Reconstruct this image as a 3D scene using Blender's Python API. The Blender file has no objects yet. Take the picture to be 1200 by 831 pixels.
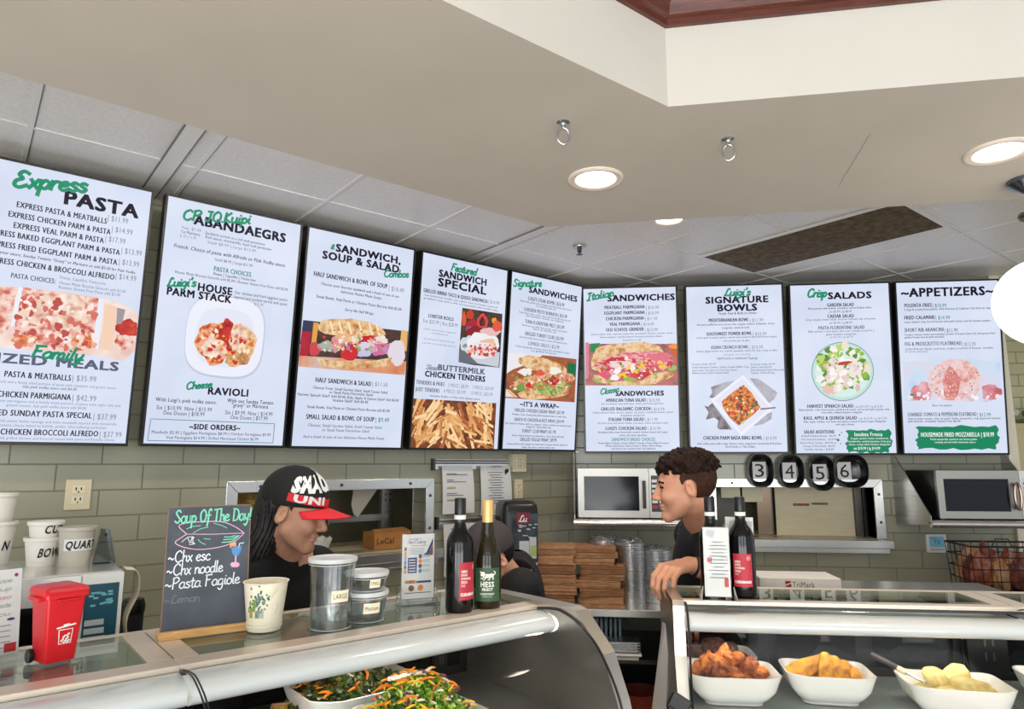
import bpy, bmesh, math, random
import numpy as np
from mathutils import Vector, Matrix

random.seed(7)
scene = bpy.context.scene
COL = scene.collection
R = math.radians

# ------------------------------------------------------------------ camera
F_PX, CX, CY, HORIZON, EYE = 800.0, 600.0, 415.5, 543.0, 1.66
PITCH = math.atan((HORIZON - CY) / F_PX)
YAW = R(6.24)
FW = Vector((-math.sin(YAW) * math.cos(PITCH), math.cos(YAW) * math.cos(PITCH), math.sin(PITCH)))
RT = Vector((math.cos(YAW), math.sin(YAW), 0))
UP = RT.cross(FW)
CAM = Vector((0, 0, EYE))
cam_data = bpy.data.cameras.new('camera')
cam = bpy.data.objects.new('camera', cam_data)
COL.objects.link(cam)
cam_data.sensor_width = 36.0
cam_data.lens = F_PX / 1200 * 36
cam_data.clip_start = 0.05
m3 = Matrix((RT, UP, -FW)).transposed()
cam.matrix_world = Matrix.Translation(CAM) @ m3.to_4x4()
scene.camera = cam

# ------------------------------------------------------------------ light and exposure
scene.view_settings.view_transform = 'Standard'
scene.view_settings.look = 'None'
scene.view_settings.exposure = 0.0
scene.view_settings.gamma = 1.0
scene.view_settings.use_curve_mapping = False
world = bpy.data.worlds.new('world')
scene.world = world
world.use_nodes = True
wbg = world.node_tree.nodes['Background']
wbg.inputs[0].default_value = (0.86, 0.93, 1.0, 1)
wbg.inputs[1].default_value = 0.85


def area_light(name, loc, aim, sx, sy, power, color):
    d = bpy.data.lights.new(name, 'AREA')
    d.shape = 'RECTANGLE'
    d.size, d.size_y = sx, sy
    d.energy = power
    d.color = color
    o = bpy.data.objects.new(name, d)
    COL.objects.link(o)
    o.location = loc
    o.rotation_euler = (Vector(aim) - Vector(loc)).to_track_quat('-Z', 'Y').to_euler()
    return o


# daylight through the shop windows behind the photographer
for wx in (-2.6, 0.0, 2.6):
    area_light('window_daylight', (wx, -3.6, 1.5), (wx * 0.7, 3.0, 0.9), 1.9, 2.1, 56, (0.93, 0.97, 1.0))
# area lamp added near the floor, brightens the ceiling in place of bounced daylight
area_light('ceiling_fill', (0.2, -1.6, 0.25), (0.2, 3.2, 3.0), 5.5, 2.0, 125, (1.0, 0.97, 0.92))
# unseen area lights added behind the soffit to brighten walls and counter
area_light('aisle_fill', tuple(Vector((-.70, 2.05, 2.80))), (-1.75, 3.1, .6), 1.8, .12, 10, (1.0, 0.95, 0.88))
area_light('aisle_fill', (1.1, 2.35, 2.80), (1.2, 4.4, .7), 2.0, .12, 10, (1.0, 0.95, 0.88))
# broad warm area light overhead, behind the camera
area_light('overhead_light', (0.4, -1.2, 3.0), (0.2, 1.2, 0.9), 3.2, 1.6, 26, (1.0, 0.95, 0.88))


# ------------------------------------------------------------------ pixel rays onto real planes
def ray(x, y):
    return FW + RT * ((x - CX) / F_PX) - UP * ((y - CY) / F_PX)


def on_plane(x, y, n, c):
    d = ray(x, y)
    n = Vector(n)
    return CAM + d * ((c - n.dot(CAM)) / n.dot(d))


def at_z(x, y, z):
    return on_plane(x, y, (0, 0, 1), z)


def at_depth(x, y, depth):
    return CAM + ray(x, y) * depth


S2 = math.sqrt(0.5)
U_L, N_L = Vector((S2, S2, 0)), Vector((-S2, S2, 0))
KL, KR = 3.2474, 4.5           # distance of the left (45 degrees) and right wall


def wl(x, y, off=0.0):          # point in front of the left wall
    return on_plane(x, y, N_L, KL - off)


def wr(x, y, off=0.0):
    return on_plane(x, y, (0, 1, 0), KR - off)


def toL(p):                     # world -> left-wall frame (u, n, z)
    return Vector((p.dot(U_L), p.dot(N_L), p.z))


def fromL(u, n, z):
    return U_L * u + N_L * n + Vector((0, 0, z))


ROT_L = R(45)


# ------------------------------------------------------------------ objects and tags
def tag(o, label, cat, group=None):
    o['label'] = label
    o['category'] = cat
    if group:
        o['group'] = group
    return o


def thing(name, label, cat, loc=(0, 0, 0), rz=0.0, group=None, rx=0.0):
    o = bpy.data.objects.new(name, None)
    o.empty_display_size = 0.05
    COL.objects.link(o)
    o.location = loc
    o.rotation_euler = (rx, 0, rz)
    tag(o, label, cat, group)
    return o


def obj(name, mb, mat, parent=None, smooth=False, label=None, bevel=0.0, loc=None, rz=None):
    me = bpy.data.meshes.new(name)
    me.from_pydata([tuple(v) for v in mb.v], [], mb.f)
    mats = mat if isinstance(mat, (list, tuple)) else [mat]
    for mm in mats:
        me.materials.append(mm)
    if any(mb.m):
        me.polygons.foreach_set('material_index', mb.m)
    if mb.uvs:
        uvl = me.uv_layers.new(name='UVMap')
        for poly in me.polygons:
            uv = mb.uvs.get(poly.index)
            if uv:
                for k, li in enumerate(poly.loop_indices):
                    uvl.data[li].uv = uv[k]
    me.update()
    if smooth:
        me.polygons.foreach_set('use_smooth', [True] * len(me.polygons))
        try:
            me.set_sharp_from_angle(angle=R(40))
        except Exception:
            pass
    o = bpy.data.objects.new(name, me)
    COL.objects.link(o)
    if parent is not None:
        o.parent = parent
    if loc is not None:
        o.location = loc
    if rz is not None:
        o.rotation_euler = (0, 0, rz)
    if label:
        o['label'] = label
    if bevel:
        b = o.modifiers.new('bevel', 'BEVEL')
        b.width = bevel
        b.segments = 2
        b.limit_method = 'ANGLE'
    return o


def struct(o):
    o['kind'] = 'structure'
    return o


def copy_thing(root, loc=None, rz=None, label=None):
    r = root.copy()
    COL.objects.link(r)
    if loc is not None:
        r.location = loc
    if rz is not None:
        r.rotation_euler = (root.rotation_euler[0], root.rotation_euler[1], rz)
    if label:
        r['label'] = label
    for ch in list(root.children):
        c = ch.copy()
        COL.objects.link(c)
        c.parent = r
        for g in list(ch.children):
            d = g.copy()
            COL.objects.link(d)
            d.parent = c
    return r


class MB:
    """collects faces for one mesh"""

    def __init__(self):
        self.v, self.f, self.m, self.uvs = [], [], [], {}

    def add(self, vs, fs, mi=0):
        b = len(self.v)
        self.v.extend(Vector(p) for p in vs)
        for f in fs:
            self.f.append(tuple(b + i for i in f))
            self.m.append(mi)
        return self

    def box(self, x0, x1, y0, y1, z0, z1, mi=0, M=None):
        vs = [Vector((x, y, z)) for z in (z0, z1) for y in (y0, y1) for x in (x0, x1)]
        if M is not None:
            vs = [M @ p for p in vs]
        return self.add(vs, [(0, 2, 3, 1), (4, 5, 7, 6), (0, 1, 5, 4), (2, 6, 7, 3), (0, 4, 6, 2), (1, 3, 7, 5)], mi)

    def cbox(self, c, s, mi=0, M=None):
        return self.box(c[0] - s[0] / 2, c[0] + s[0] / 2, c[1] - s[1] / 2, c[1] + s[1] / 2, c[2] - s[2] / 2, c[2] + s[2] / 2, mi, M)

    def lathe(self, prof, n=32, mi=0, M=None, cap0=True, cap1=True, sq=0.0):
        """prof: list of (r, z); sq > 0 squares the outline"""
        vs = []
        for r, z in prof:
            for k in range(n):
                a = 2 * math.pi * k / n
                c, s = math.cos(a), math.sin(a)
                if sq:
                    e = 2 + 6 * sq
                    q = (abs(c) ** e + abs(s) ** e) ** (-1 / e)
                    c, s = c * q, s * q
                p = Vector((r * c, r * s, z))
                vs.append(M @ p if M is not None else p)
        fs = []
        for i in range(len(prof) - 1):
            for k in range(n):
                a, b = i * n + k, i * n + (k + 1) % n
                fs.append((a, b, b + n, a + n))
        if cap0:
            fs.append(tuple(reversed(range(n))))
        if cap1:
            o = (len(prof) - 1) * n
            fs.append(tuple(o + k for k in range(n)))
        return self.add(vs, fs, mi)

    def prism(self, poly, y0, y1, mi=0, M=None):
        """poly in (x, z), extruded along y"""
        n = len(poly)
        vs = [Vector((x, y0, z)) for x, z in poly] + [Vector((x, y1, z)) for x, z in poly]
        if M is not None:
            vs = [M @ p for p in vs]
        fs = [tuple(range(n)), tuple(reversed(range(n, 2 * n)))]
        fs += [(i, i + n, (i + 1) % n + n, (i + 1) % n) for i in range(n)]
        return self.add(vs, fs, mi)

    def tube(self, pts, r, n=8, mi=0, closed=False, caps=True):
        pts = [Vector(p) for p in pts]
        rs = r if isinstance(r, (list, tuple)) else [r] * len(pts)
        N = len(pts)
        vs = []
        ref = None
        for i, p in enumerate(pts):
            if closed:
                t = pts[(i + 1) % N] - pts[i - 1]
            else:
                t = pts[min(i + 1, N - 1)] - pts[max(i - 1, 0)]
            if t.length < 1e-9:
                t = Vector((0, 0, 1))
            t.normalize()
            if ref is None:
                ref = Vector((0, 0, 1)) if abs(t.z) < 0.9 else Vector((1, 0, 0))
            a = (ref - t * ref.dot(t))
            if a.length < 1e-6:
                a = t.orthogonal()
            a.normalize()
            ref = a
            b = t.cross(a)
            for k in range(n):
                an = 2 * math.pi * k / n
                vs.append(p + (a * math.cos(an) + b * math.sin(an)) * rs[i])
        fs = []
        for i in range(N if closed else N - 1):
            for k in range(n):
                a0, b0 = i * n + k, i * n + (k + 1) % n
                j = ((i + 1) % N) * n
                fs.append((a0, b0, j + (k + 1) % n, j + k))
        if not closed and caps:
            fs.append(tuple(reversed(range(n))))
            fs.append(tuple((N - 1) * n + k for k in range(n)))
        return self.add(vs, fs, mi)

    def ball(self, c, r, n=12, mi=0, jit=0.0, M=None):
        if not isinstance(r, (list, tuple)):
            r = (r, r, r)
        vs, fs = [], []
        m = n // 2
        for i in range(1, m):
            ph = math.pi * i / m
            for k in range(n):
                th = 2 * math.pi * k / n
                q = 1 + random.uniform(-jit, jit)
                vs.append(Vector((r[0] * math.sin(ph) * math.cos(th) * q, r[1] * math.sin(ph) * math.sin(th) * q, r[2] * math.cos(ph) * q)))
        vs += [Vector((0, 0, r[2])), Vector((0, 0, -r[2]))]
        for i in range(m - 2):
            for k in range(n):
                a, b = i * n + k, i * n + (k + 1) % n
                fs.append((a, a + n, b + n, b))
        t, bt = len(vs) - 2, len(vs) - 1
        for k in range(n):
            fs.append((t, k, (k + 1) % n))
            o = (m - 2) * n
            fs.append((bt, o + (k + 1) % n, o + k))
        if M is not None:
            vs = [M @ p for p in vs]
        c = Vector(c)
        return self.add([p + c for p in vs], fs, mi)

    def loft(self, rings, mi=0, closed=True, cap0=False, cap1=False):
        n = len(rings[0])
        vs = [p for r in rings for p in r]
        fs = []
        for i in range(len(rings) - 1):
            for k in range(n if closed else n - 1):
                a, b = i * n + k, i * n + (k + 1) % n
                fs.append((a, b, b + n, a + n))
        if cap0:
            fs.append(tuple(reversed(range(n))))
        if cap1:
            o = (len(rings) - 1) * n
            fs.append(tuple(o + k for k in range(n)))
        return self.add(vs, fs, mi)


# ------------------------------------------------------------------ materials
def lin(c):
    return tuple((x / 12.92 if x <= 0.04045 else ((x + 0.055) / 1.055) ** 2.4) for x in (v / 255 for v in c))


MATS = {}


def mat(name, rgb, rough=0.5, metal=0.0, noise=0.0, nscale=20.0, bump=0.0, spec=0.5, coat=0.0, emit=None, estr=1.0, alpha=1.0, trans=0.0, sss=0.0, stretch=None, rgb2=None):
    if name in MATS:
        return MATS[name]
    m = bpy.data.materials.new(name)
    m.use_nodes = True
    nt = m.node_tree
    b = nt.nodes['Principled BSDF']
    c = (*lin(rgb), 1)
    b.inputs['Base Color'].default_value = c
    b.inputs['Roughness'].default_value = rough
    b.inputs['Metallic'].default_value = metal
    b.inputs['Specular IOR Level'].default_value = spec
    b.inputs['Coat Weight'].default_value = coat
    if trans:
        b.inputs['Transmission Weight'].default_value = trans
    if sss:
        b.inputs['Subsurface Weight'].default_value = sss
        b.inputs['Subsurface Radius'].default_value = (0.012, 0.005, 0.003)
        b.inputs['Subsurface Scale'].default_value = 0.6
    if alpha < 1:
        b.inputs['Alpha'].default_value = alpha
    if emit is not None:
        b.inputs['Emission Color'].default_value = (*lin(emit), 1)
        b.inputs['Emission Strength'].default_value = estr
    if noise or bump or rgb2:
        tc = nt.nodes.new('ShaderNodeTexCoord')
        src = tc.outputs['Object']
        if stretch:
            mp = nt.nodes.new('ShaderNodeMapping')
            mp.inputs['Scale'].default_value = stretch
            nt.links.new(src, mp.inputs[0])
            src = mp.outputs[0]
        nz = nt.nodes.new('ShaderNodeTexNoise')
        nz.inputs['Scale'].default_value = nscale
        nz.inputs['Detail'].default_value = 4
        nt.links.new(src, nz.inputs['Vector'])
        if noise or rgb2:
            rp = nt.nodes.new('ShaderNodeValToRGB')
            if rgb2:
                c0, c1 = lin(rgb), lin(rgb2)
            else:
                c0 = tuple(max(0, x * (1 - noise)) for x in c[:3])
                c1 = tuple(min(1, x * (1 + noise)) for x in c[:3])
            rp.color_ramp.elements[0].position = 0.35
            rp.color_ramp.elements[1].position = 0.65
            rp.color_ramp.elements[0].color = (*c0, 1)
            rp.color_ramp.elements[1].color = (*c1, 1)
            nt.links.new(nz.outputs['Fac'], rp.inputs[0])
            nt.links.new(rp.outputs[0], b.inputs['Base Color'])
        if bump:
            bp = nt.nodes.new('ShaderNodeBump')
            bp.inputs['Strength'].default_value = bump
            bp.inputs['Distance'].default_value = 0.01
            nt.links.new(nz.outputs['Fac'], bp.inputs['Height'])
            nt.links.new(bp.outputs[0], b.inputs['Normal'])
    MATS[name] = m
    return m


def glass_mat(name, tint=(255, 255, 255), refl=1.0, rough=0.0):
    """thin clear sheet: fresnel mix of a see-through and a mirror layer"""
    if name in MATS:
        return MATS[name]
    m = bpy.data.materials.new(name)
    m.use_nodes = True
    nt = m.node_tree
    nt.nodes.clear()
    out = nt.nodes.new('ShaderNodeOutputMaterial')
    tr = nt.nodes.new('ShaderNodeBsdfTransparent')
    tr.inputs[0].default_value = (*lin(tint), 1)
    gl = nt.nodes.new('ShaderNodeBsdfGlossy')
    gl.inputs['Roughness'].default_value = rough
    fr = nt.nodes.new('ShaderNodeFresnel')
    ge = nt.nodes.new('ShaderNodeNewGeometry')
    mi_ = nt.nodes.new('ShaderNodeMapRange')      # the same outer-surface fresnel from both sides of a sheet
    mi_.inputs['To Min'].default_value = 1.5
    mi_.inputs['To Max'].default_value = 1 / 1.5
    nt.links.new(ge.outputs['Backfacing'], mi_.inputs[0])
    nt.links.new(mi_.outputs[0], fr.inputs['IOR'])
    mu = nt.nodes.new('ShaderNodeMath')
    mu.operation = 'MULTIPLY'
    mu.use_clamp = True
    mu.inputs[1].default_value = refl
    mx = nt.nodes.new('ShaderNodeMixShader')
    nt.links.new(fr.outputs[0], mu.inputs[0])
    nt.links.new(mu.outputs[0], mx.inputs[0])
    nt.links.new(tr.outputs[0], mx.inputs[1])
    nt.links.new(gl.outputs[0], mx.inputs[2])
    nt.links.new(mx.outputs[0], out.inputs[0])
    MATS[name] = m
    return m


def emat(rgb, s=1.0):
    """a colour shown by a lit screen or lamp"""
    key = 'screen_%d_%d_%d_%d' % (*rgb, int(s * 100))
    return mat(key, (4, 4, 4), rough=0.35, emit=rgb, estr=s, spec=0.25)


def emat2(name, cols, scale=60.0, s=1.0, stretch=None):
    """picture area of a lit screen: patchy colours from noise"""
    if name in MATS:
        return MATS[name]
    m = mat(name, (4, 4, 4), rough=0.35, spec=0.25)
    nt = m.node_tree
    b = nt.nodes['Principled BSDF']
    tc = nt.nodes.new('ShaderNodeTexCoord')
    src = tc.outputs['Object']
    if stretch:
        mp = nt.nodes.new('ShaderNodeMapping')
        mp.inputs['Scale'].default_value = stretch
        nt.links.new(src, mp.inputs[0])
        src = mp.outputs[0]
    vo = nt.nodes.new('ShaderNodeTexNoise')
    vo.inputs['Scale'].default_value = scale
    vo.inputs['Detail'].default_value = 3
    nt.links.new(src, vo.inputs['Vector'])
    rp = nt.nodes.new('ShaderNodeValToRGB')
    el = rp.color_ramp.elements
    n = len(cols)
    while len(el) < n:
        el.new(0.5)
    for i, c in enumerate(cols):
        el[i].position = 0.3 + 0.4 * i / max(1, n - 1)
        el[i].color = (*lin(c), 1)
    nt.links.new(vo.outputs['Fac'], rp.inputs[0])
    nt.links.new(rp.outputs[0], b.inputs['Emission Color'])
    b.inputs['Emission Strength'].default_value = s
    return m


def tile_mat(name, off_x, off_z, axis='X'):
    """4 x 12 inch glossy olive-grey wall tile in running bond (object X, Z)"""
    m = mat(name, (146, 144, 124), rough=0.22)
    nt = m.node_tree
    b = nt.nodes['Principled BSDF']
    tc = nt.nodes.new('ShaderNodeTexCoord')
    sp = nt.nodes.new('ShaderNodeSeparateXYZ')
    cb = nt.nodes.new('ShaderNodeCombineXYZ')
    nt.links.new(tc.outputs['Object'], sp.inputs[0])
    ax = nt.nodes.new('ShaderNodeMath'); ax.operation = 'ADD'; ax.inputs[1].default_value = off_x
    az = nt.nodes.new('ShaderNodeMath'); az.operation = 'ADD'; az.inputs[1].default_value = off_z
    nt.links.new(sp.outputs['X'], ax.inputs[0])
    nt.links.new(sp.outputs['Z'], az.inputs[0])
    nt.links.new(ax.outputs[0], cb.inputs[0])
    nt.links.new(az.outputs[0], cb.inputs[1])
    br = nt.nodes.new('ShaderNodeTexBrick')
    br.offset = 0.5
    br.inputs['Scale'].default_value = 1.0
    br.inputs['Brick Width'].default_value = 0.307
    br.inputs['Row Height'].default_value = 0.1035
    br.inputs['Mortar Size'].default_value = 0.0032
    br.inputs['Mortar Smooth'].default_value = 0.1
    br.inputs['Color1'].default_value = (*lin((164, 162, 141)), 1)
    br.inputs['Color2'].default_value = (*lin((157, 155, 134)), 1)
    br.inputs['Mortar'].default_value = (*lin((124, 121, 102)), 1)
    nt.links.new(cb.outputs[0], br.inputs['Vector'])
    nt.links.new(br.outputs['Color'], b.inputs['Base Color'])
    bp = nt.nodes.new('ShaderNodeBump')
    bp.inputs['Strength'].default_value = 0.6
    bp.inputs['Distance'].default_value = 0.004
    bp.invert = True
    nt.links.new(br.outputs['Fac'], bp.inputs['Height'])
    nt.links.new(bp.outputs[0], b.inputs['Normal'])
    mr = nt.nodes.new('ShaderNodeMapRange')
    mr.inputs['To Min'].default_value = 0.2
    mr.inputs['To Max'].default_value = 0.7
    nt.links.new(br.outputs['Fac'], mr.inputs[0])
    nt.links.new(mr.outputs[0], b.inputs['Roughness'])
    return m


STEEL = mat('brushed_steel', (176, 174, 170), rough=0.28, metal=1.0, noise=0.12, nscale=8, stretch=(1, 1, 30))
STEEL_H = mat('brushed_steel_bright', (222, 221, 217), rough=0.27, metal=.9, noise=0.03, nscale=6, stretch=(30, 1, 1))
STEEL_D = mat('dark_steel', (92, 88, 84), rough=0.35, metal=1.0, noise=0.15, nscale=9)
CHROME = mat('chrome', (225, 225, 225), rough=0.08, metal=1.0)
BLACK = mat('black_plastic', (14, 14, 15), rough=0.32)
BLACKM = mat('black_matte', (10, 10, 11), rough=0.7)
WHITE = mat('white_plastic', (236, 235, 230), rough=0.35)
PAPER = mat('white_paper', (222, 221, 218), rough=0.75)
CREAM = mat('cream_plastic', (222, 208, 172), rough=0.4)
GLASS = glass_mat('clear_glass')
ACRYLIC = glass_mat('clear_acrylic', (250, 251, 251), 0.3)
INK = mat('black_ink', (22, 22, 26), rough=0.6)
GREYINK = mat('grey_ink', (92, 94, 100), rough=0.6)
REDINK = mat('red_ink', (196, 40, 42), rough=0.6)
BLUEINK = mat('blue_ink', (40, 62, 120), rough=0.6)

# ------------------------------------------------------------------ lettering
_TXT = {}


def glyphs(s, bold=0.0):
    key = (s, bold)
    if key in _TXT:
        return _TXT[key]
    cu = bpy.data.curves.new('lettering', 'FONT')
    cu.body = s
    cu.resolution_u = 2
    cu.offset = bold
    cu.space_character = 1.1
    ob = bpy.data.objects.new('lettering', cu)
    me = bpy.data.meshes.new_from_object(ob)
    vs = [(v.co.x, v.co.y) for v in me.vertices]
    fs = [tuple(p.vertices) for p in me.polygons]
    bpy.data.objects.remove(ob)
    bpy.data.curves.remove(cu)
    bpy.data.meshes.remove(me)
    x0 = min((v[0] for v in vs), default=0)
    x1 = max((v[0] for v in vs), default=1)
    w = max(1e-6, x1 - x0)
    vs = [((x - x0) / w, y / 0.70) for x, y in vs]     # width 1, cap height 1
    _TXT[key] = (vs, fs)
    return _TXT[key]


def put_text(mb, s, x0, z0, w, h, y=0.0, mi=0, bold=0.0, shear=0.0, rot=0.0, fn=None, lift=0.0):
    """s in the local XZ plane facing -Y: left x0, baseline z0, width w, cap height h"""
    vs, fs = glyphs(s, bold)
    out = []
    c, sn = math.cos(rot), math.sin(rot)
    for gx, gy in vs:
        px, pz = gx * w + gy * h * shear, gy * h
        px, pz = px * c - pz * sn, px * sn + pz * c
        p = Vector((x0 + px, y, z0 + pz))
        out.append(fn(p) if fn else p)
    mb.add(out, fs, mi)


# single-line handwriting: strokes in units of x-height
HAND = {
    'a': (.95, [[(.78, .85), (.45, 1), (.1, .65), (.12, .2), (.42, 0), (.75, .3), (.8, .95)], [(.8, .95), (.78, .2), (1, .05)]]),
    'b': (.85, [[(.15, 1.9), (.1, .6), (.15, .1), (.5, 0), (.78, .4), (.6, .95), (.15, .75)]]),
    'c': (.8, [[(.75, .8), (.45, 1), (.1, .6), (.15, .15), (.5, 0), (.82, .2)]]),
    'd': (.95, [[(.78, .8), (.45, 1), (.1, .6), (.15, .15), (.45, 0), (.78, .4)], [(.85, 1.9), (.78, .3), (.98, .03)]]),
    'e': (.85, [[(.1, .5), (.5, .55), (.72, .75), (.5, 1), (.15, .75), (.12, .25), (.45, 0), (.85, .2)]]),
    'f': (.7, [[(.8, 1.65), (.55, 1.9), (.35, 1.5), (.32, .3), (.2, -.6)], [(.05, .95), (.7, 1)]]),
    'g': (.95, [[(.78, .85), (.45, 1), (.1, .65), (.15, .2), (.45, .05), (.75, .35), (.8, .95)], [(.8, .95), (.75, -.3), (.45, -.75), (.1, -.5)]]),
    'h': (.9, [[(.15, 1.9), (.12, 0)], [(.12, .5), (.4, .95), (.7, .85), (.72, .2), (.92, .03)]]),
    'i': (.45, [[(.22, 1), (.18, .2), (.42, .03)], [(.27, 1.4), (.29, 1.46)]]),
    'l': (.45, [[(.25, 1.9), (.18, .25), (.42, .03)]]),
    'm': (1.3, [[(.1, 1), (.1, 0)], [(.1, .6), (.35, 1), (.6, .8), (.6, 0)], [(.6, .6), (.85, 1), (1.08, .8), (1.1, .15), (1.3, .03)]]),
    'n': (.9, [[(.12, 1), (.12, 0)], [(.12, .55), (.42, 1), (.7, .8), (.72, .15), (.92, .03)]]),
    'o': (.85, [[(.45, 1), (.1, .7), (.12, .2), (.45, 0), (.78, .3), (.74, .8), (.45, 1)]]),
    'p': (.88, [[(.15, 1), (.1, -.75)], [(.14, .6), (.45, 1), (.8, .6), (.55, .05), (.14, .2)]]),
    'q': (.9, [[(.78, .85), (.45, 1), (.1, .65), (.15, .2), (.45, .05), (.75, .35)], [(.8, 1), (.76, -.8)]]),
    'r': (.7, [[(.12, 1), (.12, 0)], [(.12, .5), (.35, .95), (.68, .92)]]),
    's': (.75, [[(.65, .85), (.35, 1), (.14, .75), (.4, .52), (.66, .28), (.4, 0), (.08, .15)]]),
    't': (.65, [[(.35, 1.55), (.28, .25), (.45, 0), (.68, .15)], [(.05, 1.05), (.65, 1.1)]]),
    'u': (.92, [[(.12, 1), (.12, .25), (.4, 0), (.7, .3), (.74, 1)], [(.74, 1), (.74, .2), (.95, .03)]]),
    'x': (.8, [[(.1, 1), (.72, 0)], [(.72, 1), (.08, 0)]]),
    'y': (.9, [[(.1, 1), (.2, .35), (.45, .2), (.72, .5)], [(.8, 1), (.65, -.2), (.35, -.75), (.08, -.55)]]),
    'C': (1.25, [[(1.1, 1.5), (.75, 1.85), (.2, 1.4), (.15, .5), (.6, 0), (1.15, .3)]]),
    'D': (1.2, [[(.2, 1.8), (.15, 0)], [(.05, 1.8), (.75, 1.7), (1.1, 1), (.8, .15), (.1, 0)]]),
    'E': (1.2, [[(1.05, 1.6), (.6, 1.85), (.3, 1.45), (.65, 1.05), (.2, .75), (.15, .25), (.55, 0), (1.1, .3)]]),
    'F': (1.1, [[(.25, 1.6), (.2, 0)], [(.1, 1.8), (1.05, 1.85)], [(.2, 1), (.8, 1.05)]]),
    'S': (1.1, [[(.95, 1.55), (.6, 1.85), (.2, 1.5), (.5, 1.0), (.9, .5), (.55, 0), (.08, .3)]]),
    'L': (1.1, [[(.9, 1.6), (.6, 1.85), (.4, 1.2), (.3, .4), (.1, .1), (.4, .15), (.75, 0), (1.1, .25)]]),
    'I': (.8, [[(.05, 1.7), (.4, 1.85), (.8, 1.75)], [(.45, 1.8), (.35, .3), (.05, 0)], [(.0, .05), (.6, .0)]]),
    'O': (1.2, [[(.6, 1.85), (.15, 1.3), (.2, .4), (.6, 0), (1.05, .5), (1.0, 1.4), (.6, 1.85)]]),
    'P': (1.05, [[(.2, 1.8), (.12, 0)], [(.08, 1.7), (.7, 1.85), (.98, 1.4), (.6, .95), (.2, .95)]]),
    'T': (1.1, [[(.0, 1.75), (1.05, 1.85)], [(.5, 1.8), (.45, 0)]]),
    'K': (1.0, [[(.2, 1.8), (.15, 0)], [(.85, 1.8), (.2, .9), (.9, 0)]]),
    'J': (.9, [[(.2, 1.8), (.8, 1.8)], [(.6, 1.8), (.55, .3), (.3, 0), (.05, .3)]]),
    '!': (.5, [[(.3, 1.85), (.2, .5)], [(.17, .05), (.18, .1)]]),
    "'": (.4, [[(.25, 1.95), (.18, 1.5)]]),
    '~': (1.1, [[(.1, .6), (.3, .8), (.55, .6), (.75, .45), (.95, .65)]]),
    '.': (.35, [[(.15, .03), (.18, .08)]]),
    '&': (.9, [[(.85, .1), (.3, .9), (.3, 1.4), (.6, 1.5), (.6, 1.1), (.15, .5), (.4, 0), (.8, .6)]]),
    ' ': (.6, []),
}


def smooth_line(pts, sub=4):
    if len(pts) < 3:
        return [Vector((p[0], p[1])) for p in pts]
    P = [Vector((p[0], p[1])) for p in pts]
    P = [P[0] * 2 - P[1]] + P + [P[-1] * 2 - P[-2]]
    out = []
    for i in range(1, len(P) - 2):
        for k in range(sub):
            t = k / sub
            a, b, c, d = P[i - 1], P[i], P[i + 1], P[i + 2]
            out.append(0.5 * ((2 * b) + (c - a) * t + (2 * a - 5 * b + 4 * c - d) * t * t + (3 * b - a - 3 * c + d) * t ** 3))
    out.append(P[-2])
    return out


def ribbon(mb, pts, w, mi=0, fn=None):
    """flat stroke of width w along 2D points"""
    n = len(pts)
    L, Rr = [], []
    for i, p in enumerate(pts):
        t = pts[min(i + 1, n - 1)] - pts[max(i - 1, 0)]
        if t.length < 1e-9:
            t = Vector((1, 0))
        t = t.normalized()
        q = Vector((-t.y, t.x)) * (w / 2)
        if i == 0:
            p = p - t * w * 0.3
        if i == n - 1:
            p = p + t * w * 0.3
        L.append(p + q)
        Rr.append(p - q)
    vs = []
    for a, b in zip(L, Rr):
        vs += [fn(a), fn(b)]
    mb.add(vs, [(2 * i, 2 * i + 1, 2 * i + 3, 2 * i + 2) for i in range(n - 1)], mi)


def put_script(mb, s, x0, z0, w, h, y=0.0, mi=0, weight=0.28, shear=0.3, rot=0.0, fn=None, lift=0.0):
    """handwritten s: left x0, baseline z0, total width w, capital height h"""
    tot = sum(HAND.get(ch, HAND['o'])[0] for ch in s)
    xh = h / 1.85
    sx = w / tot
    c, sn = math.cos(rot), math.sin(rot)
    cur = 0.0
    for ch in s:
        adv, strokes = HAND.get(ch, HAND['o'])
        for st in strokes:
            pts = []
            for p in smooth_line(st):
                px = (cur + p.x) * sx + p.y * xh * shear
                pz = p.y * xh
                pts.append(Vector((px * c - pz * sn, px * sn + pz * c)))
            base = Vector((x0, y, z0))

            def place(q):
                r = Vector((x0 + q.x, y, z0 + q.y))
                return fn(r) if fn else r
            ribbon(mb, pts, weight * xh, mi, place)
        cur += adv


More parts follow.
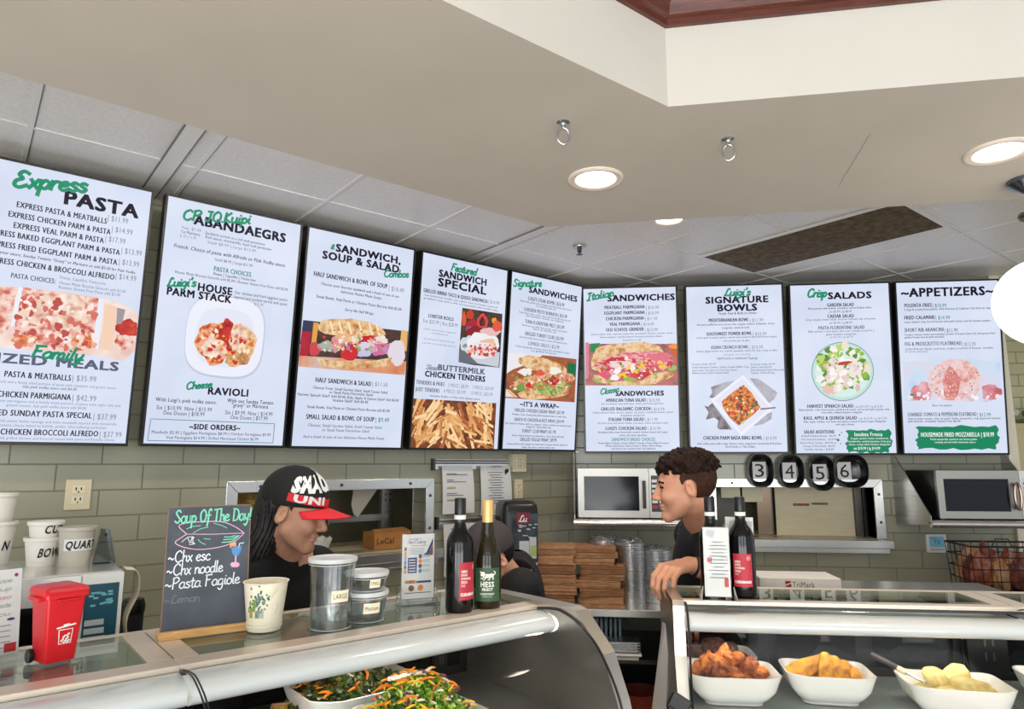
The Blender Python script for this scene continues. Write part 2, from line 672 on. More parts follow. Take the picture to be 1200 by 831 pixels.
class Sheet:
    """a flat printed face of a thing, addressed by pixels of the photograph through its real plane"""

    def __init__(self, root, y):
        bpy.context.view_layer.update()
        self.inv = root.matrix_world.inverted()
        self.y = y

    lim = None

    def clip(self, a, y, b):
        if self.lim:
            a = min(max(a, -self.lim[0]), self.lim[0])
            b = min(max(b, self.lim[1]), self.lim[2])
        return Vector((a, y, b))

    def px(self, x, y):
        o = self.inv @ CAM
        d = self.inv.to_3x3() @ ray(x, y)
        t = (self.y - o.y) / d.y
        p = o + d * t
        return p.x, p.z

    def x_at(self, xpix, y0, z):
        # local x where the row z meets image column xpix
        lo, hi = y0 - 260, y0 + 260
        for _ in range(40):
            mid = (lo + hi) / 2
            if self.px(xpix, mid)[1] > z:
                lo = mid
            else:
                hi = mid
        return self.px(xpix, (lo + hi) / 2)[0]

    def row(self, x0, x1, y0, h):
        """left x, baseline z, width, height from image pixels (y0: middle of the row at its left end)"""
        lx, lz = self.px(x0, y0)
        rx = self.x_at(x1, y0, lz)
        _, za = self.px(x0, y0 - h / 2)
        _, zb = self.px(x0, y0 + h / 2)
        hh = za - zb
        return lx, lz - hh / 2, rx - lx, hh

    def text(self, mb, s, x0, x1, y0, h, mi=0, bold=(), shear=0.0, lift=0.0008, rot=0.0, script=False, weight=0.28):
        lx, bz, w, hh = self.row(x0, x1, y0, h)
        if script:
            put_script(mb, s, lx, bz, w, hh, self.y - lift, mi, weight=weight, rot=rot)
        else:
            for dx, dz in (bold or ((0, 0),)):
                put_text(mb, s, lx + dx * w / max(4, len(s)) * 1.35, bz + dz * hh, w, hh, self.y - lift, mi, 0.0, shear, rot)

    def poly(self, mb, pts, mi=0, lift=0.0004):
        vs = []
        for x, y in pts:
            a, b = self.px(x, y)
            vs.append(self.clip(a, self.y - lift, b))
        mb.add(vs, [tuple(range(len(vs)))], mi)

    def blob(self, mb, cx, cy, rx, ry, mi=0, lift=0.0006, jit=0.0, rot=0.0, n=24, sq=2.0, seed=None):
        rnd = random.Random(seed if seed is not None else int(cx * 31 + cy * 17 + rx))
        pts = []
        ph = [rnd.uniform(0, 6.28) for _ in range(4)]
        for k in range(n):
            a = 2 * math.pi * k / n
            c, s = math.cos(a), math.sin(a)
            q = (abs(c) ** sq + abs(s) ** sq) ** (-1 / sq)
            q *= 1 + jit * (math.sin(3 * a + ph[0]) * .5 + math.sin(5 * a + ph[1]) * .35 + math.sin(9 * a + ph[2]) * .3)
            x, y = rx * c * q, ry * s * q
            pts.append((cx + x * math.cos(rot) - y * math.sin(rot), cy + x * math.sin(rot) + y * math.cos(rot)))
        # fan from the centre keeps concave outlines clean
        vs = []
        for x, y in [(cx, cy)] + pts:
            a, b = self.px(x, y)
            vs.append(self.clip(a, self.y - lift, b))
        mb.add(vs, [(0, 1 + (k + 1) % n, 1 + k) for k in range(n)], mi)
# ------------------------------------------------------------------ room shell
CEIL, SOFF = 2.825, 2.56
GS = .955                          # grid module against a two-foot tile
PAINT = mat('warm_grey_paint', (205, 199, 188), rough=0.6, noise=0.03, nscale=3)
PAINT_W = mat('white_paint', (206, 202, 194), rough=0.6, noise=0.02, nscale=3)
CEILM = mat('ceiling_tile', (226, 223, 221), rough=0.38, noise=0.06, nscale=90, bump=0.12)
CEILG = mat('ceiling_grid_metal', (222, 221, 218), rough=0.4)
CEILJ = mat('ceiling_joint_shadow_gap', (120, 117, 114), rough=0.6)
FLOORM = mat('floor_tile', (168, 154, 136), rough=0.4, noise=0.1, nscale=6)
TILE_L = tile_mat('olive_wall_tile_left', 0.0, 0.0)
TILE_R = tile_mat('olive_wall_tile_right', 0.0, 0.0)

mb = MB(); mb.box(-6, 7, -5, 9, -0.1, 0)
struct(obj('floor', mb, FLOORM))

# left wall (45 degrees) with the pass-through opening
UC = 3.116
WIN_L = (1.006, 2.0, 1.215, 1.527)
u0, u1, z0, z1 = WIN_L
mb = MB()
mb.box(-1.6, u0, KL, KL + .12, 0, 3.0)
mb.box(u1, UC, KL, KL + .12, 0, 3.0)
mb.box(u0, u1, KL, KL + .12, 0, z0)
mb.box(u0, u1, KL, KL + .12, z1, 3.0)
struct(obj('wall_left', mb, TILE_L, rz=ROT_L))
# right wall with its pass-through
WIN_R = (0.80, 1.745, 1.205, 1.512)
XE = 2.53
XC = -0.093
u0, u1, z0, z1 = WIN_R
mb = MB()
mb.box(XC, u0, KR, KR + .12, 0, 3.0)
mb.box(u1, XE, KR, KR + .12, 0, 3.0)
mb.box(u0, u1, KR, KR + .12, 0, z0)
mb.box(u0, u1, KR, KR + .12, z1, 3.0)
struct(obj('wall_right', mb, TILE_R))
mb = MB(); mb.box(XE, XE + .06, KR - .03, KR + .15, 0, 2.86)
struct(obj('trim_1', mb, mat('cream_trim', (226, 218, 196), rough=0.5), bevel=0.004))
# room beyond the wall end on the right
mb = MB(); mb.box(1.5, 7, 6.6, 6.72, 0, 3.0)
struct(obj('wall_back', mb, tile_mat('pale_tile_beyond', 0.1, 0.03)))
MATS['pale_tile_beyond'].node_tree.nodes['Brick Texture'].inputs['Color1'].default_value = (*lin((206, 200, 158)), 1)
MATS['pale_tile_beyond'].node_tree.nodes['Brick Texture'].inputs['Color2'].default_value = (*lin((198, 192, 150)), 1)

# kitchen seen through the openings
OLIVE_SHEET = mat('kitchen_olive_sheet', (112, 106, 84), rough=0.3, noise=0.1, nscale=4)
SILL = mat('cream_sill', (214, 200, 164), rough=0.4)
u0, u1, z0, z1 = WIN_L
mb = MB()
mb.box(u0 - .25, u1 + .25, KL + .62, KL + .66, .9, 2.0)
mb.box(u0 - .27, u0 - .25, KL + .12, KL + .66, .9, 2.0)
mb.box(u1 + .25, u1 + .27, KL + .12, KL + .66, .9, 2.0)
struct(obj('wall_alcove_left', mb, OLIVE_SHEET, rz=ROT_L))
u0, u1, z0, z1 = WIN_R
mb = MB()
mb.box(u0 - .15, u1 + .2, KR + .5, KR + .54, .9, 2.0)
mb.box(u0 - .17, u0 - .15, KR + .12, KR + .54, .9, 2.0)
mb.box(u1 + .2, u1 + .22, KR + .12, KR + .54, .9, 2.0)
struct(obj('wall_alcove_right', mb, OLIVE_SHEET))


def pass_frame(name, win, k, rz, ledge):
    u0, u1, z0, z1 = win
    w = .052
    mb = MB()
    y0, y1 = k - .014, k + .13
    # mitred face frame
    o = [(u0 - w, z0), (u1 + w, z0), (u1 + w, z1 + w), (u0 - w, z1 + w)]
    i = [(u0, z0), (u1, z0), (u1, z1), (u0, z1)]
    for a, b in ((1, 2), (2, 3), (3, 0)):
        mb.prism([o[a], o[b], i[b], i[a]], y0, k)
    mb.box(u0 - .004, u0, k, y1, z0, z1)
    mb.box(u1, u1 + .004, k, y1, z0, z1)
    mb.box(u0, u1, k, y1, z1, z1 + .004)
    f = obj(name, mb, STEEL_H, rz=rz, bevel=.002)
    struct(f)
    sc = MB()
    for su, sz in ((u0 - w / 2, z0 + .08), (u0 - w / 2, z1 - .06), (u1 + w / 2, z0 + .1), (u1 + w / 2, z1 - .04), (u0 + .1, z1 + w / 2), (u1 - .1, z1 + w / 2), (u0 + .5, z1 + w / 2)):
        sc.lathe([(.008, 0), (.008, .003), (.004, .006)], 12, M=Matrix.Translation((su, y0, sz)) @ Matrix.Rotation(R(90), 4, 'X'))
    s = obj('screw', sc, STEEL_D, f)
    s['kind'] = 'structure'
    mb = MB()
    mb.box(u0 - .02, u1 + .02, k - ledge, k + .5, z0 - .012, z0 - .001)
    sl = obj('sill_board', mb, SILL, f)
    sl['kind'] = 'structure'
    mb = MB()
    mb.box(u0 - .03, u1 + .05, k - ledge - .03, k - ledge + .002, z0 - .045, z0 + .002)
    mb.box(u0 + .0, u1 + .03, k - ledge - .012, k - ledge + .002, z0 - .075, z0 - .045)
    e = obj('sill_edge', mb, STEEL_H, f, bevel=.003)
    e['kind'] = 'structure'
    return f


pass_frame('window_1', WIN_L, KL, ROT_L, .09)
pass_frame('window_2', WIN_R, KR, 0, .09)

# ceiling, soffit with the open tray, crown
A, B, C = at_z(0, 84, SOFF), at_z(640, 266, SOFF), at_z(1200, 233, SOFF)
A2, B2, C2 = at_z(518, 0, SOFF), at_z(783, 125, SOFF), at_z(1200, 90, SOFF)


def ext(p, q, k):
    return p + (p - q).normalized() * k


Ax, Cx = ext(A, B, 2.6), ext(C, B, 3.0)
A2x, C2x = ext(A2, B2, 3.2), ext(C2, B2, 3.2)


def slab(name, pts, z0, z1, m):
    n = len(pts)
    mb = MB()
    mb.add([Vector((p.x, p.y, z0)) for p in pts] + [Vector((p.x, p.y, z1)) for p in pts],
           [tuple(reversed(range(n))), tuple(range(n, 2 * n))] + [(i, (i + 1) % n, (i + 1) % n + n, i + n) for i in range(n)])
    return struct(obj(name, mb, m))


slab('ceiling', [Ax, B, Cx, Vector((6, 9, 0)), Vector((-5, 9, 0))], CEIL, CEIL + .05, CEILM)
# the soffit as two quads per level so the chevron stays clean
mb = MB()
ring = [Ax, B, Cx, C2x, B2, A2x]
lo = [Vector((p.x, p.y, SOFF)) for p in ring]
hi = [Vector((p.x, p.y, 3.5)) for p in ring]
mb.add(lo + hi, [(0, 1, 4, 5), (1, 2, 3, 4)], 0)
mb.add(lo + hi, [(3, 4, 10, 9), (4, 5, 11, 10)], 1)
mb.add(lo + hi, [(0, 1, 7, 6), (1, 2, 8, 7), (2, 3, 9, 8), (5, 0, 6, 11)], 0)
struct(obj('ceiling_soffit', mb, [PAINT, PAINT_W]))
ZCR = on_plane(783, 33, (RT.y, -RT.x, 0), B2.x * RT.y - B2.y * RT.x)  # same vertical line as the soffit corner
# height of the crown's lower edge above that corner
d33 = ray(783, 33)
tcr = math.hypot(B2.x, B2.y) / math.hypot(d33.x, d33.y)
ZCR = EYE + d33.z * tcr
prof = [(0, 0), (.012, 0), (.012, .018), (.022, .024), (.03, .05), (.05, .075), (.075, .09), (.08, .10), (.10, .105), (.10, .125), (.115, .13), (.12, .17), (0, .17)]
dL = (B2 - A2).normalized()
dR = (C2 - B2).normalized()
nL_in = Vector((dL.y, -dL.x, 0))
nR_in = Vector((dR.y, -dR.x, 0))
mit = (nL_in + nR_in)
mit = mit / mit.length / math.cos(nL_in.angle(nR_in) / 2)
rings = []
for base, off in ((A2x, nL_in), (B2, mit), (C2x, nR_in)):
    rings.append([Vector((base.x, base.y, ZCR + z)) + off * d for d, z in prof])
mb = MB(); mb.loft(rings, cap0=True, cap1=True)
struct(obj('trim_2', mb, mat('mahogany_crown', (92, 46, 36), rough=0.3, noise=0.3, nscale=7, stretch=(2, 2, 40), coat=0.3)))
slab('ceiling_tray', [Vector((-5, -4, 0)), Vector((5.5, -4, 0)), Vector((5.5, 3, 0)), Vector((-5, 3, 0))], ZCR + .17, ZCR + .22, PAINT_W)

# hairline crack in the soffit board
pa_, pb_ = at_z(983, 217, SOFF), at_z(1019, 158, SOFF)
sd_ = (pb_ - pa_).cross(Vector((0, 0, 1))).normalized() * .0008
mb = MB(); mb.add([p + Vector((0, 0, -.0006)) for p in (pa_ - sd_, pb_ - sd_, pb_ + sd_, pa_ + sd_)], [(0, 1, 2, 3)])
struct(obj('trim_4', mb, mat('crack_grey', (150, 140, 126), rough=.8)))

# suspended grid (45 degrees, following the left wall)
mb = MB()
tb = .008
zt0, zt1 = CEIL - .004, CEIL + .001
nlines = [GS * (0.646 + .572 * k) for k in range(0, 8)]
ulines = [GS * (-.482 + .572 * k) for k in range(0, 13)]
for n in nlines:
    mb.box(-2.2, 7, n - tb, n + tb, zt0, zt1, 0)
    mb.box(-2.2, 7, n + tb, n + tb + .004, zt0 + .002, zt1 + .0005, 1)
for u in ulines:
    mb.box(u - tb, u + tb, -2.0, 5.0, zt0 - .0006, zt1, 0)
    mb.box(u + tb, u + tb + .004, -2.0, 5.0, zt0 + .0015, zt1 + .0007, 1)
for u in (0.56 * GS, 2.29 * GS):
    mb.box(u - .03, u + .03, -2.0, 5.0, zt0 - .004, zt1, 0)
    mb.box(u + .03, u + .036, -2.0, 5.0, zt0 - .003, zt1, 1)
    mb.box(u - .036, u - .03, -2.0, 5.0, zt0 - .003, zt1, 1)
g = obj('trim_3', mb, [CEILG, CEILJ], rz=ROT_L)
struct(g)


# ------------------------------------------------------------------ ceiling fixtures
def recessed(px, py, z, r, label, power):
    p = at_z(px, py, z)
    t = thing('recessed_light', label, 'ceiling light', p, group='recessed ceiling lights')
    mb = MB()
    mb.lathe([(r, 0), (r, -.004), (r * .93, -.008), (r * .76, -.006), (r * .70, .0), (r * .70, .012)], 40, cap0=False, cap1=False)
    obj('trim_ring', mb, mat('lamp_trim', (238, 226, 214), rough=0.35), t, smooth=True)
    mb = MB()
    mb.lathe([(r * .70, -.0015), (.001, -.003)], 40, cap0=False)
    obj('lens', mb, mat('lamp_lens', (255, 255, 255), emit=(255, 236, 214), estr=7.0), t)
    d = bpy.data.lights.new('lamp', 'SPOT')
    d.energy = power
    d.spot_size = R(125)
    d.spot_blend = 0.8
    d.shadow_soft_size = r * .7
    d.color = (1.0, 0.86, 0.70)
    l = bpy.data.objects.new('lamp', d)
    COL.objects.link(l)
    l.parent = t
    l.location = (0, 0, -.02)
    return t


recessed(698, 209, SOFF, .088, 'round recessed downlight in the grey soffit, between the two eye hooks', 34)
recessed(1170, 177, SOFF, .088, 'round recessed downlight in the soffit above the white globe pendant', 34)
recessed(784, 257, CEIL, .085, 'round recessed downlight in the tile ceiling, half hidden by the soffit edge', 34)


def hook(px, py, label, rz):
    t = thing('ceiling_hook', label, 'hook', at_z(px, py, SOFF), rz, 'screw eyes under the soffit')
    mb = MB(); mb.lathe([(.017, 0), (.018, -.003), (.008, -.006), (.006, -.010)], 20, cap0=False)
    obj('plate', mb, mat('zinc', (190, 192, 194), rough=.3, metal=1), t, smooth=True)
    pts = [Vector((0, 0, -.006)), Vector((0, 0, -.018))]
    for k in range(15):
        a = R(90 - 20) - R(320) * k / 14
        pts.append(Vector((.0165 * math.cos(a), 0.002 * k / 14, -.040 + .023 * math.sin(a))))
    mb = MB(); mb.tube(pts, .0034, 8)
    obj('eye_loop', mb, mat('zinc', (190, 192, 194)), t, smooth=True)


hook(660, 143, 'zinc screw eye in the soffit, the one left of the downlight', .3)
hook(853, 163, 'zinc screw eye in the soffit, the one right of the downlight', -.2)

# return-air vent in the tile ceiling
t = thing('ceiling_vent', 'long dark slatted air vent in the tile ceiling', 'vent', fromL(3.60 * GS, 1.79 * GS, CEIL - .005), ROT_L)
hw, hl = .262 * GS, .548 * GS
mb = MB()
for a, b, c, d in ((-hw - .02, -hw, -hl - .02, hl + .02), (hw, hw + .02, -hl - .02, hl + .02), (-hw, hw, -hl - .02, -hl), (-hw, hw, hl, hl + .02)):
    mb.box(a, b, c, d, -.006, .003)
obj('frame', mb, CEILG, t)
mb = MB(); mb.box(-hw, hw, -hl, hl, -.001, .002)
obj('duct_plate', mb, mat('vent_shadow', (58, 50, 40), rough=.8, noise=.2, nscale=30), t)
mb = MB()
for k in range(34):
    y = -hw + (k + .5) * 2 * hw / 34
    M = Matrix.Translation((y, 0, -.004)) @ Matrix.Rotation(R(35), 4, 'Y')
    mb.box(-.0045, .0045, -hl, hl, -.0006, .0006, M=M)
obj('louvers', mb, mat('vent_louver', (92, 80, 64), rough=.5, noise=.35, nscale=25), t)

# sprinkler head
t = thing('sprinkler_head', 'small dark fire sprinkler head in the tile ceiling', 'sprinkler', at_z(679, 289, CEIL - .004))
mb = MB(); mb.lathe([(.034, 0), (.032, -.006), (.018, -.008)], 24, cap0=False)
obj('escutcheon', mb, mat('sprinkler_ring', (170, 166, 160), rough=.3, metal=1), t, smooth=True)
mb = MB(); mb.lathe([(.012, -.006), (.012, -.03), (.004, -.034), (.004, -.042), (.017, -.043), (.017, -.046)], 16)
obj('head', mb, STEEL_D, t)

# globe pendant on the right
gd = 2.13
gc = at_depth(1225, 354, gd)
t = thing('globe_pendant', 'lit white glass globe pendant lamp hanging from the soffit', 'lamp', (gc.x, gc.y, SOFF))
GM = mat('opal_glass', (250, 248, 244), rough=.25, emit=(255, 252, 246), estr=1.15)
mb = MB(); rg = .139
prof = [(.03, rg * .985)] + [(rg * math.sin(R(a)), rg * math.cos(R(a))) for a in range(15, 180, 7)] + [(.002, -rg)]
mb.lathe([(r, z + gc.z - SOFF) for r, z in prof], 48, cap0=False)
obj('globe', mb, GM, t, smooth=True)
BR = mat('aged_nickel', (128, 118, 104), rough=.3, metal=1)
gz = gc.z - SOFF
mb = MB(); mb.lathe([(.065, 0), (.063, -.012), (.04, -.03), (.018, -.045), (.008, -.05)], 32, cap0=False)
obj('canopy', mb, mat('canopy_grey', (110, 116, 128), rough=.25, metal=1), t, smooth=True)
mb = MB(); mb.lathe([(.006, gz + rg - .005), (.006, -.04)], 12)
obj('rod', mb, BR, t, smooth=True)
mb = MB(); mb.lathe([(.008, -.10), (.042, -.112), (.045, -.122), (.04, -.128), (.012, -.13)], 28)
obj('collar', mb, BR, t, smooth=True)
mb = MB(); mb.lathe([(.01, gz + rg + .03), (.02, gz + rg + .022), (.036, gz + rg + .004), (.038, gz + rg - .008)], 28)
obj('holder', mb, BR, t, smooth=True)
# ------------------------------------------------------------------ menu screens
SCR = emat2('screen_paper', [(205, 214, 236), (215, 223, 243), (222, 229, 246)], 3.0)
DK, GY, GR, TL, WH, LG = emat((24, 22, 42)), emat((138, 150, 168)), emat((10, 142, 104)), emat((60, 132, 136)), emat((240, 246, 246)), emat((92, 98, 120))
PAL = [DK, GY, GR, TL, WH, LG]
PI = {'d': 0, 'g': 1, 'G': 2, 't': 3, 'w': 4, 'l': 5}
TV_H, TILT = 1.047, R(5.0)
TVROOT = {}


def make_tv(key, p, rz, w, label):
    t = thing('menu_screen', label, 'menu screen', p, rz, 'digital menu screens over the counter', rx=TILT)
    mb = MB(); b = .009
    x0, x1 = -w / 2, w / 2
    mb.box(x0, x1, -.028, .03, 0, TV_H)
    for a, c, z0, z1 in ((x0, x0 + b, 0, TV_H), (x1 - b, x1, 0, TV_H), (x0 + b, x1 - b, 0, b * 1.3), (x0 + b, x1 - b, TV_H - b, TV_H)):
        mb.box(a, c, -.032, -.027, z0, z1)
    obj('bezel', mb, BLACK, t)
    mb = MB(); mb.box(-.16, .16, .03, .055, TV_H * .3, TV_H * .7)
    mb.box(-.03, .03, .05, .162, TV_H * .38, TV_H * .6)
    obj('wall_bracket', mb, BLACKM, t)
    mb = MB(); mb.add([(x0 + b, -.0285, b), (x1 - b, -.0285, b), (x1 - b, -.0285, TV_H - b), (x0 + b, -.0285, TV_H - b)], [(0, 1, 2, 3)])
    s = obj('display', mb, SCR, t)
    sh = Sheet(t, -.0285)
    sh.lim = (w / 2 - b, b, TV_H - b)
    TVROOT[key] = (t, s, sh)
    return t


LW, RW = .586, .594
tvl = {1: (None, (148, 522)), 2: ((163, 521), (330, 525)), 3: ((337, 524), (467, 527)), 4: ((476, 526), (580, 528)), 5: ((585, 527), (669, 529))}
tvr = {6: ((685, 529.5), (798, 531)), 7: ((806, 530), (924, 532)), 8: ((930, 532), (1050, 533)), 9: ((1055, 532), (1180, 533))}
labels = {
    1: 'upright menu screen headed PASTA, leftmost in the row',
    2: 'upright menu screen with a plate of parm stack and a RAVIOLI section',
    3: 'upright menu screen headed SANDWICH, SOUP & SALAD with a half sandwich photo',
    4: 'upright menu screen headed SANDWICH SPECIAL with a photo of fries below',
    5: "upright menu screen with a sandwich photo above the heading IT'S A WRAP",
    6: 'upright menu screen of Italian and Classic SANDWICHES with a deli meat sub photo',
    7: 'upright menu screen headed SIGNATURE BOWLS with a square bowl photo',
    8: 'upright menu screen headed SALADS with a round salad plate',
    9: 'upright menu screen headed APPETIZERS with a pink fried ball photo',
}
for k, (a, b) in tvl.items():
    pb = toL(wl(*b, .12))
    if a:
        pa = toL(wl(*a, .12))
        uc, zc = (pa.x + pb.x) / 2, (pa.z + pb.z) / 2
    else:
        uc, zc = pb.x - LW / 2, pb.z
    make_tv(k, fromL(uc, KL - .12, zc - .002), ROT_L, LW, labels[k])
for k, (a, b) in tvr.items():
    pa, pb = wr(*a, .12), wr(*b, .12)
    make_tv(k, Vector(((pa.x + pb.x) / 2, KR - .12, (pa.z + pb.z) / 2 - .002)), 0, RW, labels[k])

# zoomed views used for reading positions: origin x, origin y, scale
ZO = {'A': (0, 180, 4.155), 'B': (0, 370, 4.155), 'C': (160, 220, 5.195), 'D': (160, 370, 5.195), 'E': (330, 260, 5.935), 'F': (330, 395, 5.935),
      'G': (470, 290, 6.923), 'H': (470, 410, 6.923), 'I': (580, 315, 7.555), 'J': (580, 420, 7.555), 'K': (680, 330, 7.912), 'L': (680, 430, 7.912),
      'M': (800, 330, 7.915), 'N': (800, 430, 7.915), 'O': (920, 330, 3.957), 'P': (1045, 325, 3.862)}
TVOF = dict(A=1, B=1, C=2, D=2, E=3, F=3, G=4, H=4, I=5, J=5, K=6, L=6, M=7, N=7, O=8, P=9)


def zp(z, x, y):
    o = ZO[z]
    return o[0] + x / o[2], o[1] + y / o[2]


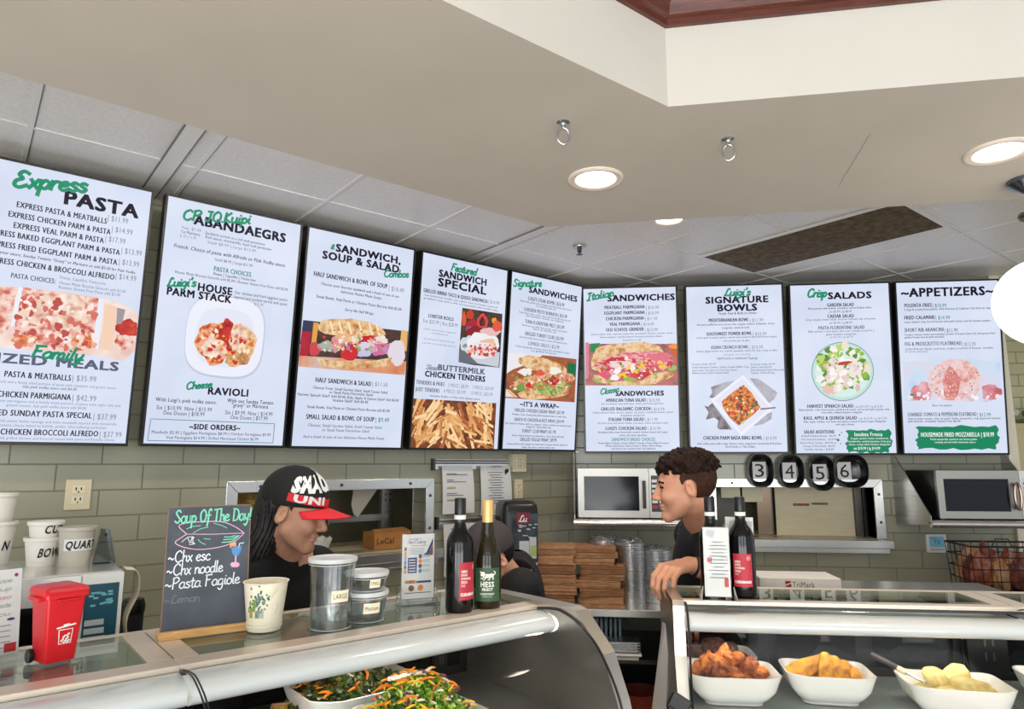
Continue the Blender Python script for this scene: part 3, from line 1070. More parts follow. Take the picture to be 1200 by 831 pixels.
# (view, text, left x, right x, middle y at the left, letter height, colour, weight)
# weights: B heavy heading, b bold, n normal, i italic, s script
TXT = [
 ('A', 'Express', 62, 440, 122, 80, 'G', 'sr'), ('A', 'PASTA', 318, 672, 212, 66, 'd', 'B'),
 ('A', 'EXPRESS PASTA & MEATBALLS', 83, 520, 246, 29, 'd', 'b'), ('A', '| $11.99', 527, 623, 312, 27, 'g', 'n'),
 ('A', 'EXPRESS CHICKEN PARM & PASTA', 43, 538, 292, 29, 'd', 'b'), ('A', '| $14.99', 546, 645, 366, 27, 'g', 'n'),
 ('A', 'EXPRESS VEAL PARM & PASTA', 68, 505, 347, 29, 'd', 'b'), ('A', '| $17.99', 514, 610, 412, 27, 'g', 'n'),
 ('A', 'EXPRESS BAKED EGGPLANT PARM & PASTA', -58, 583, 374, 29, 'd', 'b'), ('A', '| $13.99', 592, 690, 470, 27, 'g', 'n'),
 ('A', 'EXPRESS FRIED EGGPLANT PARM & PASTA', -55, 570, 430, 29, 'd', 'b'), ('A', '| $13.99', 580, 677, 525, 27, 'g', 'n'),
 ('A', 'Choose your sauce, Sunday Tomato "Gravy" or Marinara or add $2.50 for Pink Vodka', -80, 657, 466, 15, 'd', 'i'),
 ('A', 'EXPRESS CHICKEN & BROCCOLI ALFREDO', -60, 556, 511, 29, 'd', 'b'), ('A', '| $14.99', 564, 663, 595, 27, 'g', 'n'),
 ('A', 'PASTA CHOICES:', 55, 270, 592, 25, 'l', 'b'), ('A', 'Penne, Capellini, Fettuccine', 293, 515, 602, 15, 'g', 'n'),
 ('A', 'House Made Ricotta Gnocchi add $3.00', 290, 612, 628, 15, 'g', 'n'), ('A', 'Rummo Gluten Free Pasta add $2.00', 287, 585, 649, 15, 'g', 'n'),
 ('B', 'Family', 150, 412, 172, 58, 'G', 's'), ('B', 'SIZED MEALS', -75, 575, 198, 47, 'l', 'B'),
 ('B', 'PASTA & MEATBALLS', 23, 345, 282, 30, 'd', 'b'), ('B', '| $35.99', 354, 468, 302, 28, 'g', 'n'),
 ('B', 'spaghetti and a family sized portion of pasta with meatballs and grated cheese', -45, 565, 316, 13, 'g', 'n'),
 ('B', 'Sub pink vodka sauce add $4.00', 110, 372, 344, 13, 'l', 'i'),
 ('B', 'CHICKEN PARMIGIANA', -12, 345, 379, 30, 'd', 'b'), ('B', '| $42.99', 354, 468, 398, 28, 'g', 'n'),
 ('B', 'chicken parmigiana and a family sized portion of pasta with eight rolls and', -40, 585, 410, 13, 'g', 'n'),
 ('B', 'grated cheese, Sub pink vodka sauce add $4.00', 30, 420, 434, 13, 'g', 'n'),
 ('B', 'SIZED SUNDAY PASTA SPECIAL', -62, 447, 468, 30, 'd', 'b'), ('B', '| $37.99', 456, 565, 490, 28, 'g', 'n'),
 ('B', 'with sweet Italian sausage and little meatballs layered with mozzarella', -12, 567, 510, 13, 'g', 'n'),
 ('B', 'romano cheese baked to bubbly, golden, bliss inducing perfection.', -8, 520, 531, 13, 'g', 'n'),
 ('B', 'SIZED CHICKEN BROCCOLI ALFREDO', -105, 477, 561, 30, 'd', 'b'), ('B', '| $37.99', 486, 591, 577, 28, 'g', 'n'),
 ('B', 'with grilled chicken and broccoli tossed with pasta and Romano cheese', -14, 557, 594, 13, 'g', 'n'),
 ('C', 'CP JO.Kuipi', 280, 705, 165, 62, 'G', 'sr'), ('C', 'ABANDAEGRS', 352, 905, 192, 58, 'd', 'B'),
 ('C', 'Fusi. $7.49', 278, 392, 240, 18, 'g', 'n'), ('C', 'Ca Marinara', 272, 386, 265, 18, 'l', 'n'), ('C', '$ 10 | 11.99', 265, 362, 290, 18, 'g', 'n'),
 ('C', 'Sandwich served on a roll with provolone', 420, 780, 274, 18, 'l', 'n'), ('C', 'Red sauce, mozzarella, basil and parmesan', 420, 818, 298, 18, 'l', 'n'),
 ('C', 'Small $8.99 | Large $13.99', 432, 725, 330, 18, 'g', 'n'),
 ('C', 'French. Choice of pasta with Alfredo or Pink Vodka sauce.', 228, 905, 350, 24, 'd', 'i'),
 ('C', 'Small $8.99 | Large $11.99', 478, 705, 436, 17, 'l', 'n'), ('C', 'PASTA CHOICES', 472, 697, 492, 30, 't', 'b'),
 ('C', 'Penne | Capellini | Fettuccine', 467, 722, 522, 17, 'd', 'i'),
 ('C', 'House Made Ricotta Gnocchi add $2.00 | Rummo Gluten Free Pasta add $2.00', 235, 920, 511, 17, 'l', 'n'),
 ('C', "Luigi's", 185, 372, 575, 52, 'G', 'sr'), ('C', 'HOUSE', 376, 580, 602, 46, 'd', 'B'), ('C', 'PARM STACK', 187, 575, 626, 46, 'd', 'B'),
 ('C', 'Our chicken and fried eggplant parms', 598, 917, 636, 19, 'l', 'n'), ('C', 'layered and stacked served with pasta', 595, 915, 663, 19, 'l', 'n'), ('C', '$15.99', 717, 770, 707, 18, 'g', 'n'),
 ('D', 'Cheese', 302, 468, 428, 44, 'G', 'sr'), ('D', 'RAVIOLI', 437, 678, 456, 44, 'd', 'B'),
 ('D', "With Luigi's pink vodka sauce.", 117, 487, 508, 24, 'd', 'n'), ('D', 'With our Sunday Tomato', 553, 832, 515, 24, 'd', 'n'), ('D', '"gravy" or Marinara', 580, 800, 543, 24, 'd', 'n'),
 ('D', 'Six | $10.99. Nine | $15.99', 122, 458, 557, 25, 'l', 'n'), ('D', 'One Dozen | $18.99', 163, 413, 590, 25, 'l', 'n'),
 ('D', 'Six | $9.99. Nine | $14.99', 540, 827, 587, 25, 'l', 'n'), ('D', 'One Dozen | $17.99', 572, 797, 617, 25, 'l', 'n'),
 ('D', '~SIDE ORDERS~', 322, 630, 674, 32, 'd', 'B'),
 ('D', 'Meatballs $2.45 | Eggplant Parmigiana $8.99 | Chicken Parmigiana $9.99', 92, 815, 707, 19, 'l', 'n'), ('D', 'Veal Parmigiana $14.99 | Grilled Marinated Chicken $6.99', 180, 740, 740, 19, 'l', 'n'),
 ('E', '&', 338, 372, 168, 40, 'G', 's'), ('E', 'SANDWICH,', 380, 825, 178, 52, 'd', 'B'), ('E', 'SOUP & SALAD', 287, 815, 226, 54, 'd', 'B'), ('E', 'Combos', 710, 893, 360, 48, 'G', 'sr'),
 ('E', 'HALF SANDWICH & BOWL OF SOUP', 225, 735, 358, 34, 'd', 'b'), ('E', '| $10.49', 746, 850, 460, 32, 'g', 'n'),
 ('E', 'Choose your favorite sandwich and a bowl of one of our', 275, 817, 428, 20, 'd', 'n'), ('E', 'delicious House Made Soups', 412, 693, 484, 20, 'd', 'n'),
 ('E', 'Steak Bomb, Veal Parm or Chicken Pesto Burrata Add $2.00', 242, 832, 516, 21, 'd', 'n'), ('E', 'Sorry No Half Wraps', 440, 637, 609, 20, 'd', 'i'),
 ('F', 'HALF SANDWICH & SALAD', 237, 622, 296, 34, 'd', 'b'), ('F', '| $11.50', 632, 736, 324, 31, 'g', 'n'),
 ('F', 'Choose From: Small Garden Salad, Small Caesar Salad', 220, 735, 349, 20, 'd', 'n'), ('F', 'or Small Pasta Florentine Salad', 333, 633, 382, 20, 'd', 'n'),
 ('F', 'Harvest Spinach Salad* Add $4.00, Kale, Apple, & Quinoa Salad* Add $4.00', 112, 812, 396, 20, 'd', 'n'), ('F', 'Insalata Salad* Add $4.00', 357, 600, 438, 20, 'd', 'n'),
 ('F', 'Steak Bomb, Veal Parm or Chicken Pesto Burrata add $2.00', 178, 750, 483, 20, 'd', 'n'),
 ('F', 'SMALL SALAD & BOWL OF SOUP', 172, 643, 552, 34, 'd', 'b'), ('F', '| $9.49', 653, 746, 574, 31, 't', 'n'),
 ('F', 'Choose: Small Garden Salad, Small Caesar Salad', 183, 695, 611, 20, 'l', 'n'), ('F', 'or Small Pasta Florentine Salad', 282, 607, 645, 20, 'l', 'n'), ('F', 'And a bowl of one of our delicious House Made Soups', 150, 712, 691, 20, 'l', 'n'),
 ('G', 'Featured', 403, 620, 156, 58, 'G', 's'), ('G', 'SANDWICH', 310, 690, 206, 56, 'd', 'B'), ('G', 'SPECIAL', 303, 688, 278, 66, 'd', 'B'),
 ('G', 'GRILLED BIRRIA TACO & QUESO SANDWICH', 183, 698, 345, 31, 'd', 'b'), ('G', '| $14.99', 706, 797, 437, 28, 'g', 'n'),
 ('G', 'Slow braised beef, cheddar, jack, cilantro, onion on a buttery toasted roll', 190, 780, 383, 15, 'l', 'n'), ('G', 'griddled crisp with a side of consomme and tortilla chips', 183, 785, 408, 15, 'l', 'n'),
 ('G', 'LOBSTER ROLLS', 222, 425, 552, 29, 'd', 'b'), ('G', '5oz $25.99 | 8oz $28.99', 178, 460, 592, 32, 'g', 'n'),
 ('G', 'Lobster meat tossed in mayonnaise', 185, 450, 658, 14, 'g', 'n'), ('G', 'on a grilled brioche roll', 245, 380, 693, 14, 'g', 'n'),
 ('G', 'Served with French fries and', 185, 430, 738, 14, 'g', 'n'), ('G', 'cole slaw on the side while they last', 170, 440, 770, 14, 'g', 'n'),
 ('H', 'Sliced', 200, 300, 138, 38, 'g', 's'), ('H', 'BUTTERMILK', 302, 678, 140, 46, 'l', 'B'), ('H', 'CHICKEN TENDERS', 195, 680, 192, 46, 'd', 'B'),
 ('H', 'TENDERS & FRIES', 122, 350, 260, 32, 'd', 'n'), ('H', '3 PIECE | $8.99     5 PIECE | $10.99', 382, 748, 286, 30, 'g', 'n'),
 ('H', 'JUST TENDERS', 117, 310, 317, 32, 'd', 'n'), ('H', '6 PIECE | $13.99     12 PIECE | $22.99', 347, 740, 332, 30, 'g', 'n'), ('H', 'Available Buffalo or Plain with dipping sauces', 232, 640, 371, 17, 'l', 'n'),
 ('I', 'Signature', 160, 425, 125, 64, 'G', 'sr'), ('I', 'SANDWICHES', 303, 725, 182, 52, 'd', 'B'),
 ('I', "LUIGI'S STEAK BOMB | $16.99", 295, 612, 260, 32, 'd', 'n'), ('I', 'Shaved steak, grilled onions and peppers, mushrooms and provolone cheese', 222, 675, 280, 17, 'l', 'n'), ('I', 'on a toasted torpedo roll', 365, 535, 328, 17, 'l', 'n'),
 ('I', 'CHICKEN PESTO BURRATA | $15.99', 258, 637, 356, 32, 'd', 'n'), ('I', 'Fried chicken cutlet, arugula, tomato and fresh burrata with pesto aioli', 215, 670, 382, 17, 'l', 'n'), ('I', 'and balsamic drizzle on ciabatta', 275, 605, 413, 17, 'l', 'n'),
 ('I', 'TUNA FLORENTINE MELT | $13.99', 268, 612, 463, 32, 'd', 'n'), ('I', 'American tuna salad, baby spinach, tomato and melted', 240, 635, 495, 17, 'l', 'n'), ('I', 'Swiss on marble rye', 340, 540, 531, 17, 'l', 'n'),
 ('I', 'GRILLED TURKEY CLUB | $13.99', 265, 607, 570, 32, 'd', 'n'), ('I', 'Roasted turkey, bacon, lettuce, tomato and chipotle mayo', 217, 637, 600, 17, 'l', 'n'),
 ('I', 'CAPRESE GRILLE | $12.99', 293, 568, 658, 32, 'l', 'n'), ('I', 'Fresh mozzarella, tomato, basil pesto and balsamic glaze', 185, 660, 682, 17, 'l', 'n'), ('I', 'on grilled focaccia', 320, 540, 722, 17, 'l', 'n'),
 ('J', "~IT'S A WRAP~", 222, 565, 402, 42, 'd', 'B'),
 ('J', 'GRILLED CHICKEN CAESAR WRAP | $13.99', 175, 612, 455, 31, 'd', 'n'), ('J', 'Romaine, Caesar dressing with grilled seasoned chicken in a white wrap', 155, 630, 492, 17, 'd', 'n'),
 ('J', 'SANTA FE CHICKEN & RICE WRAP | $14.99', 172, 610, 538, 31, 'd', 'n'), ('J', 'Our Santa Fe chicken with rice, peppers, onions, cheddar and chipotle ranch', 90, 675, 572, 17, 'd', 'n'), ('J', 'wrapped in a whole wheat wrap', 275, 497, 604, 17, 'd', 'n'),
 ('J', 'TURKEY CLUB WRAP | $11.99', 237, 537, 641, 31, 'd', 'n'), ('J', 'House roasted turkey breast with lettuce, tomato, bacon and mayo', 152, 610, 680, 17, 'd', 'n'),
 ('J', 'GRILLED VEGGIE WRAP | $9.99', 222, 543, 716, 31, 'd', 'n'), ('J', 'House grilled zucchini, peppers and onions with red pepper hummus, spinach and', 110, 640, 755, 17, 'd', 'n'), ('J', 'tomato, feta cheese, sundried tomato wrap', 235, 527, 785, 17, 'd', 'n'),
 ('K', 'Italian', 62, 327, 146, 66, 'G', 'sr'), ('K', 'SANDWICHES', 255, 872, 156, 56, 'd', 'B'),
 ('K', 'MEATBALL PARMIGIANA', 227, 597, 241, 31, 'd', 'b'), ('K', '| $10.99', 610, 727, 241, 31, 'g', 'n'), ('K', 'EGGPLANT PARMIGIANA', 225, 597, 293, 31, 'd', 'b'), ('K', '| $10.99', 610, 725, 293, 31, 'g', 'n'),
 ('K', 'CHICKEN PARMIGIANA', 238, 590, 345, 31, 'd', 'b'), ('K', '| $11.99', 603, 713, 345, 31, 'g', 'n'), ('K', 'VEAL PARMIGIANA', 272, 555, 396, 31, 'd', 'b'), ('K', '| $14.99', 568, 683, 396, 31, 'g', 'n'),
 ('K', 'OLD SCHOOL GRINDER', 238, 587, 447, 31, 'd', 'b'), ('K', '| $13.99', 600, 718, 447, 31, 'g', 'n'),
 ('K', 'Genoa salami, ham, capicola, pepperoni, provolone, lettuce, tomato, onion', 100, 855, 490, 16, 'l', 'n'), ('K', 'banana peppers, roasted peppers & sharp provolone cheese', 183, 760, 516, 16, 'l', 'n'), ('K', 'Served hot or cold', 395, 560, 543, 16, 'l', 'n'),
 ('L', 'Classic', 185, 372, 232, 52, 'G', 'sr'), ('L', 'SANDWICHES', 330, 773, 247, 44, 'd', 'B'),
 ('L', 'AMERICAN TUNA SALAD', 237, 607, 310, 31, 'd', 'b'), ('L', '| $10.99', 620, 737, 310, 31, 'g', 'n'), ('L', 'Our homemade tuna with mayo, celery, and sweet gherkins', 195, 770, 343, 17, 'l', 'n'),
 ('L', 'GRILLED BALSAMIC CHICKEN', 193, 650, 390, 31, 'd', 'b'), ('L', '| $10.99', 663, 780, 392, 31, 'g', 'n'), ('L', 'Grilled chicken breast, lettuce, tomato, red onions, roasted provolone cheese', 115, 860, 424, 17, 'l', 'n'), ('L', '& balsamic vinaigrette', 375, 595, 449, 17, 'l', 'n'),
 ('L', 'ITALIAN TUNA SALAD', 262, 590, 487, 31, 'd', 'b'), ('L', '| $11.99', 602, 717, 487, 31, 'g', 'n'), ('L', 'All white tuna with Roma tomato, red onion, celery and black olives', 162, 815, 522, 17, 'l', 'n'),
 ('L', "LUIGI'S CHICKEN SALAD", 235, 613, 570, 31, 'd', 'b'), ('L', '| $10.99', 627, 743, 570, 31, 'g', 'n'), ('L', 'Shredded white meat buttermilk roasted chicken tossed with mayo', 165, 810, 606, 17, 'd', 'n'), ('L', 'celery and sweet gherkins', 360, 615, 634, 17, 'd', 'n'),
 ('L', 'SANDWICH BREAD CHOICES', 292, 693, 672, 31, 't', 'n'), ('L', 'House Baked Ciabatta | House Baked Torpedo | House Baked Focaccia', 170, 818, 707, 17, 'd', 'n'), ('L', 'Whole Grain Bread | Garlic & Herb or White, Wheat Wraps', 233, 755, 732, 17, 'd', 'n'), ('L', 'Udi Gluten Free Sandwich Roll 2.00 additional', 290, 697, 758, 17, 'd', 'n'),
 ('M', "Luigi's", 380, 637, 100, 66, 'G', 's'), ('M', 'SIGNATURE', 215, 790, 174, 60, 'd', 'B'), ('M', 'BOWLS', 325, 685, 245, 60, 'd', 'B'), ('M', 'Fresh, Fast & Built to Order', 337, 687, 297, 22, 'd', 'n'),
 ('M', 'MEDITERRANEAN BOWL', 243, 613, 360, 31, 'd', 'b'), ('M', '| $11.99', 625, 747, 358, 31, 'g', 'n'), ('M', 'Roasted cauliflower and carrots, feta, arugula, tomato, Kalamatas, lemon', 135, 850, 402, 17, 'd', 'n'), ('M', 'vinaigrette, tzatziki & lentils', 365, 618, 430, 17, 'd', 'n'),
 ('M', 'SOUTHWEST POWER BOWL', 222, 640, 487, 31, 'd', 'b'), ('M', '| $10.99', 652, 775, 485, 31, 'g', 'n'), ('M', 'Lemon garlic & spinach quinoa, roasted sweet potato & warm black beans topped', 130, 870, 522, 17, 'l', 'n'), ('M', 'with avocado pico de gallo', 375, 620, 550, 17, 'l', 'n'),
 ('M', 'ASIAN CRUNCH BOWL', 262, 610, 611, 31, 'l', 'b'), ('M', '| $10.99', 622, 743, 609, 31, 'g', 'n'), ('M', 'Sesame ginger brown rice, roasted vegetables, Asian cole slaw, crispy noodles', 130, 875, 648, 17, 'l', 'n'), ('M', 'and garlic soy dressing', 380, 625, 677, 17, 'g', 'n'), ('M', 'Add Protein or Additional Toppings', 318, 695, 713, 22, 'l', 'n'),
 ('M', 'Protein Adds: $5.99', 90, 305, 768, 17, 't', 'n'), ('M', 'Grilled Marinated Chicken, Chicken Tenders Buffalo Tuna', 90, 612, 797, 17, 'l', 'n'), ('M', 'Steak, Italian Tuna Salad, Low Carb Tuna Chicken', 90, 505, 825, 17, 'l', 'n'), ('N', 'Mediterranean Grilled Chicken Salad', 90, 425, 58, 17, 'l', 'n'),
 ('M', 'Premium Adds: $7.99', 632, 857, 768, 17, 't', 'n'), ('M', 'Salmon Salad $10.99', 632, 825, 795, 17, 'l', 'n'), ('M', 'Slow Roasted Pulled Short Rib', 632, 940, 822, 17, 'l', 'n'), ('N', '5 Jumbo Grilled Shrimp', 632, 852, 56, 17, 'l', 'n'),
 ('N', 'CHICKEN PARM BADA BING BOWL', 192, 737, 659, 34, 'd', 'b'), ('N', '| $14.99', 750, 870, 661, 32, 'g', 'n'), ('N', 'Pink vodka pasta with crispy chicken cutlet, pepperoni, mozzarella & Romano', 137, 917, 712, 18, 'd', 'n'), ('N', 'Hot & Ready or Take & Bake', 397, 670, 740, 18, 'd', 'n'),
 ('O', 'Crisp', 100, 197, 54, 38, 'G', 's'), ('O', 'SALADS', 200, 398, 66, 30, 'd', 'B'),
 ('O', 'GARDEN SALAD', 195, 318, 109, 16, 'd', 'b'), ('O', 'Mixed greens with tomato, cucumber, carrot & black olives,', 107, 402, 126, 9, 'd', 'n'), ('O', 'sm $6.99 | lg $8.99', 205, 308, 140, 9, 'l', 'n'),
 ('O', 'CAESAR SALAD', 197, 318, 161, 16, 'd', 'b'), ('O', 'Crisp romaine, house caesar, focaccia croutons, lots of Romano', 95, 420, 178, 9, 'l', 'n'), ('O', 'sm $6.99 | lg $8.99', 205, 310, 192, 9, 'l', 'n'),
 ('O', 'PASTA FLORENTINE SALAD', 155, 367, 215, 16, 'l', 'b'), ('O', 'Baby spinach, rotini pasta, pine nuts, romano tossed in a', 108, 412, 232, 9, 'l', 'n'), ('O', 'garlic balsamic vinaigrette', 190, 330, 245, 9, 'l', 'n'), ('O', 'sm $7.49 | lg $9.49', 207, 315, 258, 9, 'g', 'n'),
 ('O', 'HARVEST SPINACH SALAD', 103, 315, 578, 16, 'd', 'b'), ('O', '| sm $10.99 | lg $14.99', 320, 452, 580, 12, 'g', 'n'), ('O', 'Baby spinach, crisp mixed grains, pickled red onion, carrot and spicy pecans, feta', 65, 483, 595, 9, 'd', 'n'), ('O', 'house made cranberry balsamic vinaigrette', 168, 357, 607, 9, 'd', 'n'),
 ('O', 'KALE, APPLE & QUINOA SALAD', 87, 332, 633, 16, 'd', 'b'), ('O', '| sm $10.99 | lg $14.99', 338, 470, 635, 12, 'g', 'n'), ('O', 'Kale, apple, chicken, red onion and quinoa tossed in lemon maple vinaigrette', 88, 467, 650, 9, 'd', 'n'), ('O', 'over goat cheese', 235, 320, 662, 9, 'd', 'n'),
 ('O', 'SALAD ADDITIONS', 88, 228, 697, 16, 'd', 'b'), ('O', 'Grilled Chicken Breast - $4.99', 75, 235, 716, 9, 'l', 'n'), ('O', 'Pan Seared Salmon - $14.99', 78, 240, 732, 9, 'l', 'n'), ('O', 'Sliced Petite Sirloin - $14.99 oz', 70, 238, 748, 9, 'l', 'n'), ('O', 'Scoop of Deli Salad - $4.99', 85, 230, 763, 9, 'l', 'n'), ('O', '4 Jumbo Shrimp - $10.99', 88, 225, 778, 9, 'l', 'n'),
 ('O', 'Insalata Fresca', 322, 450, 708, 18, 'w', 'b'), ('O', 'Arugula, spinach, fennel, strawberries,', 303, 480, 727, 9, 'w', 'n'), ('O', 'strawberries, candied pistachios, fresh goat', 292, 490, 741, 9, 'w', 'n'), ('O', 'cheese, orange white balsamic vinaigrette', 295, 487, 755, 9, 'w', 'n'), ('O', 'sm $10.99 | lg $14.99', 318, 440, 773, 13, 'w', 'b'),
 ('P', '~APPETIZERS~', 43, 458, 70, 38, 'd', 'B'),
 ('P', 'POLENTA FRIES', 57, 180, 128, 17, 'd', 'b'), ('P', '| $10.99', 185, 246, 128, 17, 't', 'n'), ('P', 'Crispy & creamy fried polenta. With Marinara & Calabrian Chili Aioli for dips', 57, 447, 147, 9, 'd', 'n'),
 ('P', 'FRIED CALAMARI', 57, 193, 183, 17, 'd', 'b'), ('P', '| $14.99', 199, 262, 183, 17, 't', 'n'), ('P', 'Local calamari rings fried & tossed with garlic butter and hot banana peppers', 57, 447, 203, 9, 'd', 'n'),
 ('P', 'SHORT RIB ARANCINI', 58, 233, 239, 17, 'l', 'b'), ('P', '| $11.99', 238, 298, 240, 17, 't', 'n'), ('P', 'Creamy, cheesy risotto surrounding a pocket of braised short rib with gooey fried', 58, 465, 260, 9, 'd', 'n'), ('P', 'golden brown served with marinara', 58, 237, 272, 9, 'd', 'n'),
 ('P', 'FIG & PROSCIUTTO FLATBREAD', 60, 315, 302, 17, 'l', 'b'), ('P', '| $12.99', 320, 378, 303, 17, 'g', 'n'), ('P', 'Grilled flatbread, fig jam, prosciutto, arugula, prosciutto & Romano. Available', 60, 458, 325, 9, 'l', 'n'), ('P', 'GF $2.00 additional', 60, 160, 337, 9, 'g', 'n'),
 ('P', 'Short rib arancini', 183, 270, 580, 9, 'd', 'n'),
 ('P', 'CHARRED TOMATO & PEPPERONI FLATBREAD', 72, 383, 621, 17, 'l', 'b'), ('P', '| $12.99', 388, 447, 622, 17, 't', 'n'), ('P', 'Charred grape tomato, olive oil, garlic, herbs, mozzarella, crisp pepperoni finished', 72, 490, 640, 9, 'd', 'n'), ('P', 'with burrata. Available Gluten Free $2.00', 72, 310, 652, 9, 'd', 'n'),
 ('P', 'HOUSEMADE FRIED MOZZARELLA | $10.99', 132, 462, 712, 20, 'w', 'b'), ('P', 'Fresh mozzarella coated in our house panko', 175, 385, 733, 9, 'w', 'n'), ('P', 'coating served with marinara sauce', 195, 378, 746, 9, 'w', 'n'),
]
BOLD = {'B': tuple((a, b) for a in (-.05, 0, .05) for b in (-.04, .04)), 'b': ((-.05, 0), (0, 0), (.05, 0)), 'n': ((-.03, 0), (.03, 0)), 'i': ((-.03, 0), (.03, 0))}
lett = {k: MB() for k in TVROOT}
for z, s, x0, x1, y, h, c, wt in TXT:
    k = TVOF[z]
    sh = TVROOT[k][2]
    X0, Y0 = zp(z, x0, y)
    X1, _ = zp(z, x1, y)
    H = h / ZO[z][2]
    mi = PI[c]
    if wt[0] == 's':
        sh.text(lett[k], s, X0, X1 - H * .2, Y0, H, mi, lift=.0016, script=True, weight=.42, rot=R(9) if 'r' in wt else 0)
    else:
        sh.text(lett[k], s, X0, X1, Y0, H, mi, bold=BOLD[wt], shear=.2 if wt == 'i' else 0, lift=.0013)

# pictures on the screens
from collections import defaultdict
pics, PM = defaultdict(MB), defaultdict(list)
PICNO = 0


def pmi(k, m):
    if m not in PM[k]:
        PM[k].append(m)
    return PM[k].index(m)


def P(z, pts, m, lift=.0004):
    k = TVOF[z], PICNO
    TVROOT[k[0]][2].poly(pics[k], [zp(z, *p) for p in pts], pmi(k, m), lift)


def Bl(z, x, y, rx, ry, m, lift=.0006, jit=.12, rot=0., n=28, sq=2.0):
    k = TVOF[z], PICNO
    s = ZO[z][2]
    X, Y = zp(z, x, y)
    TVROOT[k[0]][2].blob(pics[k], X, Y, rx / s, ry / s, pmi(k, m), lift, jit, rot, n, sq)


def scatter(z, x0, x1, y0, y1, n, rr, cols, lift0, mask=None, seed=1, asp=(.5, 1.), slope=0.0):
    rnd = random.Random(seed)
    for i in range(n):
        x, y = rnd.uniform(x0, x1), rnd.uniform(y0, y1)
        if mask and not mask(x, y):
            continue
        r = rnd.uniform(*rr)
        Bl(z, x, y + slope * (x - x0), r, r * rnd.uniform(*asp), emat(rnd.choice(cols)), lift0 + i * .000003, .25, rnd.uniform(0, 3.1), 12)


PASTA = emat2('pasta_photo', [(150, 52, 44), (214, 110, 92), (236, 190, 176), (246, 226, 216), (222, 130, 104)], 26)
PASTA2 = emat2('pasta_photo_orange', [(170, 60, 40), (226, 120, 60), (240, 190, 150), (205, 90, 70)], 40)
CHEESE = emat2('cheese_photo', [(206, 140, 120), (238, 206, 186), (250, 238, 226)], 30)
BREADP = emat2('bread_photo', [(168, 104, 58), (216, 164, 108), (240, 210, 168), (200, 140, 84)], 22)
GREENP = emat2('leaf_photo', [(70, 120, 50), (140, 180, 90), (200, 220, 150)], 40)
MEATP = emat2('meat_photo', [(176, 40, 60), (224, 96, 110), (244, 190, 190), (200, 60, 76)], 30, stretch=(1, 1, 2.5))
DARKP = emat2('dark_photo', [(40, 30, 30), (84, 60, 50), (60, 44, 40)], 12)
REDP = emat2('sauce_photo', [(140, 24, 24), (196, 50, 40), (216, 90, 60)], 25)
PLATEW = emat((236, 238, 250))
PLATES = emat((196, 202, 222))
# 1: trays of baked pasta
P('A', [(-40, 640), (100, 650), (300, 672), (500, 705), (600, 735), (660, 768), (700, 800), (655, 960), (600, 1010), (470, 985), (150, 960), (-40, 940)], emat2('tray_photo', [(230, 190, 180), (240, 215, 205), (250, 235, 228)], 12))
P('A', [(70, 800), (110, 650), (480, 705), (455, 935), (420, 955), (80, 925)], PASTA, .0007)
P('A', [(-40, 645), (85, 652), (45, 850), (-40, 930)], PASTA, .0007)
P('A', [(90, 650), (112, 652), (72, 830), (52, 850)], emat((236, 240, 250)), .0009)
P('A', [(480, 705), (505, 710), (478, 960), (452, 935)], emat((232, 236, 250)), .0009)
Bl('A', 270, 770, 170, 85, CHEESE, .0010, .15)
Bl('A', 120, 910, 60, 30, PASTA2, .0011, .2)
Bl('A', 400, 920, 60, 40, PASTA2, .0011, .2)
P('A', [(510, 730), (570, 745), (545, 960), (490, 950)], emat((244, 208, 180)), .0009)
P('A', [(570, 750), (610, 760), (590, 850), (565, 845)], emat((160, 150, 156)), .0009)
Bl('A', 620, 850, 55, 40, REDP, .0010, .25)
Bl('A', 600, 920, 45, 35, PASTA, .0010, .25)
scatter('A', 80, 470, 670, 940, 130, (8, 22), [(248, 232, 226), (214, 110, 96), (232, 170, 150), (190, 76, 66), (244, 210, 190)], .0013, lambda x, y: y > 660 + x * .12, 35, slope=.05)
# 2: parm stack on a square plate
Bl('D', 537, 132, 242, 250, PLATES, .0004, 0, R(6), 48, 3.2)
Bl('D', 535, 128, 236, 240, PLATEW, .0006, 0, R(6), 48, 3.2)
Bl('D', 535, 135, 176, 178, emat((228, 230, 246)), .0008, 0, R(6), 48, 3.0)
Bl('D', 470, 165, 108, 130, PASTA2, .0010, .16)
Bl('D', 630, 175, 95, 125, BREADP, .0011, .12)
Bl('D', 540, 120, 70, 90, REDP, .0012, .25)
Bl('D', 470, 195, 75, 65, CHEESE, .0013, .25)
Bl('D', 620, 135, 55, 85, CHEESE, .0013, .2)
Bl('D', 600, 270, 65, 40, BREADP, .0014, .2)
scatter('D', 375, 700, 50, 290, 90, (6, 18), [(226, 110, 50), (200, 50, 40), (250, 225, 200), (240, 170, 90)], .0015, lambda x, y: ((x - 535) / 165) ** 2 + ((y - 170) / 130) ** 2 < 1, 5)
PICNO = 1
for a, b in (((87, 628), (840, 658)), ((840, 658), (830, 775)), ((830, 775), (67, 760)), ((67, 760), (87, 628))):
    dx, dy = b[0] - a[0], b[1] - a[1]
    l = math.hypot(dx, dy); ox, oy = -dy / l * 2, dx / l * 2
    P('D', [(a[0] + ox, a[1] + oy), (b[0] + ox, b[1] + oy), (b[0] - ox, b[1] - oy), (a[0] - ox, a[1] - oy)], TL, .0006)
PICNO = 0
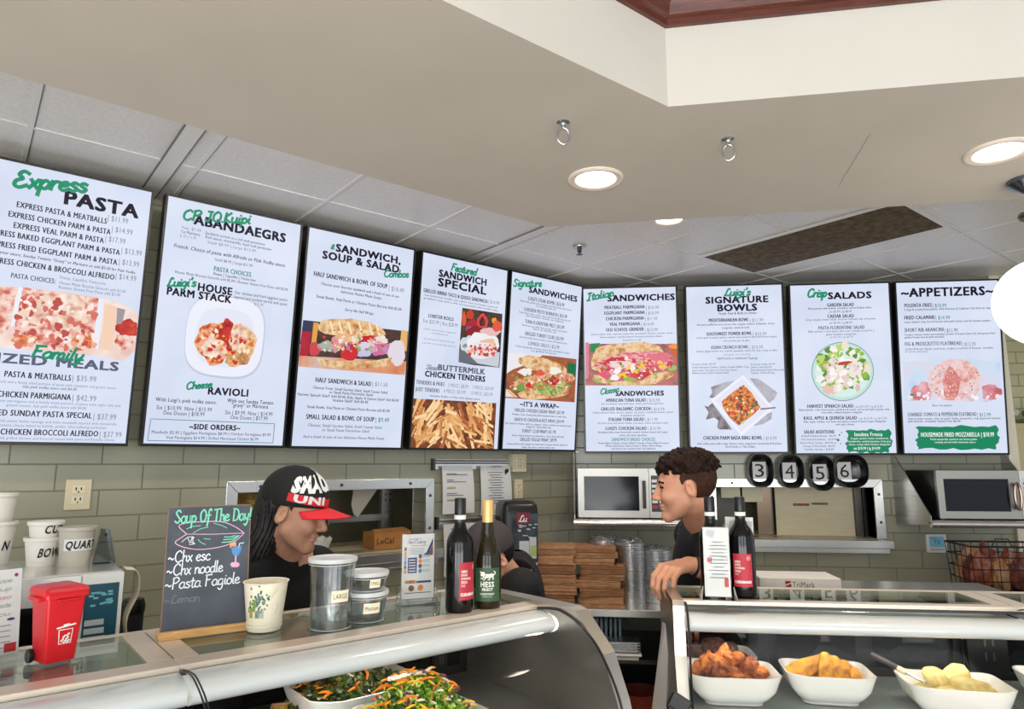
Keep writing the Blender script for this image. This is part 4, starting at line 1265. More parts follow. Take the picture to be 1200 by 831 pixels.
# 3: half sandwich
P('E', [(150, 683), (880, 762), (868, 990), (855, 1068), (118, 1010)], DARKP)
P('E', [(150, 683), (215, 690), (195, 850), (128, 850)], emat((52, 54, 84)), .0006)
P('E', [(140, 760), (205, 765), (180, 960), (120, 950)], emat((176, 30, 50)), .0007)
P('E', [(222, 700), (258, 703), (232, 900), (200, 895)], emat((226, 160, 76)), .0008)
P('E', [(832, 752), (876, 760), (868, 900), (820, 890)], emat((232, 180, 110)), .0008)
P('F', [(120, 130), (870, 170), (855, 270), (600, 250), (350, 235), (118, 212)], emat2('table_photo', [(196, 110, 76), (222, 150, 110), (210, 190, 190)], 8), .0009)
Bl('E', 480, 745, 235, 62, BREADP, .0012, .06, R(6), 32, 2.4)
P('E', [(260, 745), (330, 700), (480, 672), (620, 700), (720, 800), (640, 790), (480, 765), (300, 780)], BREADP, .0013)
for i, xx in enumerate((330, 390, 455, 530, 600, 650)):
    P('E', [(xx, 690 + i * 3), (xx + 14, 690 + i * 3), (xx + 40, 775 + i * 3), (xx + 22, 775 + i * 3)], emat((250, 226, 186)), .0014)
for (x, y, rx, ry, c) in ((430, 815, 60, 40, (232, 180, 130)), (600, 815, 50, 25, (200, 30, 40)), (505, 820, 40, 28, (236, 206, 160)), (680, 825, 60, 26, (240, 220, 200)), (310, 865, 60, 36, (170, 176, 170)), (380, 850, 40, 55, (224, 150, 140)),
                          (590, 880, 70, 45, (214, 210, 226)), (680, 880, 70, 50, (206, 110, 160)), (560, 915, 60, 25, (190, 190, 226)), (230, 885, 40, 48, (206, 70, 80)), (760, 890, 50, 45, (190, 150, 190))):
    Bl('E', x, y, rx, ry, emat(c), .0016, .18)
Bl('E', 470, 905, 60, 58, emat((206, 40, 46)), .0017, .06, R(10), 24, 3)
P('F', [(235, 140), (330, 165), (480, 170), (640, 165), (770, 140), (740, 200), (560, 222), (400, 222), (270, 195)], BREADP, .0019)
P('F', [(118, 205), (350, 225), (600, 245), (855, 265), (845, 330), (110, 260)], SCR, .0020)
Bl('F', 800, 110, 60, 90, emat((226, 216, 226)), .0018, .1)
scatter('E', 290, 720, 790, 900, 60, (7, 18), [(236, 206, 160), (210, 60, 60), (240, 226, 230), (150, 170, 110), (226, 150, 120), (180, 120, 170)], .00172, None, 31)
scatter('E', 270, 700, 700, 775, 40, (6, 16), [(246, 214, 160), (200, 130, 70), (226, 170, 110)], .00142, lambda x, y: y > 700 + abs(x - 480) * .2, 32)
# 4: taco plate photo and fries
P('G', [(497, 490), (822, 540), (808, 812), (798, 975), (588, 955), (465, 930)], DARKP)
for (x, y, rx, ry, c) in ((560, 545, 30, 40, (196, 70, 40)), (510, 580, 18, 60, (220, 90, 50)), (580, 640, 60, 55, (170, 40, 44)), (600, 690, 70, 50, (140, 30, 36)), (660, 600, 45, 60, (214, 70, 80)), (658, 605, 24, 38, (70, 40, 20)), (755, 595, 20, 26, (236, 160, 40)),
                          (780, 640, 40, 45, (226, 90, 70)), (560, 660, 40, 20, (90, 110, 160)), (720, 690, 80, 40, (230, 190, 190)), (540, 790, 60, 75, (206, 216, 226)), (660, 800, 130, 110, (240, 236, 240)), (620, 745, 60, 50, (214, 80, 90)), (700, 800, 75, 60, (230, 190, 160)), (530, 800, 30, 20, (50, 70, 60))):
    Bl('G', x, y, rx, ry, emat(c), .0007 + (x + y) * 1e-7, .16)
P('H', [(470, 0), (790, 60), (785, 140), (590, 115), (465, 100)], emat((106, 108, 116)), .0010)
P('H', [(505, 0), (800, 20), (790, 140), (620, 110)], emat((200, 205, 214)), .0011)
Bl('H', 650, 5, 125, 68, emat((234, 228, 232)), .0012, .04)
scatter('H', 545, 770, -40, 45, 60, (8, 20), [(214, 90, 90), (240, 210, 190), (230, 170, 150), (190, 60, 60)], .0013, None, 3)
PICNO = 1
FR = [(222, 160, 96), (240, 192, 130), (200, 128, 70), (250, 214, 160), (176, 100, 54), (234, 176, 116)]
P('H', [(82, 393), (772, 432), (752, 808), (48, 800)], emat2('fries_gap', [(70, 34, 20), (130, 70, 40), (96, 50, 28)], 18))
rnd = random.Random(11)
for i in range(150):
    x, y = rnd.uniform(90, 740), rnd.uniform(430, 780)
    if 330 < x < 460 and y < 500:
        continue
    a = rnd.gauss(1.0 if x > 400 else 2.1, .5)
    l, wd = rnd.uniform(45, 95), rnd.uniform(8, 13)
    dx, dy = math.cos(a), math.sin(a)
    pts = []
    for sx, sy in ((-1, -1), (1, -1), (1, 1), (-1, 1)):
        px, py = x + dx * l * sx - dy * wd * sy, y + dy * l * sx + dx * wd * sy
        top = 393 + (px - 82) * .0565
        pts.append((min(max(px, 58 + (800 - py) * .05), 748), min(max(py, top), 800)))
    P('H', pts, emat(rnd.choice(FR)), .0006 + i * .000004)
PICNO = 0
# 5: chicken sandwich
P('I', [(105, 740), (470, 770), (722, 800), (715, 980), (705, 1183), (85, 1143)], emat2('board_photo', [(120, 60, 36), (170, 96, 60), (140, 74, 44)], 9))
P('I', [(105, 740), (420, 765), (330, 830), (160, 890), (95, 930)], emat((236, 232, 236)), .0006)
P('J', [(640, 40), (720, 50), (712, 160), (640, 150)], emat((16, 110, 70)), .0006)
Bl('J', 420, 60, 220, 62, BREADP, .0009, .08, R(14), 32, 2.4)
Bl('J', 330, 190, 190, 42, emat2('chicken_photo', [(170, 90, 60), (220, 150, 110), (244, 214, 186)], 40), .0012, .1, R(-14))
Bl('J', 610, 160, 100, 45, MATS["chicken_photo"], .0012, .12, R(16))
for (x, y, rx, ry, c) in ((270, 120, 60, 34, (240, 234, 226)), (400, 130, 40, 26, (220, 90, 70)), (530, 110, 50, 34, (244, 236, 226)), (320, 235, 45, 26, (206, 40, 44)), (490, 225, 60, 34, (190, 30, 44)), (230, 260, 45, 34, (120, 156, 70)), (400, 240, 60, 30, (150, 180, 90)), (590, 235, 55, 30, (170, 190, 110)), (640, 240, 30, 20, (90, 130, 60))):
    Bl('J', x, y, rx, ry, emat(c), .0014, .22)
Bl('J', 440, 300, 225, 58, BREADP, .0016, .08, R(-6), 32, 2.4)
Bl('J', 500, 285, 120, 30, GREENP, .0017, .3, R(-6))
P('J', [(92, 270), (125, 280), (200, 345), (92, 340)], emat((236, 220, 214)), .0017)
P('J', [(92, 275), (110, 278), (185, 340), (160, 340)], emat((236, 176, 50)), .0018)
scatter('J', 120, 660, 150, 290, 70, (7, 18), [(120, 160, 70), (206, 50, 50), (240, 226, 206), (226, 160, 110), (170, 196, 100), (200, 120, 80)], .00165, None, 33)
# 6: italian sub
P('K', [(47, 578), (918, 578), (928, 964), (47, 964)], emat2('sub_board_photo', [(150, 80, 80), (190, 110, 104), (120, 70, 76)], 9))
P('K', [(47, 565), (80, 565), (76, 900), (47, 900)], emat((214, 130, 150)), .0006)
P('K', [(95, 575), (185, 570), (150, 650), (95, 660)], emat((20, 130, 70)), .0006)
P('K', [(820, 575), (915, 575), (920, 740), (840, 640)], emat((206, 90, 40)), .0006)
Bl('K', 870, 600, 50, 24, emat((236, 150, 60)), .0007)
Bl('K', 440, 655, 320, 88, BREADP, .0010, .06, R(-3), 32, 2.6)
Bl('K', 240, 720, 150, 110, BREADP, .0010, .08, R(-35), 28)
Bl('K', 500, 740, 350, 85, MEATP, .0013, .12, R(-4))
for (x, y, rx, ry, c) in ((380, 770, 120, 36, (236, 210, 206)), (250, 800, 60, 30, (206, 60, 90)), (740, 700, 110, 45, (224, 110, 130)), (330, 740, 90, 40, (190, 24, 50)), (560, 790, 40, 30, (236, 190, 30)), (770, 790, 45, 22, (226, 190, 80)), (480, 830, 60, 40, (244, 236, 236)), (850, 800, 40, 30, (150, 190, 90)), (220, 870, 60, 40, (216, 80, 110)), (400, 870, 50, 28, (236, 196, 40)), (620, 860, 90, 40, (196, 30, 44)), (510, 870, 40, 30, (220, 50, 60)), (320, 890, 40, 30, (246, 236, 240)), (700, 880, 60, 30, (130, 170, 70)), (460, 910, 60, 24, (140, 180, 80)), (210, 910, 90, 36, (150, 176, 80)), (540, 830, 50, 26, (230, 200, 60)), (330, 830, 50, 24, (250, 240, 240))):
    Bl('K', x, y, rx, ry, emat(c), .0015 + x * 1e-7, .2)
Bl('K', 720, 890, 150, 42, BREADP, .0018, .07, R(-14), 28)
Bl('K', 470, 945, 240, 26, BREADP, .0018, .07, R(-2), 28)
Bl('K', 190, 905, 70, 24, BREADP, .0018, .07, R(30), 28)
scatter('K', 190, 860, 690, 900, 120, (9, 22), [(226, 90, 110), (246, 230, 230), (196, 30, 50), (240, 200, 60), (150, 186, 80), (240, 160, 170), (214, 60, 80)], .00165, lambda x, y: abs(y - 800) < 100 - abs(x - 500) * .12, 34)
P('L', [(42, 172), (928, 172), (928, 196), (42, 196)], SCR, .0022)
# 7: bowl
GRB = emat2('brush_photo', [(150, 146, 154), (186, 184, 196), (120, 108, 112)], 10)
P('N', [(480, 130), (400, 140), (310, 170), (260, 190), (275, 240), (245, 285), (300, 290)], GRB)
P('N', [(275, 335), (235, 370), (200, 360), (240, 420), (215, 490), (300, 470), (330, 500), (320, 560), (340, 580), (460, 582)], emat2('brush_photo_dark', [(90, 60, 60), (150, 140, 150), (70, 40, 36)], 10))
P('N', [(622, 105), (700, 110), (745, 140), (800, 180), (878, 240), (850, 300), (800, 335)], GRB)
P('N', [(640, 552), (750, 530), (825, 480), (830, 420), (790, 430)], GRB)
P('N', [(560, 75), (845, 385), (545, 640), (262, 305)], PLATEW, .0007)
P('N', [(556, 105), (810, 383), (540, 605), (300, 308)], emat((226, 226, 240)), .0008)
P('N', [(565, 165), (640, 240), (720, 375), (660, 440), (520, 545), (440, 480), (375, 380), (360, 320), (470, 230)], emat2('bowl_food', [(120, 40, 30), (206, 80, 40), (236, 170, 70), (180, 60, 40)], 60), .0010)
scatter('N', 370, 710, 175, 535, 170, (8, 20), [(214, 70, 40), (240, 190, 80), (120, 40, 30), (246, 226, 180), (90, 96, 80), (226, 120, 50)], .0012, lambda x, y: abs(x - 540) / 175 + abs(y - 358) / 180 < 1, 8)
P('N', [(720, 385), (860, 372), (862, 384), (722, 398)], emat((120, 90, 96)), .0020)
# 8: salad plate
Bl('O', 267, 417, 144, 137, emat((110, 126, 130)), .0004, 0, 0, 48)
Bl('O', 267, 417, 141, 134, emat((190, 226, 216)), .0006, 0, 0, 48)
Bl('O', 267, 415, 128, 122, emat((214, 236, 230)), .0008, 0, 0, 48)
scatter('O', 140, 390, 290, 535, 170, (10, 24), [(150, 186, 70), (110, 160, 60), (190, 210, 110), (236, 226, 206), (226, 190, 180), (90, 140, 50), (246, 240, 232)], .0010, lambda x, y: ((x - 262) / 120) ** 2 + ((y - 405) / 115) ** 2 < 1, 12)
scatter('O', 190, 360, 350, 480, 90, (8, 18), [(240, 228, 222), (250, 244, 240), (230, 206, 200)], .0018, lambda x, y: ((x - 275) / 90) ** 2 + ((y - 420) / 70) ** 2 < 1, 13)
Bl('O', 275, 378, 34, 8, emat((196, 60, 50)), .0024, .2, R(-10))
PICNO = 1
# green brush plates with ragged ends
for z, x0, x1, y0, y1 in (('O', 272, 500, 682, 797), ('P', 100, 490, 668, 782)):
    rnd = random.Random(5)
    N = 9
    pts = [(x0 + 20 + (x1 - x0 - 40) * i / 11, y0 + rnd.uniform(0, 10)) for i in range(12)]
    pts += [(x1 - rnd.uniform(0, 22), y0 + (y1 - y0) * (i + 1) / (N + 1)) for i in range(N)]
    pts += [(x1 - 20 - (x1 - x0 - 40) * i / 11, y1 - rnd.uniform(0, 10)) for i in range(12)]
    pts += [(x0 + rnd.uniform(0, 22), y1 - (y1 - y0) * (i + 1) / (N + 1)) for i in range(N)]
    cx_, cy_ = (x0 + x1) / 2, (y0 + y1) / 2
    for i in range(len(pts)):
        P(z, [(cx_, cy_), pts[i], pts[(i + 1) % len(pts)]], emat((8, 132, 92)), .0006)
for x, y, r in ((252, 712, 4), (246, 735, 6), (258, 752, 3), (262, 700, 3)):
    Bl('O', x, y, r, r, emat((8, 132, 92)), .0006)
PICNO = 0
# 9: arancini
P('P', [(50, 385), (180, 375), (330, 368), (490, 385), (498, 560), (420, 572), (180, 560), (60, 578)], emat2('arancini_back', [(176, 200, 232), (206, 222, 242), (226, 214, 226)], 6), .0004)
Bl('P', 140, 520, 48, 46, emat2('meat_side', [(190, 96, 104), (216, 140, 146), (232, 190, 196)], 12), .0006, .2)
Bl('P', 105, 555, 20, 22, MATS['meat_side'], .0006, .2)
Bl('P', 450, 520, 45, 36, MATS['meat_side'], .0006, .2)
Bl('P', 285, 470, 122, 100, emat2('arancini_ball', [(216, 140, 130), (236, 196, 190), (232, 214, 220), (226, 170, 162)], 16), .0008, .03, 0, 40)
Bl('P', 268, 485, 38, 78, emat2('arancini_shade', [(200, 104, 98), (218, 140, 134), (230, 180, 176)], 20), .0010, .12)
scatter('P', 170, 400, 385, 560, 220, (2, 4.5), [(246, 222, 214), (228, 158, 150), (240, 200, 190), (206, 120, 114)], .0012, lambda x, y: ((x - 285) / 118) ** 2 + ((y - 470) / 96) ** 2 < 1, 41)
scatter('P', 60, 490, 520, 570, 40, (6, 14), [(232, 226, 236), (214, 190, 200), (246, 240, 246)], .0009, None, 42)
P('P', [(50, 560), (200, 555), (430, 565), (498, 545), (500, 600), (50, 600)], SCR, .0011)
P('P', [(85, 525), (100, 530), (96, 540), (84, 536)], emat((60, 120, 50)), .0010)
# brand badge on the sandwich photo of screens 3 and 5
P('F', [(140, 0), (170, 0), (165, 80), (132, 75)], emat((176, 40, 60)), .0012)

for k, (t, s, sh) in TVROOT.items():
    for q in (0, 1):
        if pics[k, q].v:
            obj('frame_line' if (k, q) == (2, 1) else 'menu_picture', pics[k, q], PM[k, q], s)
    obj('menu_lettering', lett[k], PAL, s)
# ------------------------------------------------------------------ glass display cases
RAIL = mat('champagne_rail', (214, 200, 184), rough=.3, metal=.35)
CANOPY = mat('canopy_white', (208, 212, 214), rough=.16, coat=.4)
DECKD = mat('dark_deck', (92, 92, 88), rough=.3, metal=.3, noise=.1, nscale=6)
DECK = mat('case_deck', (142, 152, 147), rough=.25, metal=.1, noise=.1, nscale=6)
GASKET = mat('black_gasket', (18, 20, 26), rough=.4)
CASEBACK = mat('case_inner_dark', (84, 78, 70), rough=.25, noise=.2, nscale=4)
FGLASS = glass_mat('case_glass', (250, 251, 250), .2)
TGLASS = glass_mat('case_top_glass', (228, 234, 228), 1.2)
DOORG = glass_mat('case_door_glass', (84, 80, 70), .5)
TOP = 1.25


def make_case(label, origin, rz, x0, x1, prof, ytf, ytr, yback, zdeck, canopy, ends=(False, False), group=None, cross=(), railw=.062, doors=3, deckm=None, post=.034, outline=None):
    """local x along the case, y away from the customer; prof: (y, z) of the front glass from the top down"""
    t = thing('display_case', label, 'display case', origin, rz, group)
    mb = MB()
    yf = prof[-1][0]
    mb.box(x0, x1, yf - .01, yback, .1, zdeck - .03)
    mb.box(x0 + .03, x1 - .03, yf + .05, yback - .05, 0, .1)
    obj('base_cabinet', mb, STEEL, t)
    mb = MB()
    mb.box(x0 + .004, x1 - .004, yf + .02, yback - .02, zdeck - .03, zdeck)
    obj('deck', mb, deckm or DECK, t)
    mb = MB(); mb.box(x0 + .006, x1 - .006, yf + .0, yf + .02, zdeck - .03, zdeck + .01)
    obj('glass_sill', mb, GASKET, t)
    # curved front glass as one sheet
    mb = MB()
    gx0, gx1 = x0 + (post if ends[0] else .003), x1 - (post if ends[1] else .003)
    sm = [Vector((p.x, p.y)) for p in smooth_line(prof, 6)]
    rings = [[Vector((gx0, p.x, p.y)), Vector((gx1, p.x, p.y))] for p in sm]
    mb.loft(rings, closed=False)
    obj('front_glass', mb, FGLASS, t, smooth=True)
    for gx, e in ((gx0, ends[0]), (gx1, ends[1])):
        mb = MB()
        mb.tube([Vector((gx, p.x, p.y)) for p in sm], .0035 if e else .0017, 6)
        obj('glass_seal', mb, GASKET, t)
    mb = MB(); mb.box(x0, x1, ytf + railw - .002, ytr - .005, TOP - .008, TOP - .001)
    obj('top_glass', mb, TGLASS, t)
    mb = MB(); mb.box(x0, x1, ytf, ytf + railw, TOP - .016, TOP)
    obj('top_front_rail', mb, RAIL, t, bevel=.002)
    mb = MB(); mb.box(x0, x1, ytf - .004, ytf + .004, TOP - .020, TOP - .012)
    obj('rail_gasket', mb, GASKET, t)
    mb = MB(); mb.box(x0, x1, ytr - .018, ytr + .012, TOP - .028, TOP)
    obj('top_rear_rail', mb, RAIL, t, bevel=.002)
    for cx in cross:
        mb = MB(); mb.box(cx - .024, cx + .024, ytf + railw, ytr - .018, TOP - .014, TOP + .0005)
        obj('cross_rail', mb, RAIL, t)
    # rounded light housing below the rail
    cy, cz0, cz1 = canopy
    mb = MB()
    pr = []
    for k in range(13):
        a = R(-100) - R(150) * k / 12
        pr.append((cy + .075 + .085 * math.cos(a) * 1.0, (cz0 + cz1) / 2 + (cz1 - cz0) / 2 * math.sin(a) * -1))
    pr = [(cy + .06, cz0)] + [(cy + .06 - .06 * math.sin(R(180) * k / 12), cz0 + (cz1 - cz0) * (1 - math.cos(R(180) * k / 12)) / 2) for k in range(13)] + [(ytr - .04, cz1), (ytr - .04, cz1 - .006), (cy + .10, cz1 - .006), (cy + .10, cz0)]
    M = Matrix(((0, 1, 0, 0), (1, 0, 0, 0), (0, 0, 1, 0), (0, 0, 0, 1)))
    n = len(pr)
    vs = [Vector((gx0 + .002, y, z)) for y, z in pr] + [Vector((gx1 - .002, y, z)) for y, z in pr]
    half = 14
    mb.add(vs, [(i, (i + 1) % n, (i + 1) % n + n, i + n) for i in range(half)], 0)
    mb.add(vs, [(n - 1, 0, n, 2 * n - 1)], 0)
    mb.add(vs, [(n - 2, n - 1, 2 * n - 1, 2 * n - 2)], 0)
    obj('light_housing', mb, CANOPY, t, smooth=True)
    mb = MB(); mb.tube([(gx0 + .05, cy + .083, cz0 + .016), (gx1 - .05, cy + .083, cz0 + .016)], .007, 10)
    obj('lamp_tube', mb, mat('case_tube', (255, 250, 240), emit=(255, 240, 220), estr=5.0), t)
    d = bpy.data.lights.new('case_lamp', 'AREA')
    d.shape, d.size, d.size_y, d.energy, d.color = 'RECTANGLE', gx1 - gx0 - .1, .03, 2.3 * (gx1 - gx0), (1.0, .93, .84)
    l = bpy.data.objects.new('case_lamp', d)
    COL.objects.link(l)
    l.parent = t
    l.location = ((gx0 + gx1) / 2, cy + .10, cz0 + .006)
    # back: dark sliding doors in black frames
    zt = TOP - .03
    w = (gx1 - gx0) / doors
    for k in range(doors):
        a, b = gx0 + k * w, gx0 + (k + 1) * w
        off = .012 * (k % 2)
        mb = MB()
        for bx in ((a, a + .028, zdeck, zt), (b - .028, b, zdeck, zt), (a + .028, b - .028, zdeck, zdeck + .025), (a + .028, b - .028, zt - .025, zt)):
            mb.box(bx[0], bx[1], yback - .03 - off, yback - .02 - off, bx[2], bx[3])
        d = obj('rear_door', mb, mat('door_frame_black', (28, 27, 26), rough=.3, metal=.4), t)
        mb = MB(); mb.box(a + .028, b - .028, yback - .027 - off, yback - .023 - off, zdeck + .025, zt - .025)
        obj('door_pane', mb, DOORG, d)
    mb = MB()
    mb.box(x0, x1, yback - .004, yback, zdeck, zdeck + .03)
    obj('back_ledge', mb, CASEBACK, t)
    for side, on in zip((0, 1), ends):
        if not on:
            continue
        a, b = (x0, x0 + post - .003) if side == 0 else (x1 - post + .003, x1)
        poly = [(yback, .02), (yback, TOP + .006)] + outline
        n = len(poly)
        mb = MB()
        vs = [Vector((a, y, z)) for y, z in poly] + [Vector((b, y, z)) for y, z in poly]
        mb.add(vs, [tuple(range(n)), tuple(reversed(range(n, 2 * n)))] + [(i, i + n, (i + 1) % n + n, (i + 1) % n) for i in range(n)])
        obj('end_panel', mb, mat('end_panel_steel', (190, 184, 174), rough=.3, metal=.9, noise=.08, nscale=5), t)
    return t


# left run, parallel to the left wall (n measured from the camera axis origin)
ON, OU = 1.6, .6
OL = fromL(OU, ON, 0)
pL = [(1.58, 1.242), (1.52, 1.250), (1.475, 1.249), (1.404, 1.226), (1.338, 1.18), (1.283, 1.104), (1.255, 1.04), (1.235, .95), (1.225, .85), (1.222, .7)]
pL = [(n - ON, z) for n, z in pL]
UJ = .40
CASE_L1 = make_case('curved glass display case under the red bin, at the left edge', OL, ROT_L, -.9 - OU, UJ - OU, pL, 1.585 - ON, 1.955 - ON, 1.98 - ON, .99, (1.50 - ON, 1.18, 1.238), (False, False), 'curved glass display cases', cross=(UJ - OU - .026,), doors=3, deckm=DECKD)
CASE_L2 = make_case('curved glass display case holding the two bowls of leafy salad', OL, ROT_L, UJ - OU, 1.415 - OU, pL, 1.585 - ON, 1.955 - ON, 1.98 - ON, .99, (1.50 - ON, 1.18, 1.238), (False, True), 'curved glass display cases', cross=(UJ - OU + .026,), doors=2, deckm=DECKD, post=.05, outline=[(1.455 - ON, 1.264), (1.425 - ON, 1.258), (1.325 - ON, 1.165), (1.277 - ON, 1.06), (1.245 - ON, .95), (1.215 - ON, .7), (1.21 - ON, .02)])
# right run, parallel to the right wall
OR = Vector((.75, 2.3, 0))
pR = [(2.20, 1.242), (2.175, 1.249), (2.15, 1.242), (2.13, 1.215), (2.118, 1.16), (2.112, 1.09), (2.108, 1.0), (2.104, .9), (2.10, .75)]
pR = [(y - OR.y, z) for y, z in pR]
RX0, RX1 = .246, 1.225
CASE_R1 = make_case('glass display case holding the white bowls of sweet potatoes and cutlets', OR, 0, RX0 - OR.x, RX1 - OR.x, pR, 2.205 - OR.y, 2.455 - OR.y, 2.56 - OR.y, .9595, (2.135 - OR.y, 1.165, 1.218), (True, False), None, cross=(RX1 - OR.x - .026,), railw=.034, doors=3, post=.037, outline=[(2.19 - OR.y, TOP + .004), (2.172 - OR.y, TOP - .01), (2.165 - OR.y, 1.1), (2.10 - OR.y, .9), (2.095 - OR.y, .02)])
CASE_R2 = make_case('glass display case section at the right edge with a bowl just showing', OR, 0, RX1 - OR.x, 2.3 - OR.x, pR, 2.205 - OR.y, 2.455 - OR.y, 2.56 - OR.y, .9595, (2.135 - OR.y, 1.165, 1.218), (False, False), None, cross=(RX1 - OR.x + .026,), railw=.034, doors=3)

# slotted black uprights inside the cases
for case, pts, y, rz_ in ((CASE_R1, (1136, 1183), 2.485, 0), (CASE_L2, (508, 524), 0, ROT_L)):
    if rz_:
        a, b = (toL(on_plane(q, 780, N_L, 1.93)).x - OU for q in pts)
        yy = 1.93 - ON
    else:
        a, b = (on_plane(q, 780, (0, 1, 0), y).x - OR.x for q in pts)
        yy = y - OR.y
    mb = MB(); mb.box(a, b, yy, yy + .012, .975 if not rz_ else .99, TOP - .04)
    up = obj('slotted_upright', mb, mat('door_frame_black', (28, 27, 26)), case)
    mb = MB()
    for k in range(4):
        for fx in (.42, .62):
            x = a + (b - a) * fx
            mb.box(x, x + .006, yy - .001, yy + .001, 1.03 + .045 * k, 1.055 + .045 * k)
    obj('slots', mb, STEEL_D, up)

# ------------------------------------------------------------------ back counters and shelves
t = thing('back_counter', 'stainless steel back counter under the left microwave with open shelf below', 'counter', (1.2, 4.14, 0))
mb = MB(); mb.box(-1.27, 1.32, -.35, .355, .862, .9)
obj('worktop', mb, STEEL_H, t, bevel=.003)
mb = MB(); mb.box(-1.27, 1.32, -.30, .355, .62, .64)
obj('undershelf', mb, STEEL_D, t)
mb = MB(); mb.box(-1.27, 1.32, -.29, .355, .18, .20)
obj('bottom_shelf', mb, STEEL_D, t)
for lx in (-1.24, -.3, .5, 1.29):
    for ly in (-.3, .32):
        mb = MB(); mb.tube([(lx, ly, 0), (lx, ly, .862)], .02, 12)
        obj('leg', mb, STEEL, t)
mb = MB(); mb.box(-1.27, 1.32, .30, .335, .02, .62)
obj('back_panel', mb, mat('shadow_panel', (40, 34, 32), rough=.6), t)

t = thing('side_counter', 'stainless side counter carrying the steel oven with the cups on top', 'counter', fromL(-.15, 2.55, 0), ROT_L)
mb = MB(); mb.box(-1.0, .62, -.36, .67, .94, .975)
obj('worktop', mb, STEEL_H, t)
mb = MB(); mb.box(-1.0, .60, -.33, .66, .05, .94)
obj('cabinet', mb, STEEL, t)
mb = MB()
for x in (-.95, .55):
    for y in (-.28, .6):
        mb.box(x, x + .04, y, y + .04, 0, .05)
obj('leg', mb, BLACK, t)
t = thing('wall_counter', 'long stainless counter along the left wall below the kitchen hatch', 'counter', fromL(1.6, 3.04, 0), ROT_L)
mb = MB(); mb.box(-1.0, 1.0, -.19, .19, .86, .9)
obj('worktop', mb, STEEL_H, t)
mb = MB(); mb.box(-1.0, 1.0, -.17, .19, .0, .86)
obj('cabinet', mb, STEEL, t)


def wall_shelf(label, x0, x1, ys, zs, ztop, ends):
    t = thing('wall_shelf', label, 'shelf', ((x0 + x1) / 2, KR, 0))
    c = (x0 + x1) / 2
    d = KR - ys
    mb = MB(); mb.box(x0 - c, x1 - c, -d, 0, zs - .012, zs)
    obj('shelf_board', mb, STEEL, t)
    mb = MB(); mb.tube([(x0 - c, -d - .004, zs - .012), (x1 - c, -d - .004, zs - .012)], .021, 16)
    obj('front_roll', mb, STEEL_H, t, smooth=True)
    for x in ends:
        M = Matrix(((0, 1, 0, x - c), (1, 0, 0, 0), (0, 0, 1, 0), (0, 0, 0, 1)))
        mb = MB(); mb.prism([(0, ztop), (-.035, ztop), (-d, zs + .03), (-d, zs - .02), (0, zs - .05)], -.002, .002, M=M)
        mb.prism([(0, ztop), (-.035, ztop), (-.035, ztop - .004), (0, ztop - .004)], -.002, .02, M=M)
        obj('side_bracket', mb, STEEL, t)
    return t


wall_shelf('steel wall shelf carrying the silver microwave behind the bare-headed person', -.085, .62, 4.06, 1.335, 1.735, (-.078, .60))
wall_shelf('steel wall shelf with triangular side plate at the right, under the second microwave', 1.86, 2.52, 4.06, 1.345, 1.72, (1.866, 2.50))


MWS = mat('microwave_steel', (176, 173, 166), rough=.36, metal=.85)


